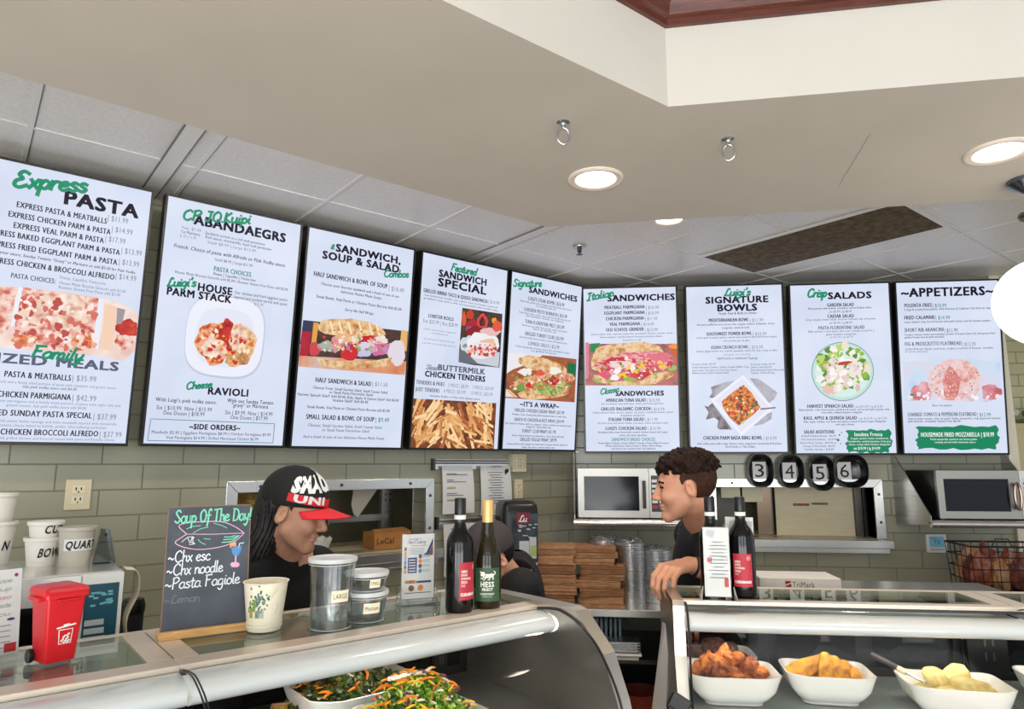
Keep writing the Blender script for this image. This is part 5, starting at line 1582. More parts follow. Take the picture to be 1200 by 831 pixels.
def microwave(label, x0, w, y0, z0, h, d, handle, lr):
    t = thing('microwave', label, 'microwave', (x0 + w / 2, y0, z0))
    a, b = -w / 2, w / 2
    mb = MB(); mb.box(a, b, .012, d, .016, h)
    obj('housing', mb, mat('microwave_case', (52, 50, 48), rough=.35, metal=.7) if lr else STEEL, t, bevel=.004)
    dw = w * .745
    mb = MB()
    wx0, wx1, wz0, wz1 = a + .035, a + dw - .055, .055, h - .045
    for bx in ((a, wx0, .016, h), (wx1, a + dw, .016, h), (wx0, wx1, .016, wz0), (wx0, wx1, wz1, h)):
        mb.box(bx[0], bx[1], -.012, .012, bx[2], bx[3])
    dr = obj('door', mb, MWS, t)
    mb = MB(); mb.box(wx0, wx1, -.007, .010, wz0, wz1)
    obj('door_window', mb, mat('microwave_window', (14, 19, 28), rough=.12, spec=.35), dr)
    mb = MB()
    hx = a + dw - .027
    if handle == 'oval':
        pts = [(hx + .016 * math.cos(k * math.pi / 8), -.036 if True else 0, h * .5 + .07 * math.sin(k * math.pi / 8)) for k in range(16)]
        mb.tube(pts, .008, 8, closed=True)
        for z in (-.06, .06):
            mb.tube([(hx, -.034, h * .5 + z), (hx, -.010, h * .5 + z)], .007, 8)
        obj('handle', mb, mat('bronze_handle', (150, 130, 116), rough=.25, metal=1), dr, smooth=True)
    else:
        mb.box(hx - .009, hx + .009, -.04, -.026, h * .5 - .078, h * .5 + .078)
        for z in (-.07, .055):
            mb.box(hx - .007, hx + .007, -.03, -.011, h * .5 + z, h * .5 + z + .016)
        obj('handle', mb, BLACK, dr, bevel=.003)
    mb = MB(); mb.box(a + dw + .003, b, -.012, .012, .016, h)
    pn = obj('control_panel', mb, WHITE if handle == 'oval' else MWS, t)
    mb = MB(); mb.box(a + dw + .014, b - .008, -.0135, -.011, .05, h - .04)
    k = obj('keypad', mb, mat('keypad_dark', (40, 42, 46), rough=.3) if handle != 'oval' else mat('keypad_pale', (222, 224, 224), rough=.4), pn)
    mb = MB()
    ks = (b - .008 - (a + dw + .014))
    for r in range(6):
        for cc in range(3):
            cx, cz = a + dw + .014 + ks * (cc + .5) / 3, .07 + (h - .12) * r / 6
            mi = 0 if r else (1 if cc == 0 else 2)
            mb.box(cx - ks * .13, cx + ks * .13, -.0145, -.013, cz, cz + (h - .12) / 6 * .55, mi)
    obj('key_buttons', mb, [mat('key_white', (226, 226, 224), rough=.4) if handle != 'oval' else mat('key_teal', (96, 156, 140), rough=.4), REDINK, mat('key_green', (40, 150, 90), rough=.4)], k)
    mb = MB()
    for sx in (a + .04, b - .04):
        for sy in (.05, d - .05):
            mb.lathe([(.014, 0), (.014, .016)], 12, M=Matrix.Translation((sx, sy, 0)))
    obj('foot', mb, BLACK, t)
    return t


microwave('silver microwave with black bar handle on the wall shelf behind the bare-headed person', -.058, .545, 4.085, 1.335, .295, .36, 'bar', False)
microwave('silver microwave with oval handle and black side on the right wall shelf', 1.918, .57, 4.085, 1.345, .275, .36, 'oval', True)
# ------------------------------------------------------------------ things on the left case
def cone_fn(r0, r1, h, a0=0.0, lift=.0006):
    """wrap flat (x, z) print round a cone standing on z = 0"""
    def f(p):
        k = max(0, min(1, p.z / h))
        r = r0 + (r1 - r0) * k + lift
        a = a0 + p.x / max(r, 1e-4)
        return Vector((r * math.sin(a), -r * math.cos(a), p.z))
    return f


def wrap_rect(mb, fn, x0, x1, z0, z1, n=10, mi=0, nz=1):
    for j in range(nz):
        za, zb = z0 + (z1 - z0) * j / nz, z0 + (z1 - z0) * (j + 1) / nz
        vs = []
        for k in range(n + 1):
            x = x0 + (x1 - x0) * k / n
            vs += [fn(Vector((x, 0, za))), fn(Vector((x, 0, zb)))]
        mb.add(vs, [(2 * k, 2 * k + 2, 2 * k + 3, 2 * k + 1) for k in range(n)], mi)


def wrap_blob(mb, fn, cx, cz, rx, rz_, mi=0, n=10, jit=.25, seed=0):
    rnd = random.Random(seed)
    vs = [fn(Vector((cx, 0, cz)))]
    for k in range(n):
        a = 2 * math.pi * k / n
        q = 1 + rnd.uniform(-jit, jit)
        vs.append(fn(Vector((cx + rx * q * math.cos(a), 0, cz + rz_ * q * math.sin(a)))))
    mb.add(vs, [(0, 1 + k, 1 + (k + 1) % n) for k in range(n)], mi)


def face_cam(p, extra=0.0):
    return math.atan2(-p.x, p.y) + extra


def bottle(label, px, py, depth_z, h, glass, cap, capband, kind, turn=0.0, s=1.0):
    p = at_z(px, py, depth_z)
    t = thing('wine_bottle', label, 'wine bottle', p, face_cam(p, turn))
    rb = .039 * s
    if kind == 'bordeaux':
        prof = [(rb * .5, .0), (rb * .93, .0), (rb, .008), (rb, .175), (rb * .97, .19), (rb * .8, .207), (rb * .5, .225), (.0155, .240), (.0145, .30)]
    else:
        prof = [(rb * .5, .0), (rb * .95, .0), (rb * 1.03, .008), (rb * 1.03, .135), (rb * .96, .155), (rb * .78, .18), (rb * .55, .205), (.018, .23), (.0148, .255), (.0145, .30)]
    k = h / .31
    prof = [(r, z * k) for r, z in prof]
    sm = []
    for i in range(len(prof) - 1):
        for j in range(4):
            q = j / 4
            sm.append((prof[i][0] + (prof[i + 1][0] - prof[i][0]) * q, prof[i][1] + (prof[i + 1][1] - prof[i][1]) * q))
    sm.append(prof[-1])
    mb = MB(); mb.lathe(sm, 40)
    obj('glass_body', mb, glass, t, smooth=True)
    mb = MB(); mb.lathe([(.0162, .243 * k), (.0164, .262 * k), (.0158, .2625 * k), (.0158, .264 * k), (.0164, .2645 * k), (.0164, .306 * k), (.0155, .309 * k), (.004, .31 * k)], 28, cap0=False)
    obj('cap', mb, cap, t, smooth=True)
    if capband:
        mb = MB(); mb.lathe([(.0168, .250 * k), (.0168, .262 * k)], 28, cap0=False, cap1=False)
        obj('neck_band', mb, mat('neck_band', (222, 226, 222), rough=.5), t)
    return t, rb * (1.03 if kind != 'bordeaux' else 1.0), k


DARKGLASS = mat('dark_wine_glass', (10, 9, 10), rough=.05, spec=.4)
GREENGLASS = mat('olive_wine_glass', (34, 30, 14), rough=.05, spec=.4)
LABELRED = mat('label_red', (178, 40, 58), rough=.55)
LABELGREEN = mat('label_green', (52, 84, 50), rough=.55)
LABELINK = mat('label_white_ink', (240, 236, 226), rough=.6)


def red_label(t, r, k, turn=0.0):
    fn = cone_fn(r, r, 1, turn, .0006)
    fn2 = cone_fn(r, r, 1, turn, .0010)
    mb = MB(); wrap_rect(mb, fn, -.030, .030, .035 * k, .135 * k, 14)
    lb = obj('label', mb, LABELRED, t, smooth=True)
    mb = MB()
    z = .108
    for s, w, x in (('NERO', .018, -.024), ("D'AVO", .018, -.024), ("D'AVOLA", .030, -.024), ('SICILIA', .018, -.024), ('DOC', .012, -.024)):
        put_text(mb, s, x, (z - .0) * k, w, .0062 * k, bold=.03 if s != 'DOC' else 0, fn=fn2)
        z -= .0095
    put_text(mb, 'CUSUMANO', -.026, .046 * k, .052, .0075 * k, bold=.05, fn=fn2)
    pts = [Vector((.019 + .0055 * math.cos(q * math.pi / 8), (.122 + .0062 * math.sin(q * math.pi / 8)) * k)) for q in range(17)]
    ribbon(mb, pts, .0009, 0, lambda q: fn2(Vector((q.x, 0, q.y))))
    put_text(mb, 'B', .0172, .1195 * k, .0036, .005 * k, fn=fn2)
    obj('label_print', mb, LABELINK, lb)


t, r, k = bottle('dark red-wine bottle with red side label, left of the green-labelled bottle', 538, 716, TOP, .312, DARKGLASS, BLACK, True, 'bordeaux')
red_label(t, r, k, R(42))
t, r, k = bottle('white-wine bottle with green lion label and pale gold cap', 571, 711, TOP, .303, GREENGLASS, mat('pale_gold_cap', (226, 188, 120), rough=.35, metal=.3), False, 'burgundy')
fn, fn2 = cone_fn(r, r, 1, 0, .0006), cone_fn(r, r, 1, 0, .0010)
mb = MB(); wrap_rect(mb, fn, -.041, .041, .022 * k, .116 * k, 18)
lb = obj('label', mb, LABELGREEN, t, smooth=True)
mb = MB()
put_text(mb, 'HESS', -.020, .063 * k, .040, .0145 * k, bold=.025, fn=fn2)
put_text(mb, 'SELECT', -.016, .0525 * k, .032, .007 * k, bold=.04, fn=fn2)
put_text(mb, 'CHARDONNAY', -.021, .0405 * k, .042, .0052 * k, bold=.02, fn=fn2)
put_text(mb, 'MONTEREY COUNTY', -.015, .034 * k, .030, .003 * k, fn=fn2)
# walking lion
for cx, cz, rx, rz_ in ((0, .094, .014, .0055), (-.013, .099, .0065, .0062), (.012, .095, .007, .0055), (-.017, .096, .004, .0035)):
    wrap_blob(mb, fn2, cx, cz * k, rx, rz_ * k, n=14, jit=.12, seed=int(cx * 1e4))
for pl in ([(-.010, .091), (-.016, .086), (-.020, .087)], [(-.005, .091), (-.008, .084), (-.012, .0835)], [(.008, .091), (.006, .0845), (.002, .084)], [(.014, .092), (.018, .086), (.015, .0838)], [(.017, .097), (.023, .099), (.023, .104), (.019, .1065)], [(-.019, .1015), (-.0215, .105), (-.018, .1045)]):
    ribbon(mb, smooth_line(pl, 5), .0026, 0, lambda q: fn2(Vector((q.x, 0, q.y * k))))
ribbon(mb, [Vector((-.024, .0815)), Vector((.024, .0815))], .0010, 0, lambda q: fn2(Vector((q.x, 0, q.y * k))))
obj('label_print', mb, LABELINK, lb)


def fluted(r0, r1, h, wall=.002):
    return [(r0 * .9, 0), (r0, .002), (r1, h - .004), (r1 + .003, h - .002), (r1 + .003, h), (r1 - wall, h - .001), (r0 - wall, .004), (.001, .004)]


# ---- small red wheelie bin
p = at_z(62, 775, TOP)
t = thing('mini_wheelie_bin', 'small red toy wheelie bin with white bin symbol, on the left case', 'bin', p, face_cam(p, R(22)))
REDP = mat('red_plastic', (206, 22, 34), rough=.35)
mb = MB()
hb = .132


def sqring(wx, wy, z, oy=0, r=.16, n=8):
    pts = []
    for cx, cy, a0 in ((1, 1, 0), (-1, 1, 90), (-1, -1, 180), (1, -1, 270)):
        for q in range(n):
            a = R(a0 + 90 * q / (n - 1))
            pts.append(Vector((cx * wx * (1 - r) + wx * r * math.cos(a), oy + cy * wy * (1 - r) + wy * r * math.sin(a), z)))
    return pts


mb.loft([sqring(.028, .031, .004), sqring(.029, .032, .010), sqring(.037, .040, hb), sqring(.041, .044, hb + .001), sqring(.041, .044, hb + .008), sqring(.035, .038, hb + .008), sqring(.027, .029, .01)], cap0=True, cap1=True)
obj('body', mb, REDP, t, smooth=True)
mb = MB()
mb.loft([sqring(.0415, .044, hb + .008, .0), sqring(.0425, .045, hb + .013, .0), sqring(.040, .042, hb + .020, .003), sqring(.029, .031, hb + .024, .006)], cap0=True, cap1=True)
mb.box(-.024, .024, .040, .050, hb + .008, hb + .016)
obj('lid', mb, REDP, t, smooth=True)
mb = MB()
mb.box(-.050, -.038, -.025, .025, hb - .004, hb + .004); mb.box(.038, .050, -.025, .025, hb - .004, hb + .004)
mb.box(-.020, .020, -.048, -.038, hb - .006, hb - .001)
obj('rim_lug', mb, REDP, t, bevel=.002)
for sx in (-1, 1):
    mb = MB(); mb.lathe([(.004, -.004), (.0135, -.004), (.0145, 0), (.0135, .004), (.004, .004)], 20, M=Matrix.Translation((sx * .036, .024, .0145)) @ Matrix.Rotation(R(90), 4, 'Y'))
    obj('wheel', mb, BLACK, t, smooth=True)
mb = MB()


def binface(q):
    z = q.y
    return Vector((q.x, -(.0305 + (.040 - .032) * z / hb + .0025), z))


def stroke(mb, pts, w, fn, mi=0):
    ribbon(mb, [Vector(q) for q in pts], w, mi, fn)


bx, bz = .004, .040
stroke(mb, [(bx - .013, bz + .028), (bx - .011, bz), (bx + .011, bz), (bx + .013, bz + .028), (bx - .013, bz + .028), (bx - .0128, bz + .025)], .002, binface)
stroke(mb, [(bx - .017, bz + .0325), (bx + .017, bz + .0365)], .0034, binface)
stroke(mb, [(bx - .005, bz + .037), (bx + .005, bz + .038)], .0026, binface)
for x, z in ((-.005, .007), (.004, .010), (-.002, .014), (.006, .004), (.0, .004), (.005, .017)):
    stroke(mb, [(bx + x - .002, bz + z - .002), (bx + x + .002, bz + z + .002)], .0036, binface)
obj('bin_symbol', mb, WHITE, t)

# ---- chalkboard with wooden foot
pa, pb = at_z(188, 750, TOP), at_z(287, 737, TOP)
pm = (pa + pb) / 2
wd = (pb - pa).length
rzc = math.atan2(pb.y - pa.y, pb.x - pa.x)
t = thing('chalkboard', 'slate chalkboard with chalk soup list on a wooden foot', 'chalkboard', pm, rzc)
WOOD = mat('pine_wood', (206, 160, 100), rough=.5, noise=.18, nscale=9, stretch=(2, 12, 12))
mb = MB()
M = Matrix.Rotation(R(90), 4, 'Z')
mb.box(-wd / 2 - .008, wd / 2 + .004, -.024, -.006, 0, .019)
mb.box(-wd / 2 - .008, wd / 2 + .004, .006, .024, 0, .019)
mb.box(-wd / 2 - .008, wd / 2 + .004, -.006, .006, 0, .006)
obj('wooden_foot', mb, WOOD, t, bevel=.003)
hh = .303
lean = R(4)
mb = MB()
Mb = Matrix.Rotation(-lean, 4, 'X')
mb.box(-wd / 2, wd / 2, -.003, .003, .007, hh, M=Mb)
bd = obj('slate_board', mb, mat('slate', (66, 72, 82), rough=.7, noise=.22, nscale=14, rgb2=(80, 86, 96)), t)
mb = MB()
for bx_ in ((-wd / 2 - .0025, -wd / 2), (wd / 2, wd / 2 + .0025)):
    mb.box(bx_[0], bx_[1], -.0035, .0035, .007, hh + .002, M=Mb)
mb.box(-wd / 2 - .0025, wd / 2 + .0025, -.0035, .0035, hh, hh + .0025, M=Mb)
obj('edge_strip', mb, mat('slate_edge', (128, 104, 84), rough=.6), t)


class Tilted(Sheet):
    """face of a board leaning back about its foot"""

    def __init__(self, root, y, M):
        bpy.context.view_layer.update()
        self.inv = (root.matrix_world @ M).inverted()
        self.y = y
        self.M = M


sh = Tilted(t, -.0032, Mb)
ch = MB()
CH = [mat('chalk_white', (226, 230, 236), rough=.9), mat('chalk_mint', (130, 216, 186), rough=.9), mat('chalk_pink', (226, 180, 206), rough=.9), mat('chalk_blue', (96, 150, 206), rough=.9), mat('chalk_orange', (226, 170, 120), rough=.9), mat('chalk_faint', (120, 126, 136), rough=.9)]


def cz(x, y):
    return 160 + x / 5.195, 540 + y / 5.195


def chalk(pts, w=5, mi=0, sm=True):
    loc = []
    for x, y in pts:
        a, b = sh.px(*cz(x, y))
        loc.append((a, b))
    if sm:
        pp = smooth_line(loc, 5)
    else:
        pp = [Vector(q) for q in loc]
    wl_ = abs(sh.px(*cz(400, 500))[1] - sh.px(*cz(400, 500 + w))[1])
    ribbon(ch, pp, wl_, mi, lambda q: Mb @ Vector((q.x, sh.y - .0005, q.y)))


def chalk_text(s, x0, x1, y, h, mi, wgt=.2):
    X0, Y0 = cz(x0, y)
    X1, _ = cz(x1, y)
    lx, bz_, w, H = sh.row(X0, X1, Y0, h / 5.195)
    put_script(ch, s, lx, bz_, w, H, sh.y - .0006, mi, weight=wgt, shear=.05, fn=lambda q: Mb @ q)


chalk_text('Soup Of The Day!', 232, 700, 342, 78, 1, .22)
chalk_text('~Chx esc', 190, 448, 588, 70, 0)
chalk_text('~Chx noodle', 180, 526, 668, 70, 0)
chalk_text('~Pasta Fagiole', 170, 628, 752, 70, 0)
chalk_text('~Lemon', 165, 385, 850, 50, 5, .16)
chalk([(305, 447), (258, 400), (300, 380), (400, 371), (520, 372), (600, 402), (655, 440)], 5, 2)
chalk([(305, 447), (450, 448), (655, 440)], 4, 2, False)
chalk([(305, 447), (270, 470), (235, 500), (300, 530), (400, 540), (520, 522), (600, 490), (655, 440)], 5, 2)
for q in ([(305, 415), (345, 400), (390, 395)], [(345, 440), (390, 415), (435, 405)], [(470, 380), (520, 395), (550, 410)], [(375, 480), (395, 500), (420, 510)], [(410, 475), (450, 478)]):
    chalk(q, 4, 1)
for q in ([(520, 497), (580, 490), (625, 455)], [(530, 480), (580, 476), (615, 456)], [(535, 464), (570, 464), (600, 455)]):
    chalk(q, 6, 1)
for q in ([(275, 495), (310, 470), (325, 500), (340, 465), (345, 505)], [(310, 465), (350, 465), (330, 490), (355, 505), (320, 510)]):
    chalk(q, 4, 0)
chalk([(580, 520), (585, 560), (605, 580), (630, 560), (640, 515)], 6, 3)
for yy in range(524, 576, 7):
    wq = 26 * (1 - max(0, (yy - 545)) / 45)
    chalk([(610 - wq, yy), (612 + wq, yy)], 8, 3, False)
chalk([(604, 580), (602, 620)], 9, 2, False)
for yy in (622, 630, 638, 644):
    chalk([(570 + abs(yy - 632), yy), (628 - abs(yy - 632), yy)], 8, 2, False)
for yy in (502, 510, 518, 526):
    chalk([(570, yy), (604, yy - 2)], 8, 4, False)
chalk([(620, 530), (628, 503), (652, 500)], 6, 0, False)
obj('chalk_drawing', ch, CH, bd)

# ---- floral paper cup (two nested)
p = at_z(309, 738, TOP)
t = thing('paper_cup', 'cream paper soup cup with blue and green leaf print, beside the chalkboard', 'paper cup', p, face_cam(p))
PC = mat('cream_card', (232, 224, 200), rough=.6)
mb = MB(); mb.lathe(fluted(.040, .0525, .118), 40, cap0=True, cap1=False)
cup = obj('cup_wall', mb, PC, t, smooth=True)
mb = MB(); mb.lathe([(.0405, .010), (.0435, .011), (.0435, .0135), (.041, .0145)], 40, cap0=False, cap1=False); mb.lathe([(.041, .018), (.044, .019), (.044, .0215), (.0415, .0225)], 40, cap0=False, cap1=False)
obj('lower_rim', mb, PC, t, smooth=True)
fn = cone_fn(.040, .0525, .118, 0, .0008)
mb = MB()
rnd = random.Random(4)
for i in range(60):
    cx, czz = rnd.gauss(-.016, .011), rnd.gauss(.072, .012)
    wrap_blob(mb, fn, cx, czz, .0028, .0034, rnd.choice((0, 1, 2)), 7, .3, i)
for i in range(22):
    wrap_blob(mb, fn, rnd.gauss(-.034, .004), rnd.gauss(.058, .009), .003, .0034, 3, 7, .3, 100 + i)
for cx, c in ((-.018, 1), (-.035, 4), (-.008, 5)):
    wrap_rect(mb, fn, cx - .0055, cx + .0055, .036, .054, 4, c)
for a in range(5):
    for sgn in (-1, 1):
        stroke(mb, [(.016 + a * .003, .085 + a * .004), (.016 + a * .003 + sgn * .005, .091 + a * .004)], .0008, lambda q: fn(Vector((q.x, 0, q.y))), 5)
stroke(mb, [(.012, .08), (.032, .106)], .0008, lambda q: fn(Vector((q.x, 0, q.y))), 5)
stroke(mb, [(.026, .045), (.032, .058), (.030, .07)], .0012, lambda q: fn(Vector((q.x, 0, q.y))), 5)
obj('leaf_print', mb, [mat('leaf_blue', (92, 116, 122), rough=.7), mat('leaf_sage', (126, 146, 120), rough=.7), mat('leaf_deep', (56, 96, 76), rough=.7), mat('leaf_lime', (120, 150, 60), rough=.7), mat('pot_tan', (186, 160, 110), rough=.7), mat('leaf_grey', (176, 176, 164), rough=.7)], cup)

# ---- clear deli containers
PLAS = glass_mat('clear_plastic', (236, 239, 240), 2.2, .04)
PLRIM = mat('tub_rim_highlight', (226, 230, 232), rough=.2, alpha=.5)
LIDM = mat('frosted_lid', (226, 228, 228), rough=.35, alpha=.72)
TAG = mat('cream_tag', (236, 226, 198), rough=.7)


def deli(label, px, py, z, r0, r1, h, tagtxt, ta, tz, tw, th, base=None):
    p = base if base is not None else at_z(px, py, z)
    t = thing('deli_container', label, 'plastic container', p, face_cam(p), 'clear deli tubs on the left case')
    mb = MB(); mb.lathe([(r0 * .6, .004), (r0 * .92, 0), (r0, .003), (r1, h - .012), (r1 + .002, h - .006), (r1 + .002, h)], 40, cap0=True, cap1=False)
    mb.lathe([(r0 - .002, .006), (r1 - .002, h - .012)], 40, cap0=True, cap1=False)
    tb_ = obj('tub', mb, PLAS, t, smooth=True)
    mb = MB()
    for r, z in ((r0, .003), (r0 * .86, .002), (r1 + .001, h - .012)):
        mb.tube([(r * math.cos(k * .1963), r * math.sin(k * .1963), z) for k in range(32)], .0011, 6, closed=True)
    obj('rim_highlight', mb, PLRIM, tb_, smooth=True)  # whitish rim rings, the tub's edge highlights put into shape and colour
    mb = MB(); mb.lathe([(r1 + .004, h - .007), (r1 + .005, h - .002), (r1 + .004, h + .003), (r1 - .004, h + .003), (r1 - .007, h), (.001, h)], 40, cap0=False)
    obj('lid', mb, LIDM, t, smooth=True)
    fn = cone_fn(r0, r1, h - .012, ta, .001)
    mb = MB(); wrap_rect(mb, fn, -tw / 2, tw / 2, tz, tz + th, 6)
    tg = obj('name_tag', mb, TAG, t)
    mb = MB(); fn2 = cone_fn(r0, r1, h - .012, ta, .0016)
    put_text(mb, tagtxt, -tw * .40, tz + th * .3, tw * .8, th * .42, fn=fn2)
    obj('tag_lettering', mb, mat('tag_ink', (84, 50, 36), rough=.7), tg)
    return t


deli('tall clear deli tub with a cream tag reading LARGE', 387, 736, TOP, .049, .057, .170, 'LARGE', R(24), .070, .046, .028)
pmid = at_z(428, 727, TOP)
deli('clear deli tub tagged Medium, lower of the two stacked tubs', 428, 727, TOP, .047, .055, .074, 'Medium', R(18), .026, .044, .026)
deli('clear deli tub tagged SMALL, upper of the two stacked tubs', 428, 727, TOP, .047, .0545, .046, 'SMALL', R(26), .012, .030, .022, base=pmid + Vector((0, 0, .0775)))


# ---- acrylic sign holders
def wire_holder(t, w, d):
    mb = MB()
    for x in (-w * .55, w * .55):
        mb.tube([(x, -d, .003), (x * .86, -.012, .042), (x, d * .8, .003), (x, -d, .003)], .0017, 6)
    mb.tube([(-w * .55, -d, .003), (w * .55, -d, .003)], .0017, 6)
    mb.tube([(-w * .55, d * .8, .003), (w * .55, d * .8, .003)], .0017, 6)
    mb.box(-w * .5, w * .5, -d * .9, d * .7, .003, .0055)
    obj('wire_stand', mb, CHROME, t)


pa = at_z(489, 706, TOP)
t = thing('sign_holder', 'wire sign holder with blue and orange catering flyer, left of the bottles', 'sign holder', pa, face_cam(pa, R(14)))
wq, hq = .098, .198
mb = MB(); mb.box(-wq / 2, wq / 2, -.0015, .0015, .012, hq)
pg = obj('flyer', mb, PAPER, t)
mb = MB(); mb.box(-wq / 2 - .003, wq / 2 + .003, -.0032, -.0022, .008, hq + .003); mb.box(-wq / 2 - .003, wq / 2 + .003, .0022, .0032, .008, hq + .003)
obj('clear_sleeve', mb, ACRYLIC, t)
wire_holder(t, .11, .035)
FM = [mat('flyer_navy', (44, 64, 124), rough=.6), mat('flyer_sky', (70, 140, 206), rough=.6), mat('flyer_orange', (222, 140, 60), rough=.6), mat('flyer_brown', (130, 82, 50), rough=.6), mat('flyer_grey', (150, 160, 180), rough=.6), PAPER]
mb = MB()
yf = -.0017


def fr(x0, x1, z0, z1, mi, y=0.0):
    mb.add([(x0, yf - y, z0), (x1, yf - y, z0), (x1, yf - y, z1), (x0, yf - y, z1)], [(0, 1, 2, 3)], mi)


put_text(mb, "Luigi's", -.026, .182, .034, .006, yf, 0)
put_script(mb, 'Dine & Catering', -.034, .171, .056, .010, yf, 0, weight=.16)
fr(-.022, .026, .1635, .1655, 2)
fr(-.041, .041, .027, .029, 0)
mb.add([(.022, yf, .137), (.03, yf, .135), (.045, yf, .17), (.045, yf, .186)], [(0, 1, 2, 3)], 0)
mb.add([(.03, yf, .135), (.045, yf, .135), (.045, yf, .168)], [(0, 1, 2)], 3)
mb.add([(.016, yf, .135), (.024, yf, .135), (.028, yf, .143), (.02, yf, .143)], [(0, 1, 2, 3)], 1)
fr(-.032, -.004, .085, .130, 0)
for i in range(5):
    fr(-.029, -.008, .090 + i * .008, .0925 + i * .008, 5, .0002)
for i in range(4):
    for j in range(3):
        fr(.012, .036, .088 + i * .014 + j * .003, .0892 + i * .014 + j * .003, 4)
for i, c in enumerate((1, 3, 2, 3)):
    vs = [(.006 + .0055 * math.cos(q * .524), yf - .0002, .091 + i * .014 + .0065 * math.sin(q * .524)) for q in range(12)]
    mb.add(vs, [tuple(range(12))], c)
for x, c in ((-.02, 3), (.008, 2)):
    vs = [(x + .009 * math.cos(q * .524), yf - .0002, .042 + .009 * math.sin(q * .524)) for q in range(12)]
    mb.add(vs, [tuple(range(12))], c)
fr(-.012, .041, .056, .062, 0)
for i in range(7):
    vs = [(-.036 + i * .0045 + .005 * math.cos(q * .785), yf - .0002, .060 + .005 * math.sin(q * .785)) for q in range(8)]
    mb.add(vs, [tuple(range(8))], 2 + i % 2)
for i in range(6):
    fr(-.043, -.036, .085 + i * .013, .096 + i * .013, (2, 3, 1, 4, 2, 3)[i])
for i in range(6):
    fr(-.03, .018, .139 + i * .0035, .1402 + i * .0035, 4)
obj('flyer_print', mb, FM, pg)

# notice at the far left
pa = at_z(2, 775, TOP)
t = thing('sign_holder', 'acrylic stand with handwritten white notice at the left edge beside the red bin', 'sign holder', pa, face_cam(pa, R(20)))
wq, hq = .115, .185
Mt = Matrix.Rotation(R(-8), 4, 'X')
mb = MB(); mb.box(-wq, wq * .25, -.001, .001, .012, hq, M=Mt)
pg = obj('notice', mb, PAPER, t)
mb = MB(); mb.box(-wq - .002, wq * .25 + .002, -.003, -.002, .004, hq + .002, M=Mt); mb.box(-wq - .002, wq * .25 + .004, -.03, .05, .0, .003)
mb.box(-wq - .002, wq * .25 + .002, -.032, -.029, .0, .03)
obj('clear_stand', mb, ACRYLIC, t)
mb = MB()
for i, (s, mi) in enumerate((('Today we have', 0), ('fresh Soup', 0), ('Please ask', 1), ('for a small taste', 0), ('Thank you', 0))):
    put_script(mb, s, -.085, .158 - i * .017, .095, .010, -.0016, mi, weight=.14, fn=lambda q: Mt @ q)
for i in range(5):
    stroke(mb, [(-.08, .07 - i * .011), (.012, .07 - i * .011)], .0015, lambda q: Mt @ Vector((q.x, -.0016, q.y)), 0)
vs = [Mt @ Vector(q) for q in ((.002, -.0016, .016), (.024, -.0016, .016), (.024, -.0016, .034), (.002, -.0016, .034))]
mb.add(vs, [(0, 1, 2, 3)], 1)
vs = [Mt @ Vector((.018 + .004 * math.cos(q * .785), -.0016, .172 + .004 * math.sin(q * .785))) for q in range(8)]
mb.add(vs, [tuple(range(8))], 3)
vs = [Mt @ Vector((.012 + .008 * math.cos(q * .785), -.0016, .082 + .003 * math.sin(q * .785))) for q in range(8)]
mb.add(vs, [tuple(range(8))], 2)
obj('notice_print', mb, [GREYINK, REDINK, BLUEINK, mat('purple_ink', (150, 40, 110), rough=.6)], pg)

# ---- right case top
t, r, k = bottle('dark wine bottle half hidden behind the small notice on the right case', 836, 699, TOP, .305, DARKGLASS, BLACK, True, 'bordeaux', 0, .95)
t, r, k = bottle('dark wine bottle with full red label, right of the small notice', 872, 699, TOP, .305, DARKGLASS, BLACK, True, 'bordeaux', 0, 1.02)
red_label(t, r, k, 0)
pa = at_z(842, 704, TOP)
t = thing('sign_holder', 'wire sign holder with red stamped notice in front of the right-hand bottles', 'sign holder', pa, face_cam(pa, R(6)))
wq, hq = .076, .215
mb = MB(); mb.box(-wq / 2, wq / 2, -.0012, .0012, .012, hq)
pg = obj('notice', mb, PAPER, t)
mb = MB(); mb.box(-wq / 2 - .002, wq / 2 + .002, -.003, -.002, .008, hq + .003)
obj('clear_sleeve', mb, ACRYLIC, t)
wire_holder(t, .095, .032)
mb = MB(); yf = -.0015
for i in range(11):
    w_ = (.03, .045, .05, .035, .05, .042, .05, .03, .055, .04, .05)[i]
    stroke(mb, [(-w_ / 2 + .004, .172 - i * .0105), (w_ / 2 + .004, .172 - i * .0105)], .0028, lambda q: Vector((q.x, yf, q.y)), 0)
mb.add([(-.028, yf, .112), (-.014, yf, .112), (-.014, yf, .126), (-.028, yf, .126)], [(0, 1, 2, 3)], 1)
mb.add([(.02, yf, .04), (.032, yf, .04), (.032, yf, .066), (.02, yf, .066)], [(0, 1, 2, 3)], 1)
pts = [(.022 + .010 * math.cos(q * .393), .118 + .010 * math.sin(q * .393)) for q in range(17)]
stroke(mb, pts, .001, lambda q: Vector((q.x, yf, q.y)), 0)
mb.add([(-.03, yf, .192), (-.008, yf, .184), (.0, yf, .206), (-.026, yf, .208)], [(0, 1, 2, 3)], 2)
obj('notice_print', mb, [GREYINK, REDINK, mat('print_grey', (186, 188, 194), rough=.6)], pg)
pa = at_z(884, 697, TOP)
t = thing('flyer_stand', 'white flyer standing behind the red-labelled bottle on the right case', 'flyer', pa, face_cam(pa, R(-4)))
mb = MB(); mb.box(-.078, .008, -.001, .001, 0, .238)
pg = obj('flyer', mb, PAPER, t)
mb = MB(); mb.box(-.078, .008, .001, .0025, 0, .238); mb.box(-.07, .0, .0, .05, .0, .003)
obj('clear_back', mb, ACRYLIC, t)
mb = MB()
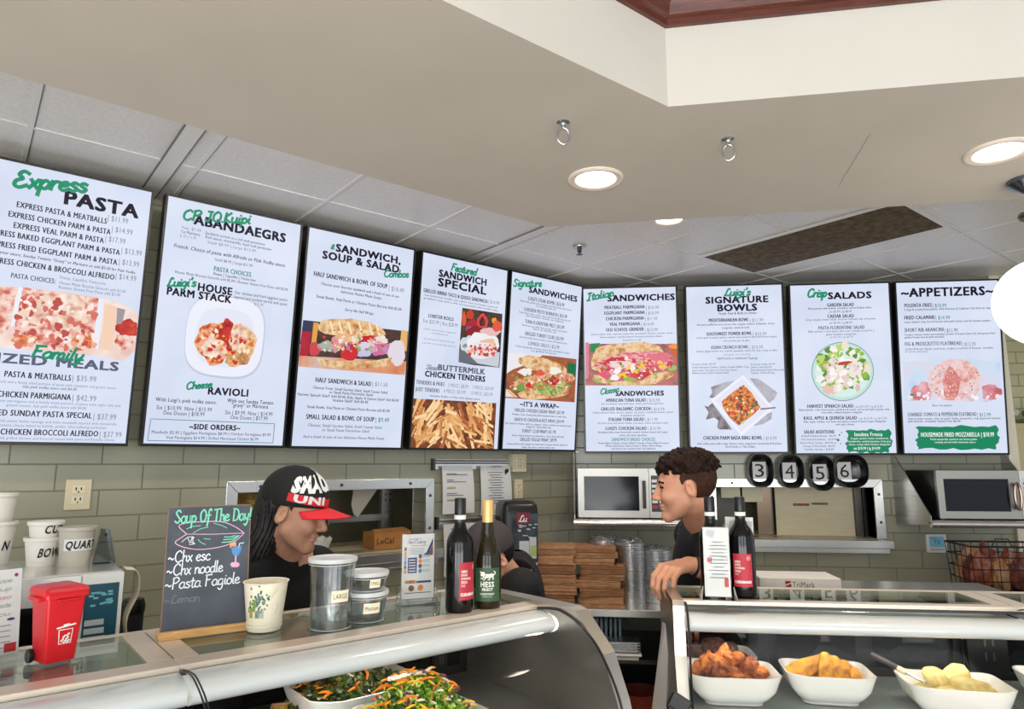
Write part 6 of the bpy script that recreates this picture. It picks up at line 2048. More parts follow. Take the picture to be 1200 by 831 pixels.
for i in range(5):
    mb.add([(-.07 + i * .014, -.0014, .19), (-.058 + i * .014, -.0014, .188), (-.05 + i * .014, -.0014, .225), (-.064 + i * .014, -.0014, .228)], [(0, 1, 2, 3)], i % 2)
obj('flyer_print', mb, [mat('print_grey', (186, 188, 194)), mat('print_tan', (176, 160, 140), rough=.6)], pg)
from mathutils import noise as mnoise


def lump(mb, c, r, seed, amp=.18, freq=2.2, n=20, M=None, mi=0):
    b = len(mb.v)
    mb.ball((0, 0, 0), 1.0, n, mi)
    off = Vector((seed * 1.7, seed * .9, seed * 2.3))
    for i in range(b, len(mb.v)):
        v = mb.v[i]
        k = 1 + amp * mnoise.noise(v * freq + off) + amp * .45 * mnoise.noise(v * freq * 3 + off)
        v = Vector((v.x * r[0], v.y * r[1], v.z * r[2])) * k
        if M is not None:
            v = M @ v
        mb.v[i] = v + Vector(c)


# ------------------------------------------------------------------ on the walls
def outlet(px0, py0, px1, py1, label, depth=.008, box=False):
    a, b = wl(px0, py0, depth), wl(px1, py1, depth)
    c = (a + b) / 2
    w, h = abs(toL(b).x - toL(a).x), abs(a.z - b.z)
    u = toL(c).x
    t = thing('wall_outlet', label, 'outlet', fromL(u, KL, c.z), ROT_L, 'cream wall outlets')
    mb = MB(); mb.box(-w / 2, w / 2, -depth, 0, -h / 2, h / 2)
    obj('cover_plate', mb, CREAM, t, bevel=.002)
    for s in (-1, 1):
        mb = MB(); z = s * h * .17
        mb.box(-w * .24, w * .24, -depth - .002, -depth + .001, z - h * .12, z + h * .12)
        so = obj('socket', mb, mat('cream_socket', (236, 226, 196), rough=.4), t, bevel=.001)
        mb = MB()
        for x in (-w * .1, w * .1):
            mb.box(x - .0022, x + .0022, -depth - .003, -depth - .0015, z - .003, z + .008)
        mb.lathe([(.003, 0), (.003, .0015)], 10, M=Matrix.Translation((0, -depth - .0015, z - .010)) @ Matrix.Rotation(R(90), 4, 'X'))
        obj('slots', mb, BLACKM, so)
    return t


outlet(78, 562, 105, 597, 'cream double outlet on the tiled wall above the cups')
outlet(601, 532, 617, 553, 'cream outlet box just under the screen row, upper of the two by the ticket rails', .04)
outlet(603, 562, 613, 584, 'cream outlet beside the right order sheet, lower of the two by the ticket rails')

TKM = [GREYINK, mat('marker_yellow', (226, 206, 120), rough=.7), INK, REDINK]


def ticket_rail(label, u0, u1, z):
    t = thing('ticket_rail', label, 'ticket rail', fromL((u0 + u1) / 2, KL, z), ROT_L, 'steel ticket rails')
    w = (u1 - u0) / 2
    mb = MB(); mb.box(-w, w, -.014, 0, -.028, .026)
    obj('back_strip', mb, STEEL_H, t)
    mb = MB(); mb.tube([(-w, -.016, .012), (w, -.016, .012)], .011, 12)
    obj('front_roll', mb, STEEL_H, t, smooth=True)
    mb = MB(); mb.box(-w - .012, -w + .002, -.028, 0, -.035, .03); mb.box(w - .002, w + .012, -.028, 0, -.035, .03)
    obj('end_cap', mb, STEEL_D, t)


ticket_rail('upper steel ticket rail holding two white order sheets on the left wall', 2.045, 2.60, 1.655)
ticket_rail('lower steel ticket rail behind the wine bottles on the left wall', 2.075, 2.60, 1.34)


def sheet(label, u0, u1, z0, z1, lines, seed, extra=None):
    t = thing('order_sheet', label, 'paper sheet', fromL((u0 + u1) / 2, KL - .030, z1), ROT_L, 'order sheets on the ticket rails')
    w, h = (u1 - u0) / 2, z1 - z0
    mb = MB(); n = 8
    rings = []
    for i in range(n + 1):
        q = i / n
        y = -.010 * math.sin(q * 2.6) - .003
        sk = .012 * q
        rings.append([Vector((-w + sk * .4, y, -h * q)), Vector((0, y - .004 * q, -h * q)), Vector((w + sk, y, -h * q))])
    mb.loft(rings, closed=False)
    pg = obj('page', mb, PAPER, t, smooth=True)
    mb = MB(); rnd = random.Random(seed)
    for (zq, ws, mi) in lines:
        y = -.010 * math.sin(zq * 2.6) - .0075 - .004 * zq
        mb.add([(ws[0] * w, y, -h * zq), (ws[1] * w, y, -h * zq), (ws[1] * w, y, -h * zq + .0035), (ws[0] * w, y, -h * zq + .0035)], [(0, 1, 2, 3)], mi)
    if extra:
        extra(mb, w, h)
    obj('print', mb, TKM, pg)


sheet('left of the two white order sheets on the upper ticket rail', 2.085, 2.292, 1.385, 1.645, [(.17, (-.75, -.1), 0), (.19, (-.75, .6), 0), (.30, (-.75, -.3), 0), (.34, (-.75, .5), 0), (.44, (-.75, -.2), 1), (.47, (-.75, -.2), 0), (.58, (-.75, -.1), 0), (.62, (-.75, .3), 0), (.70, (-.75, .0), 1), (.72, (-.75, .1), 0)], 1)


def spade(mb, w, h):
    mb.add([(w * .62, -.012, -.055), (w * .72, -.012, -.042), (w * .82, -.012, -.038), (w * .86, -.012, -.024), (w * .72, -.012, -.016), (w * .58, -.012, -.026), (w * .60, -.012, -.040)], [tuple(range(7))], 2)


sheet('right of the two order sheets on the upper ticket rail, with a dark mark', 2.345, 2.565, 1.365, 1.645, [(.02, (-.3, .4), 2)] + [(.14 + .052 * i, (-.55 + .1 * (i % 3), .45 - .12 * (i % 2)), 0) for i in range(13)], 2, spade)
sheet('white order sheet on the lower ticket rail behind the wine bottles', 2.10, 2.32, 1.055, 1.33, [(.1, (-.6, .4), 0), (.2, (-.6, .5), 0), (.3, (-.6, .1), 0), (.45, (-.6, .5), 0)], 3)

# napkin dispenser
c = at_depth(605, 630, 3.75)
t = thing('napkin_dispenser', 'tall black napkin dispenser with clear window, behind the green-labelled bottle', 'dispenser', (c.x, c.y, .9), face_cam(c, R(14)))
hd = (at_depth(605, 586, 3.75).z - .901) / 1.23
t.scale = (1.23, 1.23, 1.23)
mb = MB()


def dring(w, d, z, y=0):
    return sqring(w, d, z, y, .3)


mb.loft([dring(.078, .085, 0), dring(.08, .088, .01), dring(.082, .09, hd - .06), dring(.078, .086, hd - .02), dring(.064, .07, hd - .004), dring(.04, .045, hd)], cap0=True, cap1=True)
bdy = obj('housing', mb, BLACK, t, smooth=True)
mb = MB(); mb.box(-.04, .074, -.094, -.088, hd - .30, hd - .055)
obj('window', mb, mat('dispenser_window', (70, 76, 82), rough=.12, spec=.8, noise=.5, nscale=14), bdy)
mb = MB(); mb.box(-.022, .036, -.0965, -.093, hd - .098, hd - .050)
b2 = obj('badge', mb, mat('badge_maroon', (128, 26, 44), rough=.4), bdy)
mb = MB(); put_script(mb, 'Lu', -.014, hd - .088, .036, .026, -.0972, 0, weight=.34)
obj('badge_print', mb, WHITE, b2)
mb = MB(); mb.box(-.01, .034, -.0955, -.093, hd - .25, hd - .17, 0); mb.box(.036, .066, -.0955, -.093, hd - .245, hd - .155, 0); mb.box(.04, .064, -.0962, -.095, hd - .235, hd - .19, 1)
mb.box(-.02, .07, -.0955, -.093, hd - .285, hd - .262, 0)
for i in range(6):
    mb.box(-.01 + i * .012, -.002 + i * .012, -.0962, -.095, hd - .278, hd - .268, 2)
for i in range(14):
    x, z = random.uniform(-.02, .06), hd - random.uniform(.1, .16)
    mb.box(x, x + .014, -.0955, -.093, z, z + .004, 0)
obj('window_stickers', mb, [mat('sticker_pale', (196, 202, 206), rough=.5), mat('sticker_green', (176, 186, 96), rough=.5), BLACKM], bdy)

# things in the left kitchen hatch
t = thing('shelf_bracket_stand', 'steel upright with an arm inside the left kitchen hatch', 'stand', fromL(1.93, KL + .32, WIN_L[2]), ROT_L)
mb = MB(); mb.box(-.035, .035, -.03, .0, 0, .5)
up = obj('upright', mb, STEEL, t)
mb = MB()
for z in (.24, .27):
    for x in (-.012, .018):
        mb.lathe([(.006, 0), (.006, .003)], 10, M=Matrix.Translation((x, -.03, z)) @ Matrix.Rotation(R(90), 4, 'X'))
obj('screw', mb, STEEL_D, up)
mb = MB(); mb.box(-.36, .0, -.05, -.03, .13, .165); mb.box(-.365, -.355, -.056, -.028, .12, .175)
obj('arm', mb, STEEL, t)
t = thing('hanging_sheet', 'pale pointed sheet hanging at the top of the left kitchen hatch', 'sheet', fromL(1.80, KL + .24, 1.56), ROT_L)
mb = MB(); mb.prism([(-.10, 0), (.07, 0), (-.075, -.19), (-.10, -.17), (-.115, -.12)], -.002, .002)
obj('sheet_body', mb, mat('pale_sheet', (222, 214, 196), rough=.6), t)
t = thing('card_box', 'kraft cardboard box with printed letters on the left hatch sill', 'box', fromL(1.83, KL + .10, WIN_L[2]), ROT_L)
mb = MB(); mb.box(-.10, .12, -.05, .08, 0, .085)
KRAFT = mat('kraft_card', (176, 120, 62), rough=.7, noise=.12, nscale=14)
cb = obj('carton', mb, KRAFT, t, bevel=.002)
mb = MB(); mb.add([(-.10, -.05, .085), (.12, -.05, .085), (.10, .0, .104), (-.09, .0, .100)], [(0, 1, 2, 3)])
obj('flap', mb, KRAFT, t)
mb = MB(); put_text(mb, 'LeCal', -.085, .028, .10, .028, -.0512, bold=.02)
obj('carton_print', mb, mat('brown_ink', (90, 52, 26), rough=.7), cb)
t = thing('paper_tray', 'white scalloped paper tray on the left hatch sill, beside the capped person', 'paper tray', fromL(1.40, KL + .02, WIN_L[2]), ROT_L)
mb = MB(); rings = []
n = 40
for z, r, sc in ((0, .045, 0), (.075, .075, 0), (.085, .078, .006)):
    rings.append([Vector((r * math.cos(2 * math.pi * k / n), r * math.sin(2 * math.pi * k / n), z + (sc * math.sin(10 * 2 * math.pi * k / n)))) for k in range(n)])
mb.loft(rings, cap0=True)
obj('tray_wall', mb, PAPER, t)
mb = MB()
for i in range(16):
    a = random.uniform(0, 6.28); q = random.uniform(0, .055)
    mb.ball((q * math.cos(a), q * math.sin(a), .08), (.014, .012, .009), 8, 0, .15)
o = obj('filling', mb, mat('pale_filling', (226, 210, 170), rough=.7), t)
o['kind'] = 'stuff'
t = thing('foil_bag', 'crumpled golden paper bag at the upper left corner of the left hatch', 'bag', fromL(1.10, KL + .22, WIN_L[2]), ROT_L)
mb = MB(); random.seed(3)
mb.ball((0, 0, .25), (.09, .06, .055), 16, 0, .18)
mb.ball((-.02, 0, .12), (.08, .06, .12), 14, 0, .12)
obj('bag_body', mb, mat('gold_paper', (206, 170, 96), rough=.35, metal=.3), t)

# things in the right kitchen hatch
t = thing('menu_board', 'pale notice board with two small colour stickers in the right hatch', 'board', (1.44, KR + .16, WIN_R[2]))
mb = MB(); mb.box(-.24, .24, 0, .012, 0, .34)
pb_ = obj('board_panel', mb, mat('pale_board', (224, 212, 178), rough=.5, noise=.04, nscale=9, stretch=(1, 1, 8)), t)
mb = MB(); mb.box(-.13, -.03, -.002, 0, .185, .20, 0); mb.box(-.115, -.10, -.003, 0, .187, .199, 1); mb.box(-.07, -.06, -.003, 0, .187, .199, 1)
mb.box(-.015, .085, -.002, 0, .192, .206, 1); mb.box(.0, .04, -.003, 0, .195, .203, 2); mb.box(.05, .065, -.003, 0, .195, .203, 0)
obj('sticker', mb, [mat('sticker_red', (160, 60, 50), rough=.6), mat('sticker_olive', (110, 120, 70), rough=.6), mat('sticker_blue', (70, 90, 120), rough=.6)], pb_)
t = thing('door_post', 'brown steel post left of the pale notice board in the right hatch', 'post', (1.15, KR + .2, WIN_R[2]))
mb = MB(); mb.box(-.055, .035, 0, .03, 0, .36)
obj('post_body', mb, mat('brown_steel', (124, 106, 88), rough=.3, metal=.8), t)
mb = MB(); mb.box(.036, .042, -.004, .03, 0, .36)
obj('edge_strip', mb, STEEL_D, t)
t = thing('steel_upright', 'slotted steel upright at the right end of the right hatch', 'post', (1.71, KR + .13, WIN_R[2]))
mb = MB(); mb.box(-.03, .012, 0, .03, 0, .34); mb.box(.016, .03, -.006, .03, 0, .34)
obj('upright', mb, STEEL_D, t)
PAPC = mat('cream_paper', (226, 216, 186), rough=.7)
for i, (x, w, h, lb_) in enumerate(((.915, .12, .095, 'left'), (1.05, .125, .12, 'right'))):
    t = thing('pinned_note', '%s of the two blank cream notes hanging in the right hatch' % lb_, 'note', (x, KR + .12, 1.535), 0, 'cream notes in the right hatch')
    mb = MB(); mb.box(-w / 2, w / 2, 0, .0015, -h, 0)
    obj('note_sheet', mb, PAPC, t)
t = thing('folded_towel', 'folded pale cloth on the sill of the right hatch beside the person', 'cloth', (.90, KR + .03, WIN_R[2]))
mb = MB(); mb.prism([(-.08, 0), (.09, 0), (.06, .075), (.02, .13), (-.02, .11), (-.07, .06)], -.03, .04)
obj('cloth_body', mb, mat('pale_cloth', (206, 198, 172), rough=.8), t, bevel=.012)

# thermostat
a, b = wr(1085, 626, .02), wr(1111, 648, .02)
t = thing('thermostat', 'white wall thermostat with blue display, below the right shelf', 'thermostat', ((a.x + b.x) / 2, KR, (a.z + b.z) / 2))
w, h = (b.x - a.x) / 2, (a.z - b.z) / 2
mb = MB(); mb.box(-w, w, -.02, 0, -h, h)
obj('case', mb, WHITE, t, bevel=.003)
mb = MB(); mb.box(-w * .72, w * .68, -.0215, -.019, -h * .38, h * .75)
dp = obj('display', mb, mat('lcd_blue', (96, 140, 156), rough=.3, emit=(90, 140, 160), estr=.35), t)
mb = MB(); put_text(mb, '72', -w * .3, -h * .05, w * .6, h * .45, -.0222)
put_text(mb, '10:42', -w * .6, h * .5, w * .5, h * .16, -.0222)
obj('display_digits', mb, mat('lcd_digit', (50, 84, 100), rough=.5), dp)
mb = MB()
for i in range(6):
    mb.box(-w * .7 + i * w * .24, -w * .56 + i * w * .24, -.0225, -.019, -h * .72, -h * .6)
obj('button', mb, mat('button_grey', (160, 160, 158), rough=.4), t)

# numbered black bowls hanging under the screens
for px, py, dig, hw_, hh_, lbl in ((891.5, 551.5, '3', .079, .104, 'third'), (927, 552.5, '4', .079, .104, ''), (963, 554.5, '5', .078, .108, ''), (997, 552, '6', .103, .102, '')):
    p = wr(px, py, .05)
    t = thing('number_bowl', 'black plastic takeout bowl hung on the wall with a card numbered %s' % dig, 'bowl', (p.x, KR, p.z), 0, 'numbered black takeout bowls')
    mb = MB()
    n = 44
    rings = []
    for y, s in ((-.004, .62), (-.012, .74), (-.050, .97), (-.056, 1.0), (-.056, .97), (-.050, .93), (-.016, .70), (-.013, .64)):
        ring = []
        for k in range(n):
            a = 2 * math.pi * k / n
            c, q = math.cos(a), math.sin(a)
            e = 2.6
            f = (abs(c) ** e + abs(q) ** e) ** (-1 / e)
            ring.append(Vector((hw_ * s * c * f, y, hh_ * s * q * f)))
        rings.append(ring)
    mb.loft(rings, cap0=True, cap1=True)
    bw = obj('bowl_shell', mb, mat('glossy_black', (12, 12, 13), rough=.18), t, smooth=True)
    cx = -.026 if dig == '6' else 0
    mb = MB(); mb.box(cx - .042, cx + .040, -.0185, -.0175, -.052, .054)
    cd = obj('number_card', mb, PAPER, t)
    mb = MB(); put_text(mb, dig, cx - .027, -.040, .054, .082, -.0192)
    obj('card_digit', mb, INK, cd)
    mb = MB(); mb.box(-.012, .012, -.012, .004, -.01, .01)
    obj('wall_hook', mb, BLACKM, t)

# ------------------------------------------------------------------ on the back counter
KR2 = [mat('kraft_a', (186, 138, 98), rough=.8, noise=.25, nscale=30, stretch=(1, 1, 8)), mat('kraft_b', (168, 120, 82), rough=.8, noise=.25, nscale=30, stretch=(1, 1, 8)), mat('kraft_c', (200, 150, 108), rough=.8, noise=.25, nscale=30, stretch=(1, 1, 8))]
CZ = .9
CK = Vector((.02, 3.93, CZ))


def bundle(px, py, z, w, d, h, rz, label, mats_i):
    t = thing('kraft_bundle', label, 'cardboard bundle', (px, py, z), rz, 'flattened kraft takeout boxes in the stacks')
    n = max(4, int(h / .0055))
    mb = MB(); rnd = random.Random(int(px * 1000 + z * 777))
    for i in range(n):
        a, b = h * i / n, h * (i + .86) / n
        ox, oy = rnd.uniform(-.005, .005), rnd.uniform(-.006, .004)
        mb.box(-w / 2 + ox, w / 2 + ox, -d / 2 + oy, d / 2 + oy, a, b)
    obj('flat_boxes', mb, KR2[mats_i % 3], t)


ords = ['bottom', 'second', 'third', 'fourth', 'fifth', 'sixth', 'seventh', 'eighth']
z = CZ + .001
rnd = random.Random(9)
hs = (.05, .043, .045, .03, .048, .036, .03, .028)
for i, h in enumerate(hs):
    tag_ = 'topmost' if i == len(hs) - 1 else ('bottom' if i == 0 else ords[i])
    lb_ = '%s brown kraft bundle%s in the stack beside the foil pans' % (tag_, '' if tag_ in ('topmost', 'bottom') else ' from the bottom')
    bundle(.068 + rnd.uniform(-.020, .016) - .006 * i * (i > 4), 3.97, z, .235, .22, h - .003, rnd.uniform(-.16, .16), lb_, i)
    z += h
z = CZ + .001
for i, h in enumerate((.06, .055, .055, .05, .05, .045)):
    tag_ = 'topmost' if i == 5 else ('bottom' if i == 0 else ords[i])
    lb_ = '%s brown kraft bundle%s in the shaded stack behind the napkin dispenser' % (tag_, '' if tag_ in ('topmost', 'bottom') else ' from the bottom')
    bundle(-.195 + rnd.uniform(-.006, .006), 3.93, z, .235, .22, h - .003, rnd.uniform(-.05, .05), lb_, i + 1)
    z += h
# foil pan stacks
FOIL = mat('foil', (214, 215, 216), rough=.3, metal=1, noise=.08, nscale=60, bump=.15)
for px, y, h, r, lb_ in ((709, 4.04, .335, .080, 'left'), (740, 3.99, .325, .080, 'middle'), (771, 4.02, .285, .080, 'right')):
    q = on_plane(px, 700, (0, 1, 0), y)
    t = thing('foil_pan_stack', '%s of the three tall stacks of round foil pans on the back counter' % lb_, 'foil pans', (q.x, y, CZ), 0, 'stacks of foil pans')
    mb = MB()
    n = int(h / .0125)
    prof = [(r * .8, 0)]
    for i in range(n):
        zz = h * i / n
        prof += [(r, zz + .001), (r * 1.0, zz + .008), (r * .95, zz + .0105)]
    prof += [(r, h), (r * .97, h + .002), (r * .80, h - .022), (.001, h - .023)]
    mb.lathe(prof, 48)
    obj('nested_pans', mb, FOIL, t, smooth=False)
    mb = MB(); random.seed(int(px))
    mb.lathe([(r * .98, h + .001), (r * .9, h + .014), (r * .6, h + .019), (.001, h + .021)], 20, cap0=False)
    for i, v in enumerate(mb.v):
        v.z += random.uniform(-.006, .006)
    obj('plastic_cover', mb, mat('smoky_plastic', (92, 94, 96), rough=.2, spec=.8), t)

# lower shelf content in the gap between the cases
t = thing('wire_rack', 'rack of pale upright dividers on the shelf in the gap between the cases', 'rack', (.06, 4.02, .64))
mb = MB(); mb.box(-.19, .13, -.06, .12, 0, .01)
obj('rack_base', mb, STEEL_D, t)
mb = MB()
for i in range(12):
    mb.box(-.18 + i * .025, -.168 + i * .025, -.05, .1, .01, .175)
obj('divider', mb, mat('pale_blue_divider', (150, 178, 200), rough=.35), t)
t = thing('foil_tray', 'embossed foil tray stacked in the gap between the cases, upper tray', 'foil tray', (.09, 3.895, .64), 0, 'foil trays on the shelf')
mb = MB()
for k in range(4):
    z = .045 + k * .013
    mb.box(-.17, .17, -.06, .06, z, z + .004); mb.box(-.155, .155, -.055, .055, z - .008, z)
obj('tray_shell', mb, FOIL, t)
t = thing('white_tray', 'white rimmed tray below the foil tray in the gap between the cases', 'tray', (.08, 3.89, .64))
mb = MB(); mb.box(-.16, .17, -.065, .06, 0, .022); mb.box(-.175, .185, -.078, .075, .022, .030)
obj('tray_shell', mb, WHITE, t, bevel=.004)
t = thing('red_tub', 'dull red tub on the dark low shelf between the cases', 'tub', (.26, 4.0, .20))
mb = MB(); mb.lathe([(.09, 0), (.12, .24), (.125, .245), (.118, .245), (.09, .02)], 28, cap1=False)
obj('tub_wall', mb, mat('dull_red', (150, 60, 44), rough=.5), t, smooth=True)
t = thing('dark_bin', 'dark blue-grey bin on the low shelf between the cases', 'bin', (-.02, 4.0, .20))
mb = MB(); mb.lathe([(.11, 0), (.13, .26), (.135, .27), (.12, .27), (.10, .02)], 28, cap1=False)
obj('bin_wall', mb, mat('blue_grey', (50, 56, 66), rough=.5), t, smooth=True)

# white folding panels clipped to the right case end
q0 = at_depth(777, 760, 2.36)
t = thing('side_splash_panel', 'white folded panel hanging at the left end of the right case', 'panel', (.195, 2.30, 0), 0)
mb = MB()
pj = lambda x, y, d: at_depth(x, y, d) - t.location
mb.loft([[pj(764, 838, 2.26), pj(780.5, 703, 2.36)], [pj(781, 838, 2.14), pj(785, 700, 2.25)], [pj(791, 838, 2.2), pj(790, 702, 2.22)]], closed=False)
o = obj('folded_sheet', mb, mat('panel_white', (228, 224, 220), rough=.4), t)
so = o.modifiers.new('solid', 'SOLIDIFY'); so.thickness = .003
mb = MB(); q = pj(786, 703, 2.29); mb.box(q.x - .012, q.x + .02, q.y - .01, q.y + .03, q.z - .02, q.z + .012)
obj('spring_clip', mb, BLACK, t, bevel=.002)
t = thing('scraper', 'black and yellow handled scraper leaning between the two cases', 'scraper', (.155, 2.03, 0), R(-12))
mb = MB(); mb.tube([(0, 0, 0), (0, 0, .86)], .012, 12)
obj('handle', mb, mat('yellow_handle', (220, 184, 40), rough=.4), t)
M = Matrix.Translation((0, 0, .86)) @ Matrix.Rotation(R(28), 4, 'Y')
mb = MB(); mb.box(-.022, .022, -.012, .012, -.03, .16, M=M); mb.box(-.028, .028, -.004, .004, .15, .20, M=M)
obj('blade_holder', mb, BLACK, t, bevel=.004)

# prep unit with TriMark strip behind the right case
t = thing('prep_unit', 'steel prep unit behind the right case with white lettered front strip', 'prep unit', (1.05, 3.15, 0))
mb = MB(); mb.box(-.36, .72, -.2, .3, .08, 1.09)
obj('unit_body', mb, STEEL, t)
mb = MB(); mb.box(-.33, .68, -.16, .26, 0, .08)
obj('plinth', mb, BLACK, t)
lx0, lx1 = on_plane(890, 684, (0, 1, 0), 2.95).x - 1.05, on_plane(986, 684, (0, 1, 0), 2.95).x - 1.05
zt_ = on_plane(940, 677.5, (0, 1, 0), 2.95).z
zb_ = on_plane(940, 692, (0, 1, 0), 2.95).z - .03
mb = MB(); mb.box(lx0, lx1, -.2, -.02, 1.09, zt_)
sr = obj('name_strip', mb, mat('strip_white', (232, 228, 220), rough=.4, noise=.05, nscale=20), t, bevel=.003)
mb = MB()
sh = Sheet(t, -.2005)
tx0, tz0 = sh.px(929, 688.5)
tx1, tz1 = sh.px(954.5, 682)
put_text(mb, 'TriMark', tx0, tz0, tx1 - tx0, (tz1 - tz0), -.201, 0)
qx0, qz0 = sh.px(920.5, 688); qx1, qz1 = sh.px(927, 681)
mb.add([(qx0, -.201, qz0), (qx1, -.201, qz0), (qx1, -.201, qz1), (qx0, -.201, qz1)], [(0, 1, 2, 3)], 1)
mb.add([(qx0, -.2014, qz0 + .004), (qx1, -.2014, qz0 + .014), (qx1, -.2014, qz0 + .018), (qx0, -.2014, qz0 + .009)], [(0, 1, 2, 3)], 2)
obj('strip_lettering', mb, [mat('grey_letter', (92, 90, 90), rough=.5), mat('logo_maroon', (160, 40, 56), rough=.5), WHITE], sr)
mb = MB(); mb.box(lx1 + .02, .70, -.18, .28, 1.09, 1.125)
obj('lid', mb, STEEL_H, t, bevel=.004)

# letter cards lying under the top glass of the right case
for i, (px, s, rr_, turn, lb_) in enumerate(((900, ')', 0, 0, 'curved stroke'), (933, 'N', 0, 0, 'letter N'), (971, 'E', 90, 0, 'sideways letter E'), (1004, 'C', 20, 0, 'letter C'))):
    p = at_z(px, 699, TOP - .030)
    t = thing('letter_card', 'white card with black %s lying under the right case top glass' % lb_, 'card', (p.x, p.y, TOP - .030), R(2), 'letter cards under the right case top')
    mb = MB(); mb.box(-.032, .032, -.075, .075, 0, .001)
    cd = obj('card', mb, PAPER, t)
    mb = MB()
    Mr = Matrix.Rotation(R(rr_), 4, 'Z')
    put_text(mb, s, -.026, -.05, .05, .10, 0, bold=.03, fn=lambda q: Mr @ Vector((q.x, q.z, .0016)))
    obj('card_letter', mb, INK, cd)
t = thing('top_tray', 'dark ribbed tray under the top glass of the right case', 'tray', (.74, 2.335, TOP - .075))
mb = MB(); mb.box(-.40, .42, -.085, .085, 0, .004)
for k in range(80):
    x = -.39 + k * .01
    mb.box(x, x + .004, -.083, .083, .004, .008)
obj('ribbed_plate', mb, mat('ribbed_dark', (60, 62, 66), rough=.3, metal=.4), t)
mb = MB(); mb.box(-.40, .42, -.085, -.08, 0, .036); mb.box(-.40, .42, .08, .085, 0, .036)
obj('tray_side', mb, mat('ribbed_dark', (60, 62, 66)), t)

# wire basket with packed brown bags
bx_, by_ = 2.17, 4.0
t = thing('wire_basket', 'black wire basket of brown snack bags on the back counter at right', 'basket', (bx_, by_, CZ))
t2 = thing('basket_riser', 'dark riser box carrying the wire basket on the back counter', 'riser', (bx_, by_, CZ))
mb = MB(); mb.box(-.24, .33, -.14, .14, 0, .10)
obj('riser_box', mb, STEEL_D, t2)
t.location.z = CZ + .10
WIRE = mat('black_wire', (40, 30, 26), rough=.4, metal=.5)
mb = MB()
for z in (0.004, .06, .12, .18, .235):
    s = 1 + z * .3
    for a, b in (((-.2, -.12), (.3, -.12)), ((.3, -.12), (.3, .12)), ((.3, .12), (-.2, .12)), ((-.2, .12), (-.2, -.12))):
        mb.tube([(a[0] * s, a[1] * s, z), (b[0] * s, b[1] * s, z)], .0028 if z < .2 else .005, 6)
for i in range(13):
    x = -.2 + i * .5 / 12
    for y in (-.12, .12):
        mb.tube([(x, y, 0), (x * 1.07, y * 1.07, .235)], .002, 5)
for i in range(6):
    y = -.12 + i * .048
    for x in (-.2, .3):
        mb.tube([(x, y, 0), (x * 1.07, y * 1.07, .235)], .002, 5)
for x in (-.06, .14):
    mb.tube([(x - .05, -.128, .235), (x - .03, -.13, .275), (x + .03, -.13, .275), (x + .05, -.128, .235)], .003, 6)
mb.box(-.2, .3, -.12, .12, 0, .004)
obj('wire_frame', mb, WIRE, t)
random.seed(21)
SB = [mat('snack_bag_a', (150, 82, 58), rough=.3, noise=.35, nscale=20), mat('snack_bag_b', (176, 128, 84), rough=.3, noise=.35, nscale=20), mat('snack_bag_c', (120, 60, 48), rough=.3, noise=.35, nscale=20)]
k = 0
for row, (y, z) in enumerate(((-.075, .055), (.0, .075), (.075, .085))):
    for i in range(5):
        x = -.15 + i * .098 + .01 * row
        t = thing('snack_bag', 'shiny brown snack bag packed in the black wire basket', 'snack bag', (bx_ + x, by_ + y, CZ + .104), random.uniform(-.4, .4), 'snack bags in the wire basket')
        mb = MB()
        h = .15 + random.uniform(0, .05) + .012 * row
        lump(mb, (0, 0, h / 2), (.052, .036, h / 2), 200 + k, .45, 1.8, 22, Matrix.Rotation(random.uniform(-.3, .3), 4, 'Y'))
        obj('bag_film', mb, SB[k % 3], t, smooth=True)
        k += 1

# oven with cups on the left side counter
p0 = fromL(-.02, 2.26, .975)
t = thing('countertop_oven', 'steel countertop oven with dark door and blue instruction sheet, under the cups', 'oven', p0, ROT_L)
a, b, hz = -.32, .42, .385
mb = MB(); mb.box(a, b, .012, .42, .02, hz)
obj('housing', mb, STEEL_H, t, bevel=.004)
mb = MB(); mb.box(a, .315, -.008, .012, .02, hz - .004)
dr = obj('door', mb, STEEL_H, t)
mb = MB(); mb.box(a + .03, .265, -.012, -.006, .06, hz - .075)
obj('door_window', mb, mat('oven_window', (12, 11, 11), rough=.1), dr)
mb = MB()
pts = [Vector((.286 + .012 * math.cos(k * math.pi / 8), -.03, hz - .075 + .05 * math.sin(k * math.pi / 8))) for k in range(16)]
mb.tube(pts, .006, 8, closed=True); mb.tube([(.286, -.028, hz - .04), (.286, -.006, hz - .04)], .006, 8); mb.tube([(.286, -.028, hz - .11), (.286, -.006, hz - .11)], .006, 8)
obj('handle', mb, BLACK, dr, smooth=True)
mb = MB(); mb.box(.32, b, -.008, .012, .02, hz - .004)
pn = obj('control_panel', mb, WHITE, t)
mb = MB(); mb.box(.328, b - .010, -.010, -.0075, .05, hz - .03, 0)
for i in range(9):
    mb.box(.333, .333 + .05 - .002 * (i % 3), -.011, -.0095, .07 + i * .022, .085 + i * .022, 1)
random.seed(6)
for i in range(16):
    x, z = random.uniform(.338, .395), random.uniform(hz - .10, hz - .045)
    mb.box(x, x + .012, -.011, -.0095, z, z + .005, 2)
mb.box(.333, .40, -.011, -.0095, .053, .066, 1)
obj('instruction_sheet', mb, [mat('sheet_teal', (34, 84, 100), rough=.3), mat('sheet_grey', (190, 196, 196), rough=.4), mat('sheet_cyan', (120, 196, 206), rough=.4)], pn)
mb = MB()
for x in (a + .04, b - .04):
    for y in (.05, .38):
        mb.lathe([(.016, 0), (.016, .02)], 12, M=Matrix.Translation((x, y, 0)))
obj('foot', mb, BLACK, t)

OT = .975 + hz


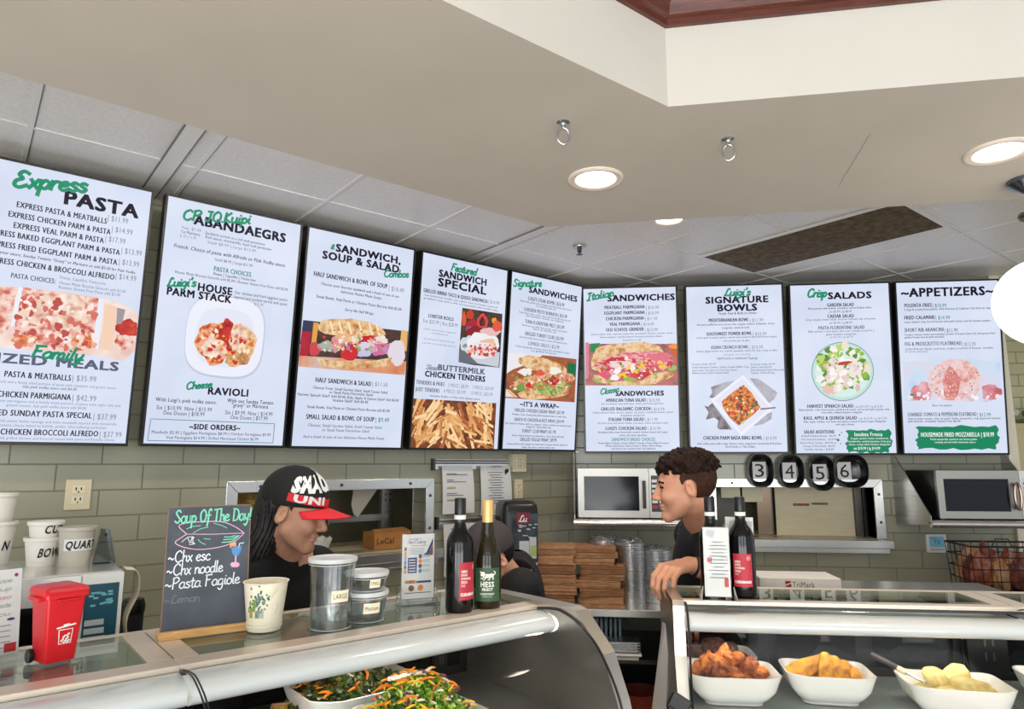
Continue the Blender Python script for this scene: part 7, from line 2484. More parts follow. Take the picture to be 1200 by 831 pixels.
def soup_cup(label, px, py, r0, r1, h, txt, tz, th, tw, z, a0=0., material=None, base=None):
    p = base if base is not None else at_z(px, py, z)
    t = thing('soup_cup', label, 'paper cup', p, face_cam(p), 'sample cups on the oven')
    mb = MB(); mb.lathe([(r0, 0), (r1, h - .012), (r1 + .004, h - .010), (r1 + .0045, h), (r1 - .002, h), (r0 - .002, .004), (.001, .004)], 36)
    cw = obj('cup_wall', mb, material or mat('white_card', (226, 222, 212), rough=.6), t, smooth=True)
    if txt:
        fn = cone_fn(r0, r1, h - .012, a0, .0012)
        mb = MB(); put_text(mb, txt, -tw * .42, tz, tw, th, bold=.03, shear=.18, fn=fn)
        obj('cup_lettering', mb, INK, cw)
    return t, p


QT = mat('frosted_tub', (196, 190, 176), rough=.45, alpha=.85)
_, pb0 = soup_cup('white paper cup marked BOWL, under the cup marked CUP on the oven', 48, 662, .037, .0465, .082, 'BOWL', .026, .025, .070, OT, R(24))
soup_cup('white paper cup marked CUP, nested on the cup marked BOWL', 48, 662, .036, .044, .060, 'CUP', .026, .024, .052, OT, R(24), base=pb0 + Vector((.004, 0, .068)))
t, p = soup_cup('frosted tub with a white band marked QUART on the oven', 87, 662, .040, .0475, .112, None, 0, 0, 0, OT, material=QT)
fn, fn2 = cone_fn(.040, .0475, .100, R(8), .0009), cone_fn(.040, .0475, .100, R(8), .0016)
mb = MB(); wrap_rect(mb, fn, -.040, .052, .045, .078, 12)
bd_ = obj('name_band', mb, PAPER, t)
mb = MB(); put_text(mb, 'QUART', -.036, .051, .088, .022, bold=.035, shear=.18, fn=fn2)
obj('band_lettering', mb, INK, bd_)
_, pn0 = soup_cup('lower of the two white paper cups at the left edge, marked N', -12, 661, .044, .0575, .125, 'N', .042, .026, .02, OT, R(38))
soup_cup('upper of the two white paper cups at the left edge', -12, 661, .043, .052, .10, None, .040, .026, .06, OT, R(-20), base=pn0 + Vector((-.002, 0, .11)))
p = at_z(121, 660, OT)
t = thing('clear_tent', 'clear folded acrylic tent standing at the right end of the oven top', 'acrylic tent', p, face_cam(p, R(10)))
mb = MB(); mb.prism([(-.03, 0), (.03, 0), (.008, .10), (-.018, .105)], -.02, .02)
obj('tent_shell', mb, glass_mat('tent_plastic', (206, 212, 220), 2.2, .05), t)
mb = MB(); mb.box(-.008, .0, -.0215, -.0205, .082, .09)
obj('tent_clip', mb, BLACK, t)
t = thing('paper_roll_tail', 'cream curled paper hanging beside the oven', 'paper', fromL(.445, 2.40, 0.976), ROT_L)
mb = MB()
pts = smooth_line([(0, 0), (.01, .12), (-.006, .22), (.02, .30), (.014, .36), (-.02, .372)], 5)
rings = [[Vector((q.x, -.03, q.y)), Vector((q.x + .004, .05, q.y))] for q in pts]
mb.loft(rings, closed=False)
o = obj('paper_strip', mb, PAPC, t, smooth=True)
so = o.modifiers.new('solid', 'SOLIDIFY'); so.thickness = .002
p = at_depth(155, 722, 2.5)
t = thing('black_canister', 'matte black canister on the counter between the oven and the chalkboard', 'canister', (p.x, p.y, .86 + .04))
mb = MB(); hh_ = 1.66 - (701 - 543) * 2.5 / 800 - .90
mb.lathe([(.035, 0), (.037, .004), (.037, hh_ - .02), (.030, hh_ - .004), (.001, hh_)], 28)
obj('canister_body', mb, BLACKM, t, smooth=True)
mb = MB(); mb.lathe([(.040, hh_ - .045), (.041, hh_ - .02), (.034, hh_ + .002), (.001, hh_ + .004)], 28)
obj('lid', mb, BLACK, t, smooth=True)

# greens on a shelf in the room beyond
t = thing('planter_shelf', 'cream shelf with white flowers and leaves in the room beyond, right edge', 'shelf', (3.9, 6.6, 0))
mb = MB(); mb.box(-.6, 1.2, -.25, 0, 1.95, 2.0); mb.box(-.6, 1.2, -.24, 0, 1.35, 1.95)
obj('shelf_board', mb, mat('cream_shelf', (214, 198, 150), rough=.5), t)
mb = MB(); random.seed(2)
for i in range(50):
    mb.ball((random.uniform(-.5, .6), random.uniform(-.22, -.05), 2.0 + random.uniform(.01, .12)), random.uniform(.02, .04), 8, i % 2, .2)
o = obj('leaves', mb, [mat('far_leaf', (110, 140, 70), rough=.6), mat('far_flower', (236, 236, 220), rough=.6)], t)
o['kind'] = 'stuff'
# ------------------------------------------------------------------ food in the cases
BOWLM = mat('white_melamine', (230, 228, 221), rough=.22, coat=.3)


def sq_bowl(label, p, rz, hx, hy, h, group):
    t = thing('serving_bowl', label, 'bowl', p, rz, group)
    mb = MB()

    def rg(s, z, r=.42):
        return sqring(hx * s, hy * s, z, 0, r, 9)
    rr = [rg(.55, 0), rg(.62, .002), rg(.62, .008), rg(.74, .02), rg(.88, h * .5), rg(.98, h * .92), rg(1.0, h), rg(.97, h + .001), rg(.94, h * .92), rg(.84, h * .5), rg(.66, .022), rg(.3, .016)]
    for ring in rr[5:9]:
        for q in ring:
            q.z += .010 * (abs(q.x) / hx) ** 3 * (abs(q.y) / hy) ** 3
    mb.loft(rr, cap0=True, cap1=True)
    o = obj('bowl_shell', mb, BOWLM, t, smooth=True)
    return t


def food_mat(name, a, b, rough=.45, scale=40, bump=.5, spec=.5):
    return mat(name, a, rough=rough, rgb2=b, nscale=scale, bump=bump, spec=spec)


SWEET = [food_mat('sweet_potato_a', (206, 110, 30), (110, 46, 20), .45, 60, 1.0), food_mat('sweet_potato_b', (168, 80, 36), (84, 36, 20), .45, 60, 1.0), food_mat('sweet_potato_c', (226, 138, 42), (160, 70, 22), .45, 60, 1.0)]
MEATB = food_mat('meatball_crust', (112, 62, 44), (64, 34, 26), .5, 70)
CUT = food_mat('fried_cutlet', (230, 164, 40), (150, 86, 18), .55, 38, 1.0)
PALE = food_mat('pale_cutlet', (236, 218, 142), (214, 180, 92), .45, 45, .5)


def rot(rx, ry, rz):
    return Matrix.Rotation(R(rz), 4, 'Z') @ Matrix.Rotation(R(ry), 4, 'Y') @ Matrix.Rotation(R(rx), 4, 'X')


ZB = .960
HB = .085
fa, fb, fc, fd = at_z(864, 797, ZB + HB), at_z(981, 796, ZB + HB), at_z(1138, 811, ZB + HB), at_z(1288, 808, ZB + HB)
HX, HY = .125, .096
bA = Vector((fa.x, fa.y + HY + .004, ZB))
bB = Vector((fb.x, fb.y + HY, ZB))
bC = Vector((fc.x, fc.y + HY - .004, ZB))
bD = Vector((fd.x - .002, fd.y + HY + .01, ZB))
bE = Vector((bA.x - .012, bA.y + HY + .094, ZB))
grp = 'square white serving bowls'
sq_bowl('square white bowl heaped with roasted sweet potato wedges', bA, 0, HX + .01, HY, HB, grp)
sq_bowl('square white bowl holding golden fried cutlets', bB, R(-4), HX, HY, HB, grp)
sq_bowl('square white bowl holding pale yellow cutlets and a serving fork', bC, R(-5), HX + .012, HY, HB, grp)
sq_bowl('square white bowl cut off by the right edge of the case', bD, R(-4), HX, HY, HB, grp)
sq_bowl('square white bowl of dark meatballs behind the sweet potato bowl', bE, 0, HX, .088, HB, grp)

random.seed(31)
# sweet potato wedges
kk = 0
for layer, cnt, zz, sp in ((0, 8, .060, .052), (1, 12, .084, .088), (2, 8, .108, .062), (3, 3, .130, .028)):
    for i in range(cnt):
        a = 2 * math.pi * (i + random.uniform(-.3, .3)) / cnt
        q = sp * random.uniform(.62, 1.0)
        pos = bA + Vector((q * math.cos(a) * 1.18, q * math.sin(a) * .70, zz + random.uniform(-.006, .008))) * .9
        t = thing('sweet_potato_wedge', 'roasted sweet potato wedge with dark edges in the square white bowl', 'sweet potato', pos, random.uniform(0, 6.28), 'roasted sweet potato wedges')
        mb = MB()
        l = random.uniform(.034, .046)
        lump(mb, (0, 0, 0), (l * .9, .0225, .0155), kk, .6, 1.25, 22, rot(random.uniform(-50, 50), random.uniform(-60, 60), 0))
        obj('wedge_flesh', mb, SWEET[random.choice((0, 0, 1, 2))], t, smooth=True)
        kk += 1
# meatballs
for i, (x, y, z) in enumerate(((-.10, .0, .07), (-.055, .03, .075), (-.05, -.03, .078), (.0, .03, .085), (.0, -.02, .09), (.05, .02, .085), (.055, -.03, .08), (.095, .0, .07), (.02, .04, .112), (-.02, .0, .118), (.055, .0, .108), (-.075, -.01, .10), (.10, .035, .065))):
    t = thing('meatball', 'dark browned meatball in the bowl behind the sweet potatoes', 'meatball', bE + Vector((x, y, z)) * .9, i * 1.3, 'browned meatballs')
    mb = MB(); lump(mb, (0, 0, 0), (.027, .026, .024), 50 + i, .22, 2.4, 20)
    obj('meatball_crust', mb, MEATB, t, smooth=True)


def cutlet(pos, rz, M, size, m, seed, label, group, tri=0.0, name='fried_cutlet', flat=0.0):
    t = thing(name, label, 'cutlet', pos, rz, group)
    mb = MB()
    b = len(mb.v)
    lump(mb, (0, 0, 0), (1, 1, 1), seed, .10, 1.6, 26)
    off = Vector((seed, seed * 2, 0))
    for i in range(b, len(mb.v)):
        v = mb.v[i]
        if flat:
            v = Vector([math.copysign(abs(q) ** flat, q) for q in v]) * .92
        w = 1 - tri * (v.x + 1) / 2
        th = v.z * (1 if abs(v.z) < .5 else .8)
        bump = 1 + .10 * mnoise.noise(v * 6 + off)
        mb.v[i] = M @ Vector((v.x * size[0], v.y * size[1] * w, th * size[2] * bump + .006 * mnoise.noise(v * 2 + off))) * .92
    obj('breading', mb, m, t, smooth=True)


lc = 'golden fried cutlet piece standing in the square white bowl'
for i, (x, y, z, yaw, tl, ip, sx, sy, tr) in enumerate(((-.098, .0, .078, 0, 35, -10, .036, .03, .2), (-.045, .02, .100, -10, 66, 26, .070, .038, .5), (-.004, -.012, .108, 6, 76, 82, .046, .027, .4), (.030, -.004, .102, -6, 76, 95, .040, .025, .2),
                                                      (.061, .002, .094, 12, 70, 85, .034, .023, .15), (.092, -.012, .082, 24, 60, 60, .025, .020, .1), (.02, .045, .088, 0, 50, 70, .05, .04, .2), (-.06, .05, .072, 0, 20, 0, .05, .04, .2), (.07, .05, .078, 0, 30, 20, .045, .035, .2))):
    M = Matrix.Rotation(R(yaw), 4, 'Z') @ Matrix.Rotation(R(tl), 4, 'X') @ Matrix.Rotation(R(ip), 4, 'Z')
    cutlet(bB + Vector((x, y, z)) * .9, 0, M, (sx, sy, .0105), CUT, 70 + i, lc, 'golden fried cutlets', tr, flat=.55)
lp = 'pale egg-coated cutlet in the square white bowl beside the serving fork'
for i, (x, y, z, rx, ry, rz_, sx, sy) in enumerate(((-.088, -.005, .068, 5, -10, 10, .052, .042), (-.036, .02, .098, 38, 5, 20, .054, .042), (.025, .03, .100, 34, -24, 40, .058, .040), (.040, -.03, .088, 22, 8, -10, .062, .044), (-.03, -.045, .074, 4, 0, 30, .055, .036), (.085, .0, .074, 10, 14, 0, .045, .036))):
    cutlet(bC + Vector((x, y, z)) * .9, 0, rot(rx, ry, rz_), (sx, sy, .019), PALE, 90 + i, lp, 'pale egg-coated cutlets', .15, 'pale_cutlet')
for i, (x, y) in enumerate(((-.09, .0), (-.03, .03), (-.03, -.04), (.04, .0))):
    t = thing('yellow_vegetable', 'bright yellow cooked piece in the bowl at the right edge', 'vegetable', bD + Vector((x, y, .072)) * .9, i, 'yellow cooked pieces')
    mb = MB(); lump(mb, (0, 0, 0), (.04, .03, .02), 120 + i, .25, 2, 18)
    obj('flesh', mb, food_mat('yellow_flesh', (236, 206, 50), (206, 190, 80), .4, 40), t, smooth=True)

# serving fork across the pale cutlets
fy = lambda x, y, k: on_plane(x, y, (0, 1, 0), bC.y + k)
pa, pb, pc = fy(1021, 766, .09), fy(1052, 783, .045), fy(1092, 805, -.015)
t = thing('serving_fork', 'serving fork with dark handle lying across the pale cutlets', 'fork', pc)
d = lambda q: q - pc
mb = MB(); mb.tube([d(pa), d(pa) * .98 + d(pb) * .02, d(pb)], [.0055, .007, .008], 10)
obj('handle', mb, mat('dark_handle', (50, 42, 38), rough=.35), t, smooth=True)
mb = MB(); m1 = pb * .75 + pc * .25; mb.tube([d(pb), d(m1)], [.0085, .0085], 10)
obj('ferrule', mb, mat('ivory_ferrule', (222, 206, 170), rough=.4), t, smooth=True)
mb = MB(); mb.tube([d(m1), d(pb * .4 + pc * .6), d(pb * .25 + pc * .75)], [.004, .0035, .004], 8)
sd = (pc - pb).cross(Vector((0, 0, 1))).normalized()
for s in (-.012, -.004, .004, .012):
    mb.tube([d(pb * .25 + pc * .75), d(pb * .18 + pc * .82 + sd * s), d(pc + sd * s)], .0018, 6)
obj('tines', mb, CHROME, t, smooth=True)
# tongs in the meatball bowl
pa = bE + Vector((-.07, -.02, .15))
t = thing('serving_tongs', 'steel tongs standing in the meatball bowl', 'tongs', pa)
for s in (-1, 1):
    mb = MB(); mb.loft([[Vector((s * .006 - .006, -.001, .045)), Vector((s * .006 + .006, -.001, .045))], [Vector((s * .012 - .009, 0, .02)), Vector((s * .012 + .009, 0, .02))], [Vector((s * .010 - .007, .002, -.09)), Vector((s * .010 + .007, .002, -.09))]], closed=False)
    o = obj('arm', mb, CHROME, t)
    so = o.modifiers.new('solid', 'SOLIDIFY'); so.thickness = .002
mb = MB(); mb.tube([(.012 * math.cos(R(20 * k)), 0, .052 + .012 * math.sin(R(20 * k))) for k in range(18)], .0022, 6, closed=True)
obj('ring', mb, CHROME, t, smooth=True)

# left case: two salads and a small kraft box
ZL = .991
b1, b2 = fromL(.868, 1.745, ZL), fromL(.895, 1.455, ZL)
sq_bowl('square cream bowl of dark kale salad with carrot strips', b1, ROT_L, .158, .138, .105, grp)
sq_bowl('square cream bowl of bright chopped green salad', b2, ROT_L, .135, .125, .098, grp)


def salad(label, p, leafs, extras, nleaf, size, hx, hy, z0, top, seed, name):
    t = thing(name, label, 'salad', p, ROT_L)
    t['kind'] = 'stuff'
    rnd = random.Random(seed)
    mb = MB()
    for i in range(nleaf):
        x, y = rnd.uniform(-1, 1), rnd.uniform(-1, 1)
        rr = max(abs(x), abs(y), math.hypot(x, y) * .82)
        if rr > 1:
            continue
        z = z0 + top * (1 - rr ** 2.2) * rnd.uniform(.78, 1.05)
        s = size * rnd.uniform(.5, 1.2)
        M = Matrix.Translation((x * hx, y * hy, z)) @ rot(rnd.uniform(-60, 60), rnd.uniform(-60, 60), rnd.uniform(0, 360))
        n = 4
        vs = []
        ph = rnd.uniform(0, 6)
        for a in range(n + 1):
            for b in range(n + 1):
                u, v = a / n - .5, b / n - .5
                w = 1 - abs(u) ** 2 * 1.6
                vs.append(M @ Vector((u * s * 1.5, v * s * w, s * (.22 * math.sin(u * 7 + ph) + .22 * math.cos(v * 9 + ph)))))
        fs = [(a * (n + 1) + b, a * (n + 1) + b + 1, (a + 1) * (n + 1) + b + 1, (a + 1) * (n + 1) + b) for a in range(n) for b in range(n)]
        mb.add(vs, fs, rnd.randrange(len(leafs)))
    L0 = len(leafs)
    for i in range(len(extras)):
        m_, cnt, ln, wd = extras[i]
        for k in range(cnt):
            x, y = rnd.uniform(-.85, .85), rnd.uniform(-.85, .85)
            rr = max(abs(x), abs(y))
            z = z0 + top * (1 - rr ** 2.2) * rnd.uniform(.98, 1.12) + .003
            a = rnd.uniform(0, 6.28)
            l = ln * rnd.uniform(.6, 1.2)
            c = Vector((x * hx, y * hy, z))
            dv = Vector((math.cos(a), math.sin(a), rnd.uniform(-.3, .3))) * l
            mid = Vector((rnd.uniform(-.2, .2) * l, rnd.uniform(-.2, .2) * l, l * .18))
            mb.tube([c - dv, c - dv * .4 + mid, c + dv * .4 + mid, c + dv], [wd * .5, wd, wd, wd * .5], 5, L0 + i)
    obj('leaves', mb, leafs + [e[0] for e in extras], t, smooth=False)['kind'] = 'stuff'
    return t


CARROT = mat('carrot', (236, 126, 30), rough=.4)
salad('dark green kale salad with orange carrot strips heaped in the rear cream bowl', b1,
      [mat('kale_dark', (44, 62, 26), rough=.4), mat('kale_mid', (66, 86, 34), rough=.4), mat('kale_deep', (30, 44, 22), rough=.35), mat('kale_olive', (96, 96, 40), rough=.4)],
      [(CARROT, 46, .026, .0032), (mat('beet', (110, 40, 44), rough=.4), 14, .012, .003), (mat('onion', (226, 214, 190), rough=.4), 12, .018, .0028)], 1000, .026, .140, .122, .05, .085, 1, 'kale_salad')
salad('bright green chopped salad with yellow and orange shreds heaped in the front cream bowl', b2,
      [mat('lettuce_bright', (150, 184, 50), rough=.4), mat('lettuce_mid', (104, 150, 44), rough=.4), mat('lettuce_pale', (196, 214, 110), rough=.4), mat('lettuce_deep', (70, 116, 40), rough=.4)],
      [(CARROT, 40, .020, .0026), (mat('cheddar_shred', (240, 190, 50), rough=.4), 40, .016, .0026), (mat('red_cabbage', (120, 60, 80), rough=.4), 26, .010, .003), (mat('onion', (226, 214, 190)), 30, .010, .0028)], 1700, .013, .118, .108, .05, .125, 2, 'green_salad')
p = at_z(334, 829, ZL + .06)
t = thing('kraft_cup', 'small kraft box of yellow kernels left of the kale salad', 'box', (p.x, p.y, ZL), R(20))
mb = MB()
for a, b, c, d_ in ((-.035, -.032, -.03, .03), (.032, .035, -.03, .03), (-.035, .035, -.03, -.027), (-.035, .035, .027, .03)):
    mb.box(a, b, c, d_, 0, .062)
mb.box(-.035, .035, -.03, .03, 0, .004); mb.box(-.001, .002, -.03, .03, 0, .058)
obj('box_wall', mb, mat('kraft_pale', (190, 146, 92), rough=.7), t)
mb = MB(); random.seed(8)
for i in range(60):
    mb.ball((random.uniform(-.03, .03), random.uniform(-.025, .025), random.uniform(.035, .054)), .0055, 6, 0, .1)
obj('kernels', mb, mat('kernel_yellow', (236, 196, 70), rough=.4), t)['kind'] = 'stuff'
# ------------------------------------------------------------------ people
def v3(p):
    return np.array([p[0], p[1], p[2]], dtype=np.float32)


class SDF:
    """smooth union of round cones and ellipsoids, meshed by surface nets"""

    def __init__(self):
        self.ops = []

    def cap(self, a, b, ra, rb, k=.02, sub=False):
        self.ops.append(('c', v3(a), v3(b), ra, rb, k, sub)); return self

    def ell(self, c, r, k=.02, M=None, sub=False):
        self.ops.append(('e', v3(c), v3(r), None if M is None else np.array(M.to_3x3().transposed(), dtype=np.float32), None, k, sub)); return self

    def field(self, X):
        d = None
        for op in self.ops:
            if op[0] == 'c':
                _, a, b, ra, rb, k, sub = op
                ba = b - a
                pa = X - a
                h = np.clip((pa @ ba) / max(1e-9, float(ba @ ba)), 0, 1)
                q = np.linalg.norm(pa - h[..., None] * ba, axis=-1) - (ra + (rb - ra) * h)
            else:
                _, c, r, M, _, k, sub = op
                pa = X - c
                if M is not None:
                    pa = pa @ M.T
                k0 = np.linalg.norm(pa / r, axis=-1)
                k1 = np.linalg.norm(pa / (r * r), axis=-1)
                q = k0 * (k0 - 1) / np.maximum(k1, 1e-9)
            if d is None:
                d = q
            elif sub:
                h = np.clip(.5 - .5 * (q + d) / k, 0, 1)
                d = d + (-q - d) * h + k * h * (1 - h)
            else:
                h = np.clip(.5 + .5 * (d - q) / k, 0, 1)
                d = d + (q - d) * h - k * h * (1 - h)
        return d


def surface_nets(fn, lo, hi, h):
    lo = np.array(lo, dtype=np.float32)
    n = np.maximum(4, np.ceil((np.array(hi) - lo) / h).astype(int) + 1)
    ax = [lo[i] + h * np.arange(n[i], dtype=np.float32) for i in range(3)]
    G = np.stack(np.meshgrid(*ax, indexing='ij'), -1)
    D = np.empty(G.shape[:3], dtype=np.float32)
    for i in range(0, n[0], 16):
        D[i:i + 16] = fn(G[i:i + 16])
    S = D < 0
    c = [S[dx:n[0] - 1 + dx, dy:n[1] - 1 + dy, dz:n[2] - 1 + dz] for dx in (0, 1) for dy in (0, 1) for dz in (0, 1)]
    cnt = sum(x.astype(np.int8) for x in c)
    act = (cnt > 0) & (cnt < 8)
    idx = -np.ones(act.shape, dtype=np.int64)
    cells = np.argwhere(act)
    idx[act] = np.arange(len(cells))
    acc = np.zeros((len(cells), 3), dtype=np.float64)
    num = np.zeros(len(cells))
    offs = np.array([(dx, dy, dz) for dx in (0, 1) for dy in (0, 1) for dz in (0, 1)])
    for a in range(8):
        for b in range(a + 1, 8):
            if abs(offs[a] - offs[b]).sum() != 1:
                continue
            pa, pb = cells + offs[a], cells + offs[b]
            da, db = D[tuple(pa.T)], D[tuple(pb.T)]
            m = (da < 0) != (db < 0)
            t = np.where(m, da / np.where(m, da - db, 1), 0)
            p = pa + (pb - pa) * t[:, None]
            acc[m] += p[m]
            num[m] += 1
    V = lo + h * acc / num[:, None]
    F = []
    for d in range(3):
        e1, e2 = (d + 1) % 3, (d + 2) % 3
        sl0, sl1 = [slice(None)] * 3, [slice(None)] * 3
        sl0[d], sl1[d] = slice(0, -1), slice(1, None)
        cr = S[tuple(sl0)] != S[tuple(sl1)]
        E = np.argwhere(cr)
        ok = (E[:, e1] > 0) & (E[:, e2] > 0) & (E[:, e1] < n[e1] - 1) & (E[:, e2] < n[e2] - 1)
        E = E[ok]
        flip = S[tuple(E.T)]
        q = []
        for s1, s2 in ((1, 1), (0, 1), (0, 0), (1, 0)):
            C = E.copy(); C[:, e1] -= s1; C[:, e2] -= s2
            q.append(idx[tuple(C.T)])
        q = np.stack(q, 1)
        q[~flip] = q[~flip][:, ::-1]
        F.append(q)
    F = np.concatenate(F)
    F = F[(F >= 0).all(1)]
    return V, F


def sdf_to_mb(mb, sdf, lo, hi, h, mi=0, M=None, fn=None):
    V, F = surface_nets(fn or sdf.field, lo, hi, h)
    vs = [Vector(v) for v in V.tolist()]
    if M is not None:
        vs = [M @ v for v in vs]
    mb.add(vs, [tuple(f) for f in F.tolist()], mi)


def head_sdf(neck_to, jaw=1.0):
    """face along +x, head centre at the origin, metres"""
    s = SDF()
    s.ell((-.016, 0, .032), (.098, .077, .090), .02)
    s.ell((.030, 0, -.028), (.062, .062, .082), .03)
    s.cap((.005, .048, -.060), (.066, .012, -.104), .020, .016, .03)
    s.cap((.005, -.048, -.060), (.066, -.012, -.104), .020, .016, .03)
    s.ell((.074, 0, -.106), (.017, .022, .015), .02)
    s.cap((.078, .028, .016), (.078, -.028, .016), .012, .012, .012)
    s.ell((.062, .040, -.035), (.026, .020, .022), .02)
    s.ell((.062, -.040, -.035), (.026, .020, .022), .02)
    s.ell((.093, .031, -.004), (.013, .017, .011), .010, sub=True)
    s.ell((.093, -.031, -.004), (.013, .017, .011), .010, sub=True)
    s.cap((.088, 0, .008), (.109, 0, -.034), .0085, .0115, .010)
    s.ell((.098, .011, -.040), (.010, .008, .007), .006)
    s.ell((.098, -.011, -.040), (.010, .008, .007), .006)
    s.ell((.087, 0, -.064), (.011, .024, .006), .006)
    s.ell((.085, 0, -.076), (.011, .020, .0065), .006)
    s.ell((.097, 0, -.0695), (.006, .021, .0018), .003, sub=True)
    for sg in (1, -1):
        Me = Matrix.Rotation(R(18), 4, 'Y') @ Matrix.Rotation(R(sg * 20), 4, 'Z')
        s.ell((-.014, sg * .079, -.012), (.019, .009, .032), .008, Me)
        s.ell((-.006, sg * .087, -.010), (.010, .006, .018), .005, Me, sub=True)
    nt = Vector(neck_to)
    s.cap((-.032, 0, -.062), nt, .052, .060, .016)
    return s


def eyes(mb, M):
    for sg in (1, -1):
        c = Vector((.0735, sg * .0305, -.006))
        b = len(mb.v)
        mb.ball(c, .0118, 14, 1)
        mb.ball(c + Vector((.0075, 0, 0)), (.0052, .0058, .0058), 12, 2)
        # lids and brow
        for i in range(b, len(mb.v)):
            mb.v[i] = M @ mb.v[i]


def brows(M, w=.0065):
    mb = MB()
    for sg in (1, -1):
        pts = [Vector((.088, sg * .014, .016)), Vector((.087, sg * .028, .022)), Vector((.076, sg * .046, .018))]
        mb.tube([M @ p for p in pts], [w * .7, w, w * .5], 6)
        lid = [Vector((.0835, sg * .020, .000)), Vector((.0868, sg * .031, .0028)), Vector((.0795, sg * .042, .000))]
        mb.tube([M @ p for p in lid], .0030, 6)
    return mb


def hand_ops(s, wrist, knuckle, down, side, curl=(.35, .9, .8), scale=1.0, thumb=None):
    """palm from wrist to knuckles; fingers bend towards down; side points to the thumb side"""
    w, kn = Vector(wrist), Vector(knuckle)
    f = (kn - w).normalized()
    dn = (Vector(down) - f * Vector(down).dot(f)).normalized()
    sd = Vector(side).normalized()
    L = (.042, .047, .043, .034)
    for i, o in enumerate((.030, .010, -.010, -.029)):
        base = kn + sd * o * scale - f * abs(o) * .25
        s.cap(w + sd * o * .45 * scale, base, .0165 * scale, .0125 * scale, .012)
        p = base
        ang = 0
        r = .0098 * scale
        for j, (lf, cu) in enumerate(zip((1.0, .66, .55), curl)):
            ang += cu
            d = f * math.cos(ang) + dn * math.sin(ang)
            q = p + d * L[i] * lf * scale
            s.cap(p, q, r, r * .92, .004)
            p, r = q, r * .92
    tb = w + f * .025 * scale + sd * .024 * scale
    t1 = tb + (f * .55 + sd * .55 + dn * .5).normalized() * .042 * scale
    t2 = t1 + (f * .7 + sd * .05 + dn * .7).normalized() * .034 * scale
    s.cap(tb, t1, .014 * scale, .0115 * scale, .012)
    s.cap(t1, t2, .0112 * scale, .0095 * scale, .004)


SKIN_A = mat('skin_fair', (192, 138, 110), rough=.5, sss=.12, noise=.05, nscale=30)
SKIN_B = mat('skin_warm', (208, 154, 126), rough=.5, sss=.12, noise=.05, nscale=30)
EYEW, EYED = mat('eye_white', (176, 164, 154), rough=.2), mat('eye_dark', (30, 20, 16), rough=.1)
CLOTH_B = mat('black_cotton', (13, 13, 15), rough=.85, noise=.3, nscale=60, bump=.15)
TROUSER = mat('dark_trousers', (24, 24, 28), rough=.85)
SHOE = mat('black_shoe', (16, 15, 15), rough=.5)


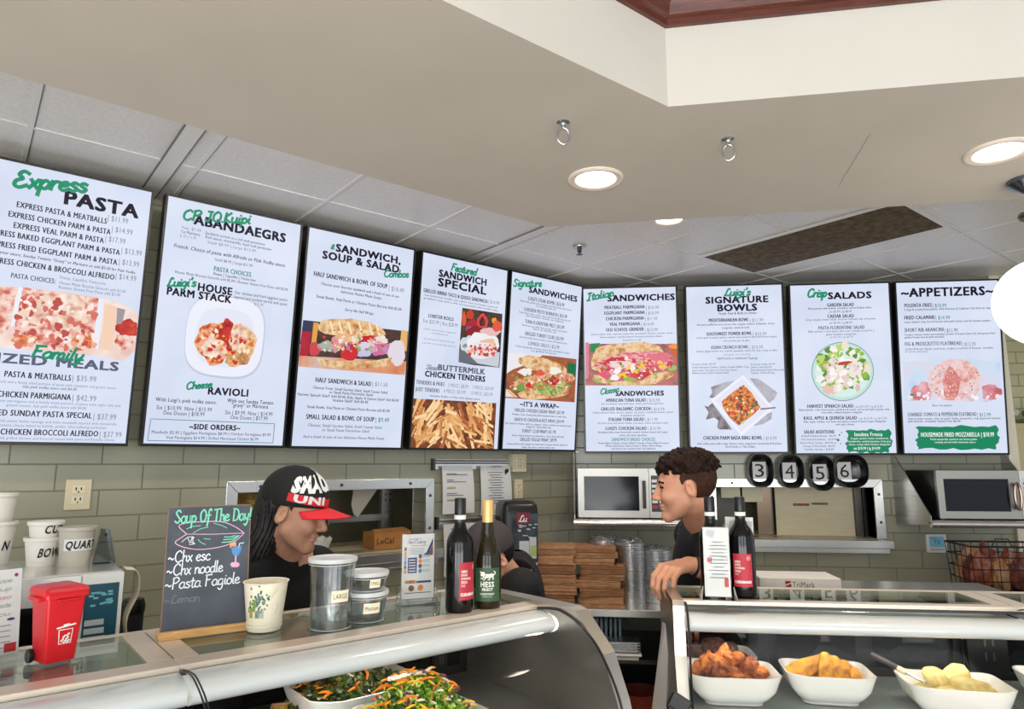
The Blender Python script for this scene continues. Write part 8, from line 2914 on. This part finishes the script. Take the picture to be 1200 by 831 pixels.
def person(label, root, yaw, head, hyaw, hpitch, hroll, hscale, sh, pelvis, arms, skin, hscale_y=1.0):
    """root: floor point; head, shoulder joints, pelvis in world; arms: list of dicts with joints in world"""
    t = thing('person', label, 'person', root, yaw)
    bpy.context.view_layer.update()
    inv = t.matrix_world.inverted()
    W = lambda p: inv @ Vector(p)
    hd = W(head)
    Mh = Matrix.Translation(hd) @ Matrix.Rotation(hyaw - yaw, 4, 'Z') @ Matrix.Rotation(hpitch, 4, 'Y') @ Matrix.Rotation(hroll, 4, 'X') @ Matrix.Scale(hscale, 4)
    shl, shr = W(sh[0]), W(sh[1])
    mid = (shl + shr) / 2
    pel = W(pelvis)
    axis = (mid - pel).normalized()
    lat = (shl - shr).normalized()
    fwd = lat.cross(axis).normalized()
    nb = mid + axis * .035
    body = MB()
    hs = head_sdf(Mh.inverted() @ (nb - axis * .05))
    lo, hi = (-.16, -.125, -.26), (.14, .125, .145)
    sdf_to_mb(body, hs, lo, hi, .0036, 0, Mh)
    # torso, arms, legs
    B = SDF()
    Mt = Matrix((fwd, lat, axis)).transposed().to_4x4()
    Mi = Mt.inverted()
    B.ops = []

    def torso(S, g, sleeves, legs):
        S.ell(mid - axis * .12, (.112 + g, .165 + g, .20), .05, Mt)
        S.ell(mid - axis * .30, (.108 + g, .145 + g, .18), .05, Mt)
        S.ell(pel + axis * .02, (.118 + g, .160 + g, .13), .05, Mt)
        S.cap(nb - axis * .01, shl - lat * .01, .052 + g, .058 + g, .04)
        S.cap(nb - axis * .01, shr + lat * .01, .052 + g, .058 + g, .04)
        for a in arms:
            s_, e_ = W(a['shoulder']), W(a['elbow'])
            q = a.get('sleeve', .6)
            if sleeves:
                S.cap(s_, s_ + (e_ - s_) * q, .056 + g, .052 + g * 1.6, .03)
            else:
                S.cap(s_, e_, .050, .040, .03)
        return S
    torso(B, 0, False, True)
    for sg in (1, -1):
        hip = pel + lat * sg * .085 - axis * .04
        knee = Vector((hip.x + .03, hip.y, hip.z * .53))
        ank = Vector((hip.x - .01, hip.y, .09))
        B.cap(hip, knee, .085, .055, .05); B.cap(knee, ank, .052, .036, .02)
        B.ell((ank.x + .05, ank.y, .045), (.125, .045, .040), .02)
    for a in arms:
        e_, w_ = W(a['elbow']), W(a['wrist'])
        B.cap(e_, e_ + (w_ - e_) * .35, .041, .043, .015); B.cap(e_ + (w_ - e_) * .35, w_, .042, .028, .015)
    pts = [pel, mid, nb, shl, shr] + [W(a[k]) for a in arms for k in ('shoulder', 'elbow', 'wrist')]
    m = .2
    lo = [min(p[i] for p in pts) - m for i in range(3)]
    hi = [max(p[i] for p in pts) + m for i in range(3)]
    lo[2] = 0.003
    hi[2] = nb.z + .03
    V, F = surface_nets(B.field, lo, hi, .011)
    body.add([Vector(v) for v in V.tolist()], [tuple(f) for f in F.tolist()], 0)
    for a in arms:
        H = SDF()
        w_ = W(a['wrist']); k_ = W(a['knuckle'])
        e_ = W(a['elbow'])
        H.cap(e_ + (w_ - e_) * .6, w_, .036, .028, .015)
        r3 = inv.to_3x3()
        hand_ops(H, w_, k_, r3 @ Vector(a['down']), r3 @ Vector(a['side']), a.get('curl', (.35, .9, .8)), a.get('hs', 1.0))
        hp = [w_, k_, e_ + (w_ - e_) * .6]
        lo2 = [min(p[i] for p in hp) - .13 for i in range(3)]
        hi2 = [max(p[i] for p in hp) + .13 for i in range(3)]
        V, F = surface_nets(H.field, lo2, hi2, .0034)
        body.add([Vector(v) for v in V.tolist()], [tuple(f) for f in F.tolist()], 0)
    eyes(body, Mh)
    obj('body', body, [skin, EYEW, EYED], t, smooth=True)
    # shirt
    S = SDF(); torso(S, .014, True, False)
    neckc = nb
    f0 = S.field

    def shirt(X):
        d = f0(X)
        # open at the hem, the sleeve ends come from the capsule ends
        hem = (X - v3(pel - axis * .10)) @ v3(axis)
        d = np.maximum(d, -hem)
        p = X - v3(nb + fwd * .012)
        al = p @ v3(axis)
        rad = np.linalg.norm(p - al[..., None] * v3(axis), axis=-1)
        return np.maximum(d, -np.maximum(rad - .068, -(al + .02)))
    hi3 = [max(p[i] for p in (pel, mid, shl, shr)) + .24 for i in range(3)]
    lo3 = [min(p[i] for p in (pel, mid, shl, shr)) - .24 for i in range(3)]
    lo3[2] = pel.z - .16
    hi3[2] = nb.z + .09
    mb = MB()
    V, F = surface_nets(shirt, lo3, hi3, .0085)
    mb.add([Vector(v) for v in V.tolist()], [tuple(f) for f in F.tolist()], 0)
    obj('t_shirt', mb, CLOTH_B, t, smooth=True)
    mb = MB()
    L = SDF()
    L.ell(pel - axis * .01, (.128, .170, .12), .05, Mt)
    for sg in (1, -1):
        hip = pel + lat * sg * .085 - axis * .04
        knee = Vector((hip.x + .03, hip.y, hip.z * .53))
        ank = Vector((hip.x - .01, hip.y, .07))
        L.cap(hip, knee, .097, .070, .05); L.cap(knee, ank, .068, .058, .02)
    V, F = surface_nets(L.field, (pel.x - .25, pel.y - .3, .02), (pel.x + .25, pel.y + .3, pel.z + .08), .014)
    mb.add([Vector(v) for v in V.tolist()], [tuple(f) for f in F.tolist()], 0)
    obj('trousers', mb, TROUSER, t, smooth=True)
    mb = MB()
    for sg in (1, -1):
        hip = pel + lat * sg * .085 - axis * .04
        q = MB()
        mb.loft([[Vector((hip.x + .04 + x * sc, hip.y + y * sc, z)) for x, y in [(.14 * math.cos(a), .05 * math.sin(a)) for a in [k * math.pi / 10 for k in range(20)]]] for z, sc in ((0, 1.0), (.03, 1.02), (.07, .8), (.095, .5))], cap0=True, cap1=True)
    obj('shoes', mb, SHOE, t, smooth=True)
    return t, Mh, W, dict(mid=mid, nb=nb, axis=axis, lat=lat, fwd=fwd, inv=inv)


def cap_sdf_shell(Mh, fn, lo, hi, h):
    mb = MB()
    V, F = surface_nets(fn, lo, hi, h)
    mb.add([Mh @ Vector(v) for v in V.tolist()], [tuple(f) for f in F.tolist()], 0)
    return mb


def npnoise(X, f, seed):
    """cheap smooth pseudo noise"""
    a = np.sin(X[..., 0] * f + seed) * np.sin(X[..., 1] * f * 1.3 + seed * 2.1) * np.sin(X[..., 2] * f * .9 + seed * .7)
    b = np.sin(X[..., 0] * f * 2.1 + X[..., 1] * f + seed) * np.sin(X[..., 2] * f * 1.9 - X[..., 0] * f * .7 + seed * 1.3)
    return a + .6 * b


# --- bare-headed person at the right, in profile to the left
HP = at_depth(801, 569, 2.52)
HPY = math.pi
shL = at_depth(834, 636, 2.60)
shR = Vector((shL.x - .02, shL.y + .36, shL.z - .01))
pelv = Vector((.48, 2.86, .93))
el = at_depth(846, 668, 2.40)
wrp = at_depth(808, 662, 2.37)
knp = at_depth(784, 667, 2.29)
tR, MhR, WR_, infR = person('bare-headed person in black t-shirt with curly brown hair, facing left', (.46, 2.86, 0), HPY, HP, HPY, R(6), 0, 1.0, (shL, shR), pelv,
                            [dict(shoulder=shL, elbow=at_depth(851, 676, 2.38), wrist=wrp, knuckle=knp, down=(.0, 0, -1), side=(-.9, .45, .1), sleeve=.55, curl=(.55, .75, .6), hs=1.12),
                             dict(shoulder=shR, elbow=shR + Vector((.06, .05, -.27)), wrist=shR + Vector((.02, -.02, -.50)), knuckle=shR + Vector((.01, -.03, -.58)), down=(0, 0, -1), side=(0, -1, 0), sleeve=.6)], SKIN_A)
HAIR = mat('dark_brown_hair', (34, 20, 15), rough=.75, spec=.15, noise=.4, nscale=50)
HAIR_S = mat('short_side_hair', (58, 36, 27), rough=.8, spec=.15, noise=.3, nscale=90)


def curly(X):
    c = X - np.array([-.024, 0, .070], dtype=np.float32)
    r = np.array([.112, .092, .066], dtype=np.float32)
    k0 = np.linalg.norm(c / r, axis=-1)
    d = (k0 - 1) * .085
    d = d + .008 * npnoise(X, 80, 1.0) + .0035 * npnoise(X, 190, 3.0)
    d = np.maximum(d, .043 - X[..., 2] - .25 * np.maximum(0, X[..., 0] - .02) * 0 + .0 * X[..., 0])
    return d


mb = cap_sdf_shell(MhR, curly, (-.16, -.13, .0), (.13, .13, .19), .0034)
obj('hair_top', mb, HAIR, tR, smooth=True)


def sides(X):
    c = X - np.array([-.026, 0, .026], dtype=np.float32)
    r = np.array([.098, .0815, .094], dtype=np.float32)
    k0 = np.linalg.norm(c / r, axis=-1)
    d = (k0 - 1) * .088 + .0012 * npnoise(X, 260, 2.0)
    d = np.maximum(d, X[..., 0] - .030 - .35 * np.maximum(0, X[..., 2] - .01))
    low = -.060 + .55 * np.maximum(0, X[..., 0] + .03)
    d = np.maximum(d, low - X[..., 2])
    ear = np.sqrt(((X[..., 0] + .012) / .026) ** 2 + ((X[..., 2] + .014) / .036) ** 2)
    return np.maximum(d, (1 - ear) * .03)


mb = cap_sdf_shell(MhR, sides, (-.14, -.11, -.09), (.10, .11, .13), .0034)
obj('hair_sides', mb, HAIR_S, tR, smooth=True)
obj('eyebrows', brows(MhR), HAIR, tR)
mb = MB()
nb, ax_, lt_, fw_ = infR['nb'], infR['axis'], infR['lat'], infR['fwd']
pts = []
for k in range(28):
    a = 2 * math.pi * k / 28
    pts.append(nb + fw_ * (.012 + .078 * math.cos(a)) + lt_ * .076 * math.sin(a) + ax_ * (.022 - .035 * max(0, math.cos(a))))
mb.tube(pts, .0022, 6, closed=True)
obj('necklace', mb, CHROME, tR)
# faded gold print on the chest, seen from the side
mb = MB(); rnd = random.Random(4)
c0 = infR['inv'] @ at_depth(800, 634, 2.40)
for k in range(4):
    pass
# --- wrist band
wv, ev = WR_(wrp), WR_(at_depth(851, 676, 2.38))
dv = (wv - ev).normalized()
mb = MB()
Mw = Matrix.Translation(wv - dv * .02) @ dv.to_track_quat('Z', 'Y').to_matrix().to_4x4()
mb.lathe([(.031, -.006), (.034, -.005), (.034, .005), (.031, .006)], 24, M=Mw, cap0=False, cap1=False)
obj('wrist_band', mb, BLACKM, tR, smooth=True)

# --- capped person at the left, head turned to the right
HPL = at_depth(346, 598, 2.38)
shc = at_depth(338, 668, 2.44)
lat_ = Vector((.10, .36, 0))
shl_, shr_ = shc + Vector((-.06, .19, .01)), shc + Vector((.02, -.17, -.01))
shl_ = at_depth(372, 664, 2.62)
shr_ = at_depth(300, 668, 2.34)
pv = Vector((-1.18, 2.52, .92))
tL, MhL, WL_, infL = person('person in black t-shirt and black cap with red visor beside the chalkboard', (-1.18, 2.52, 0), R(20), HPL, R(4), R(14), 0, 1.06, (shl_, shr_), pv,
                            [dict(shoulder=shr_, elbow=shr_ + Vector((.02, -.02, -.28)), wrist=shr_ + Vector((.20, .02, -.36)), knuckle=shr_ + Vector((.28, .03, -.37)), down=(0, 0, -1), side=(0, 1, 0), sleeve=.62),
                             dict(shoulder=shl_, elbow=shl_ + Vector((.04, .02, -.27)), wrist=shl_ + Vector((.22, -.08, -.33)), knuckle=shl_ + Vector((.29, -.12, -.34)), down=(0, 0, -1), side=(0, -1, 0), sleeve=.62)], SKIN_B)
BLKHAIR = mat('near_black_hair', (20, 16, 15), rough=.55, noise=.4, nscale=60)


def longhair(X):
    x, y, z = X[..., 0], X[..., 1], X[..., 2]
    c = X - np.array([-.026, 0, .026], dtype=np.float32)
    r = np.array([.102, .084, .094], dtype=np.float32)
    d1 = (np.linalg.norm(c / r, axis=-1) - 1) * .088
    c2 = X - np.array([-.075, 0, -.10], dtype=np.float32)
    d2 = (np.linalg.norm(c2 / np.array([.055, .088, .15], dtype=np.float32), axis=-1) - 1) * .06
    h = np.clip(.5 + .5 * (d1 - d2) / .03, 0, 1)
    d = d1 + (d2 - d1) * h - .03 * h * (1 - h)
    d = d + .003 * np.sin(x * 260 + y * 320 + 3 * np.sin(z * 30))
    d = np.maximum(d, x - .012 - .2 * np.maximum(0, z))
    ear = np.sqrt(((x + .010) / .025) ** 2 + ((z + .014) / .036) ** 2)
    return np.maximum(d, (1 - ear) * .03)


mb = cap_sdf_shell(MhL, longhair, (-.16, -.12, -.27), (.08, .12, .13), .0042)
obj('long_hair', mb, BLKHAIR, tL, smooth=True)
obj('eyebrows', brows(MhL), BLKHAIR, tL)


def crown(X):
    c = X - np.array([-.014, 0, .040], dtype=np.float32)
    r = np.array([.112, .092, .104], dtype=np.float32)
    d = (np.linalg.norm(c / r, axis=-1) - 1) * .095
    return np.maximum(d, .018 + .12 * X[..., 0] - X[..., 2])


CAPB = mat('cap_black', (14, 14, 15), rough=.8)
mb = cap_sdf_shell(MhL, crown, (-.15, -.12, .0), (.12, .12, .17), .0042)
cr_ = obj('cap_crown', mb, CAPB, tL, smooth=True)
mb = MB()
ctr, rad3 = Vector((-.014, 0, .040)), Vector((.1135, .0935, .1055))


def capf(a, z, k=1.0):
    """point on the cap shell: angle a from the front, height z"""
    q = (z - ctr.z) / rad3.z
    f = math.sqrt(max(0.02, 1 - q * q)) * k
    return MhL @ Vector((ctr.x + rad3.x * f * math.cos(a), rad3.y * f * math.sin(a), z))


def cappatch(mb, a0, a1, z0, z1, mi, n=14, k=1.01, wav=0.0):
    vs = []
    for i in range(n + 1):
        a = a0 + (a1 - a0) * i / n
        wv_ = wav * math.sin(i * 2.4)
        vs += [capf(a, z0 - wv_, k), capf(a, z1 + wv_, k)]
    mb.add(vs, [(2 * i, 2 * i + 2, 2 * i + 3, 2 * i + 1) for i in range(n)], mi)


cappatch(mb, R(-86), R(40), .036, .062, 1, 18, 1.008)
fnc = lambda q: capf(R(-84) + q.x, .062 + q.z + .018 * q.x, 1.03)
put_text(mb, 'SMACK', 0, .004, 1.75, .044, 0, 0, bold=.07, shear=.0, fn=fnc)
fnc2 = lambda q: capf(R(-76) + q.x, .034 + q.z + .006 * q.x, 1.035)
put_text(mb, 'UNI', 0, .004, 1.0, .022, 0, 0, bold=.05, fn=fnc2)
obj('cap_print', mb, [mat('cap_white', (226, 226, 226), rough=.7), mat('cap_red', (214, 30, 44), rough=.7)], cr_)
mb = MB()
rings = []
for j in range(9):
    e = .085 * j / 8
    ring = []
    for i in range(17):
        a = R(-62) + R(124) * i / 16
        x = ctr.x + (rad3.x + e * (math.cos(a) ** .8 if math.cos(a) > 0 else 0)) * math.cos(a)
        y = (rad3.y + e * .18) * math.sin(a)
        z = .030 - .10 * e - .55 * e * 0 - 3.2 * y * y
        ring.append(MhL @ Vector((x, y, z)))
    rings.append(ring)
mb.loft(rings, closed=False)
o = obj('cap_visor', mb, mat('cap_red', (214, 30, 44), rough=.7), tL, smooth=True)
so = o.modifiers.new('solid', 'SOLIDIFY'); so.thickness = .004

# --- third person, bent down behind the wine bottles
HPT = at_depth(573, 653, 2.72)
s1, s2 = at_depth(611, 690, 2.62), at_depth(604, 684, 2.93)
tT, MhT, WT_, infT = person('person in black with dark grey cap bending down behind the green-labelled bottle', (-.33, 2.98, 0), R(200), HPT, R(215), R(28), 0, 1.0, (s1, s2), Vector((-.33, 2.98, .90)),
                            [dict(shoulder=s1, elbow=s1 + Vector((-.10, -.06, -.22)), wrist=s1 + Vector((-.30, -.08, -.20)), knuckle=s1 + Vector((-.38, -.08, -.20)), down=(0, 0, -1), side=(0, 1, 0), sleeve=.7),
                             dict(shoulder=s2, elbow=s2 + Vector((-.10, .04, -.22)), wrist=s2 + Vector((-.30, .04, -.20)), knuckle=s2 + Vector((-.38, .04, -.20)), down=(0, 0, -1), side=(0, -1, 0), sleeve=.7)], SKIN_B)
mb = cap_sdf_shell(MhT, crown, (-.15, -.12, .0), (.12, .12, .17), .005)
obj('cap_crown', mb, mat('cap_charcoal', (58, 52, 54), rough=.8), tT, smooth=True)
mb = cap_sdf_shell(MhT, sides, (-.14, -.11, -.09), (.10, .11, .13), .004)
obj('hair_sides', mb, BLKHAIR, tT, smooth=True)
mb = MB()
rings = []
for j in range(7):
    e = .07 * j / 6
    rings.append([MhT @ Vector((ctr.x + (rad3.x + e * max(0, math.cos(a))) * math.cos(a), (rad3.y + e * .15) * math.sin(a), .03 - .1 * e - 3 * ((rad3.y) * math.sin(a)) ** 2)) for a in [R(-60) + R(120) * i / 12 for i in range(13)]])
mb.loft(rings, closed=False)
o = obj('cap_visor', mb, mat('cap_charcoal', (58, 52, 54)), tT, smooth=True)
so = o.modifiers.new('solid', 'SOLIDIFY'); so.thickness = .004
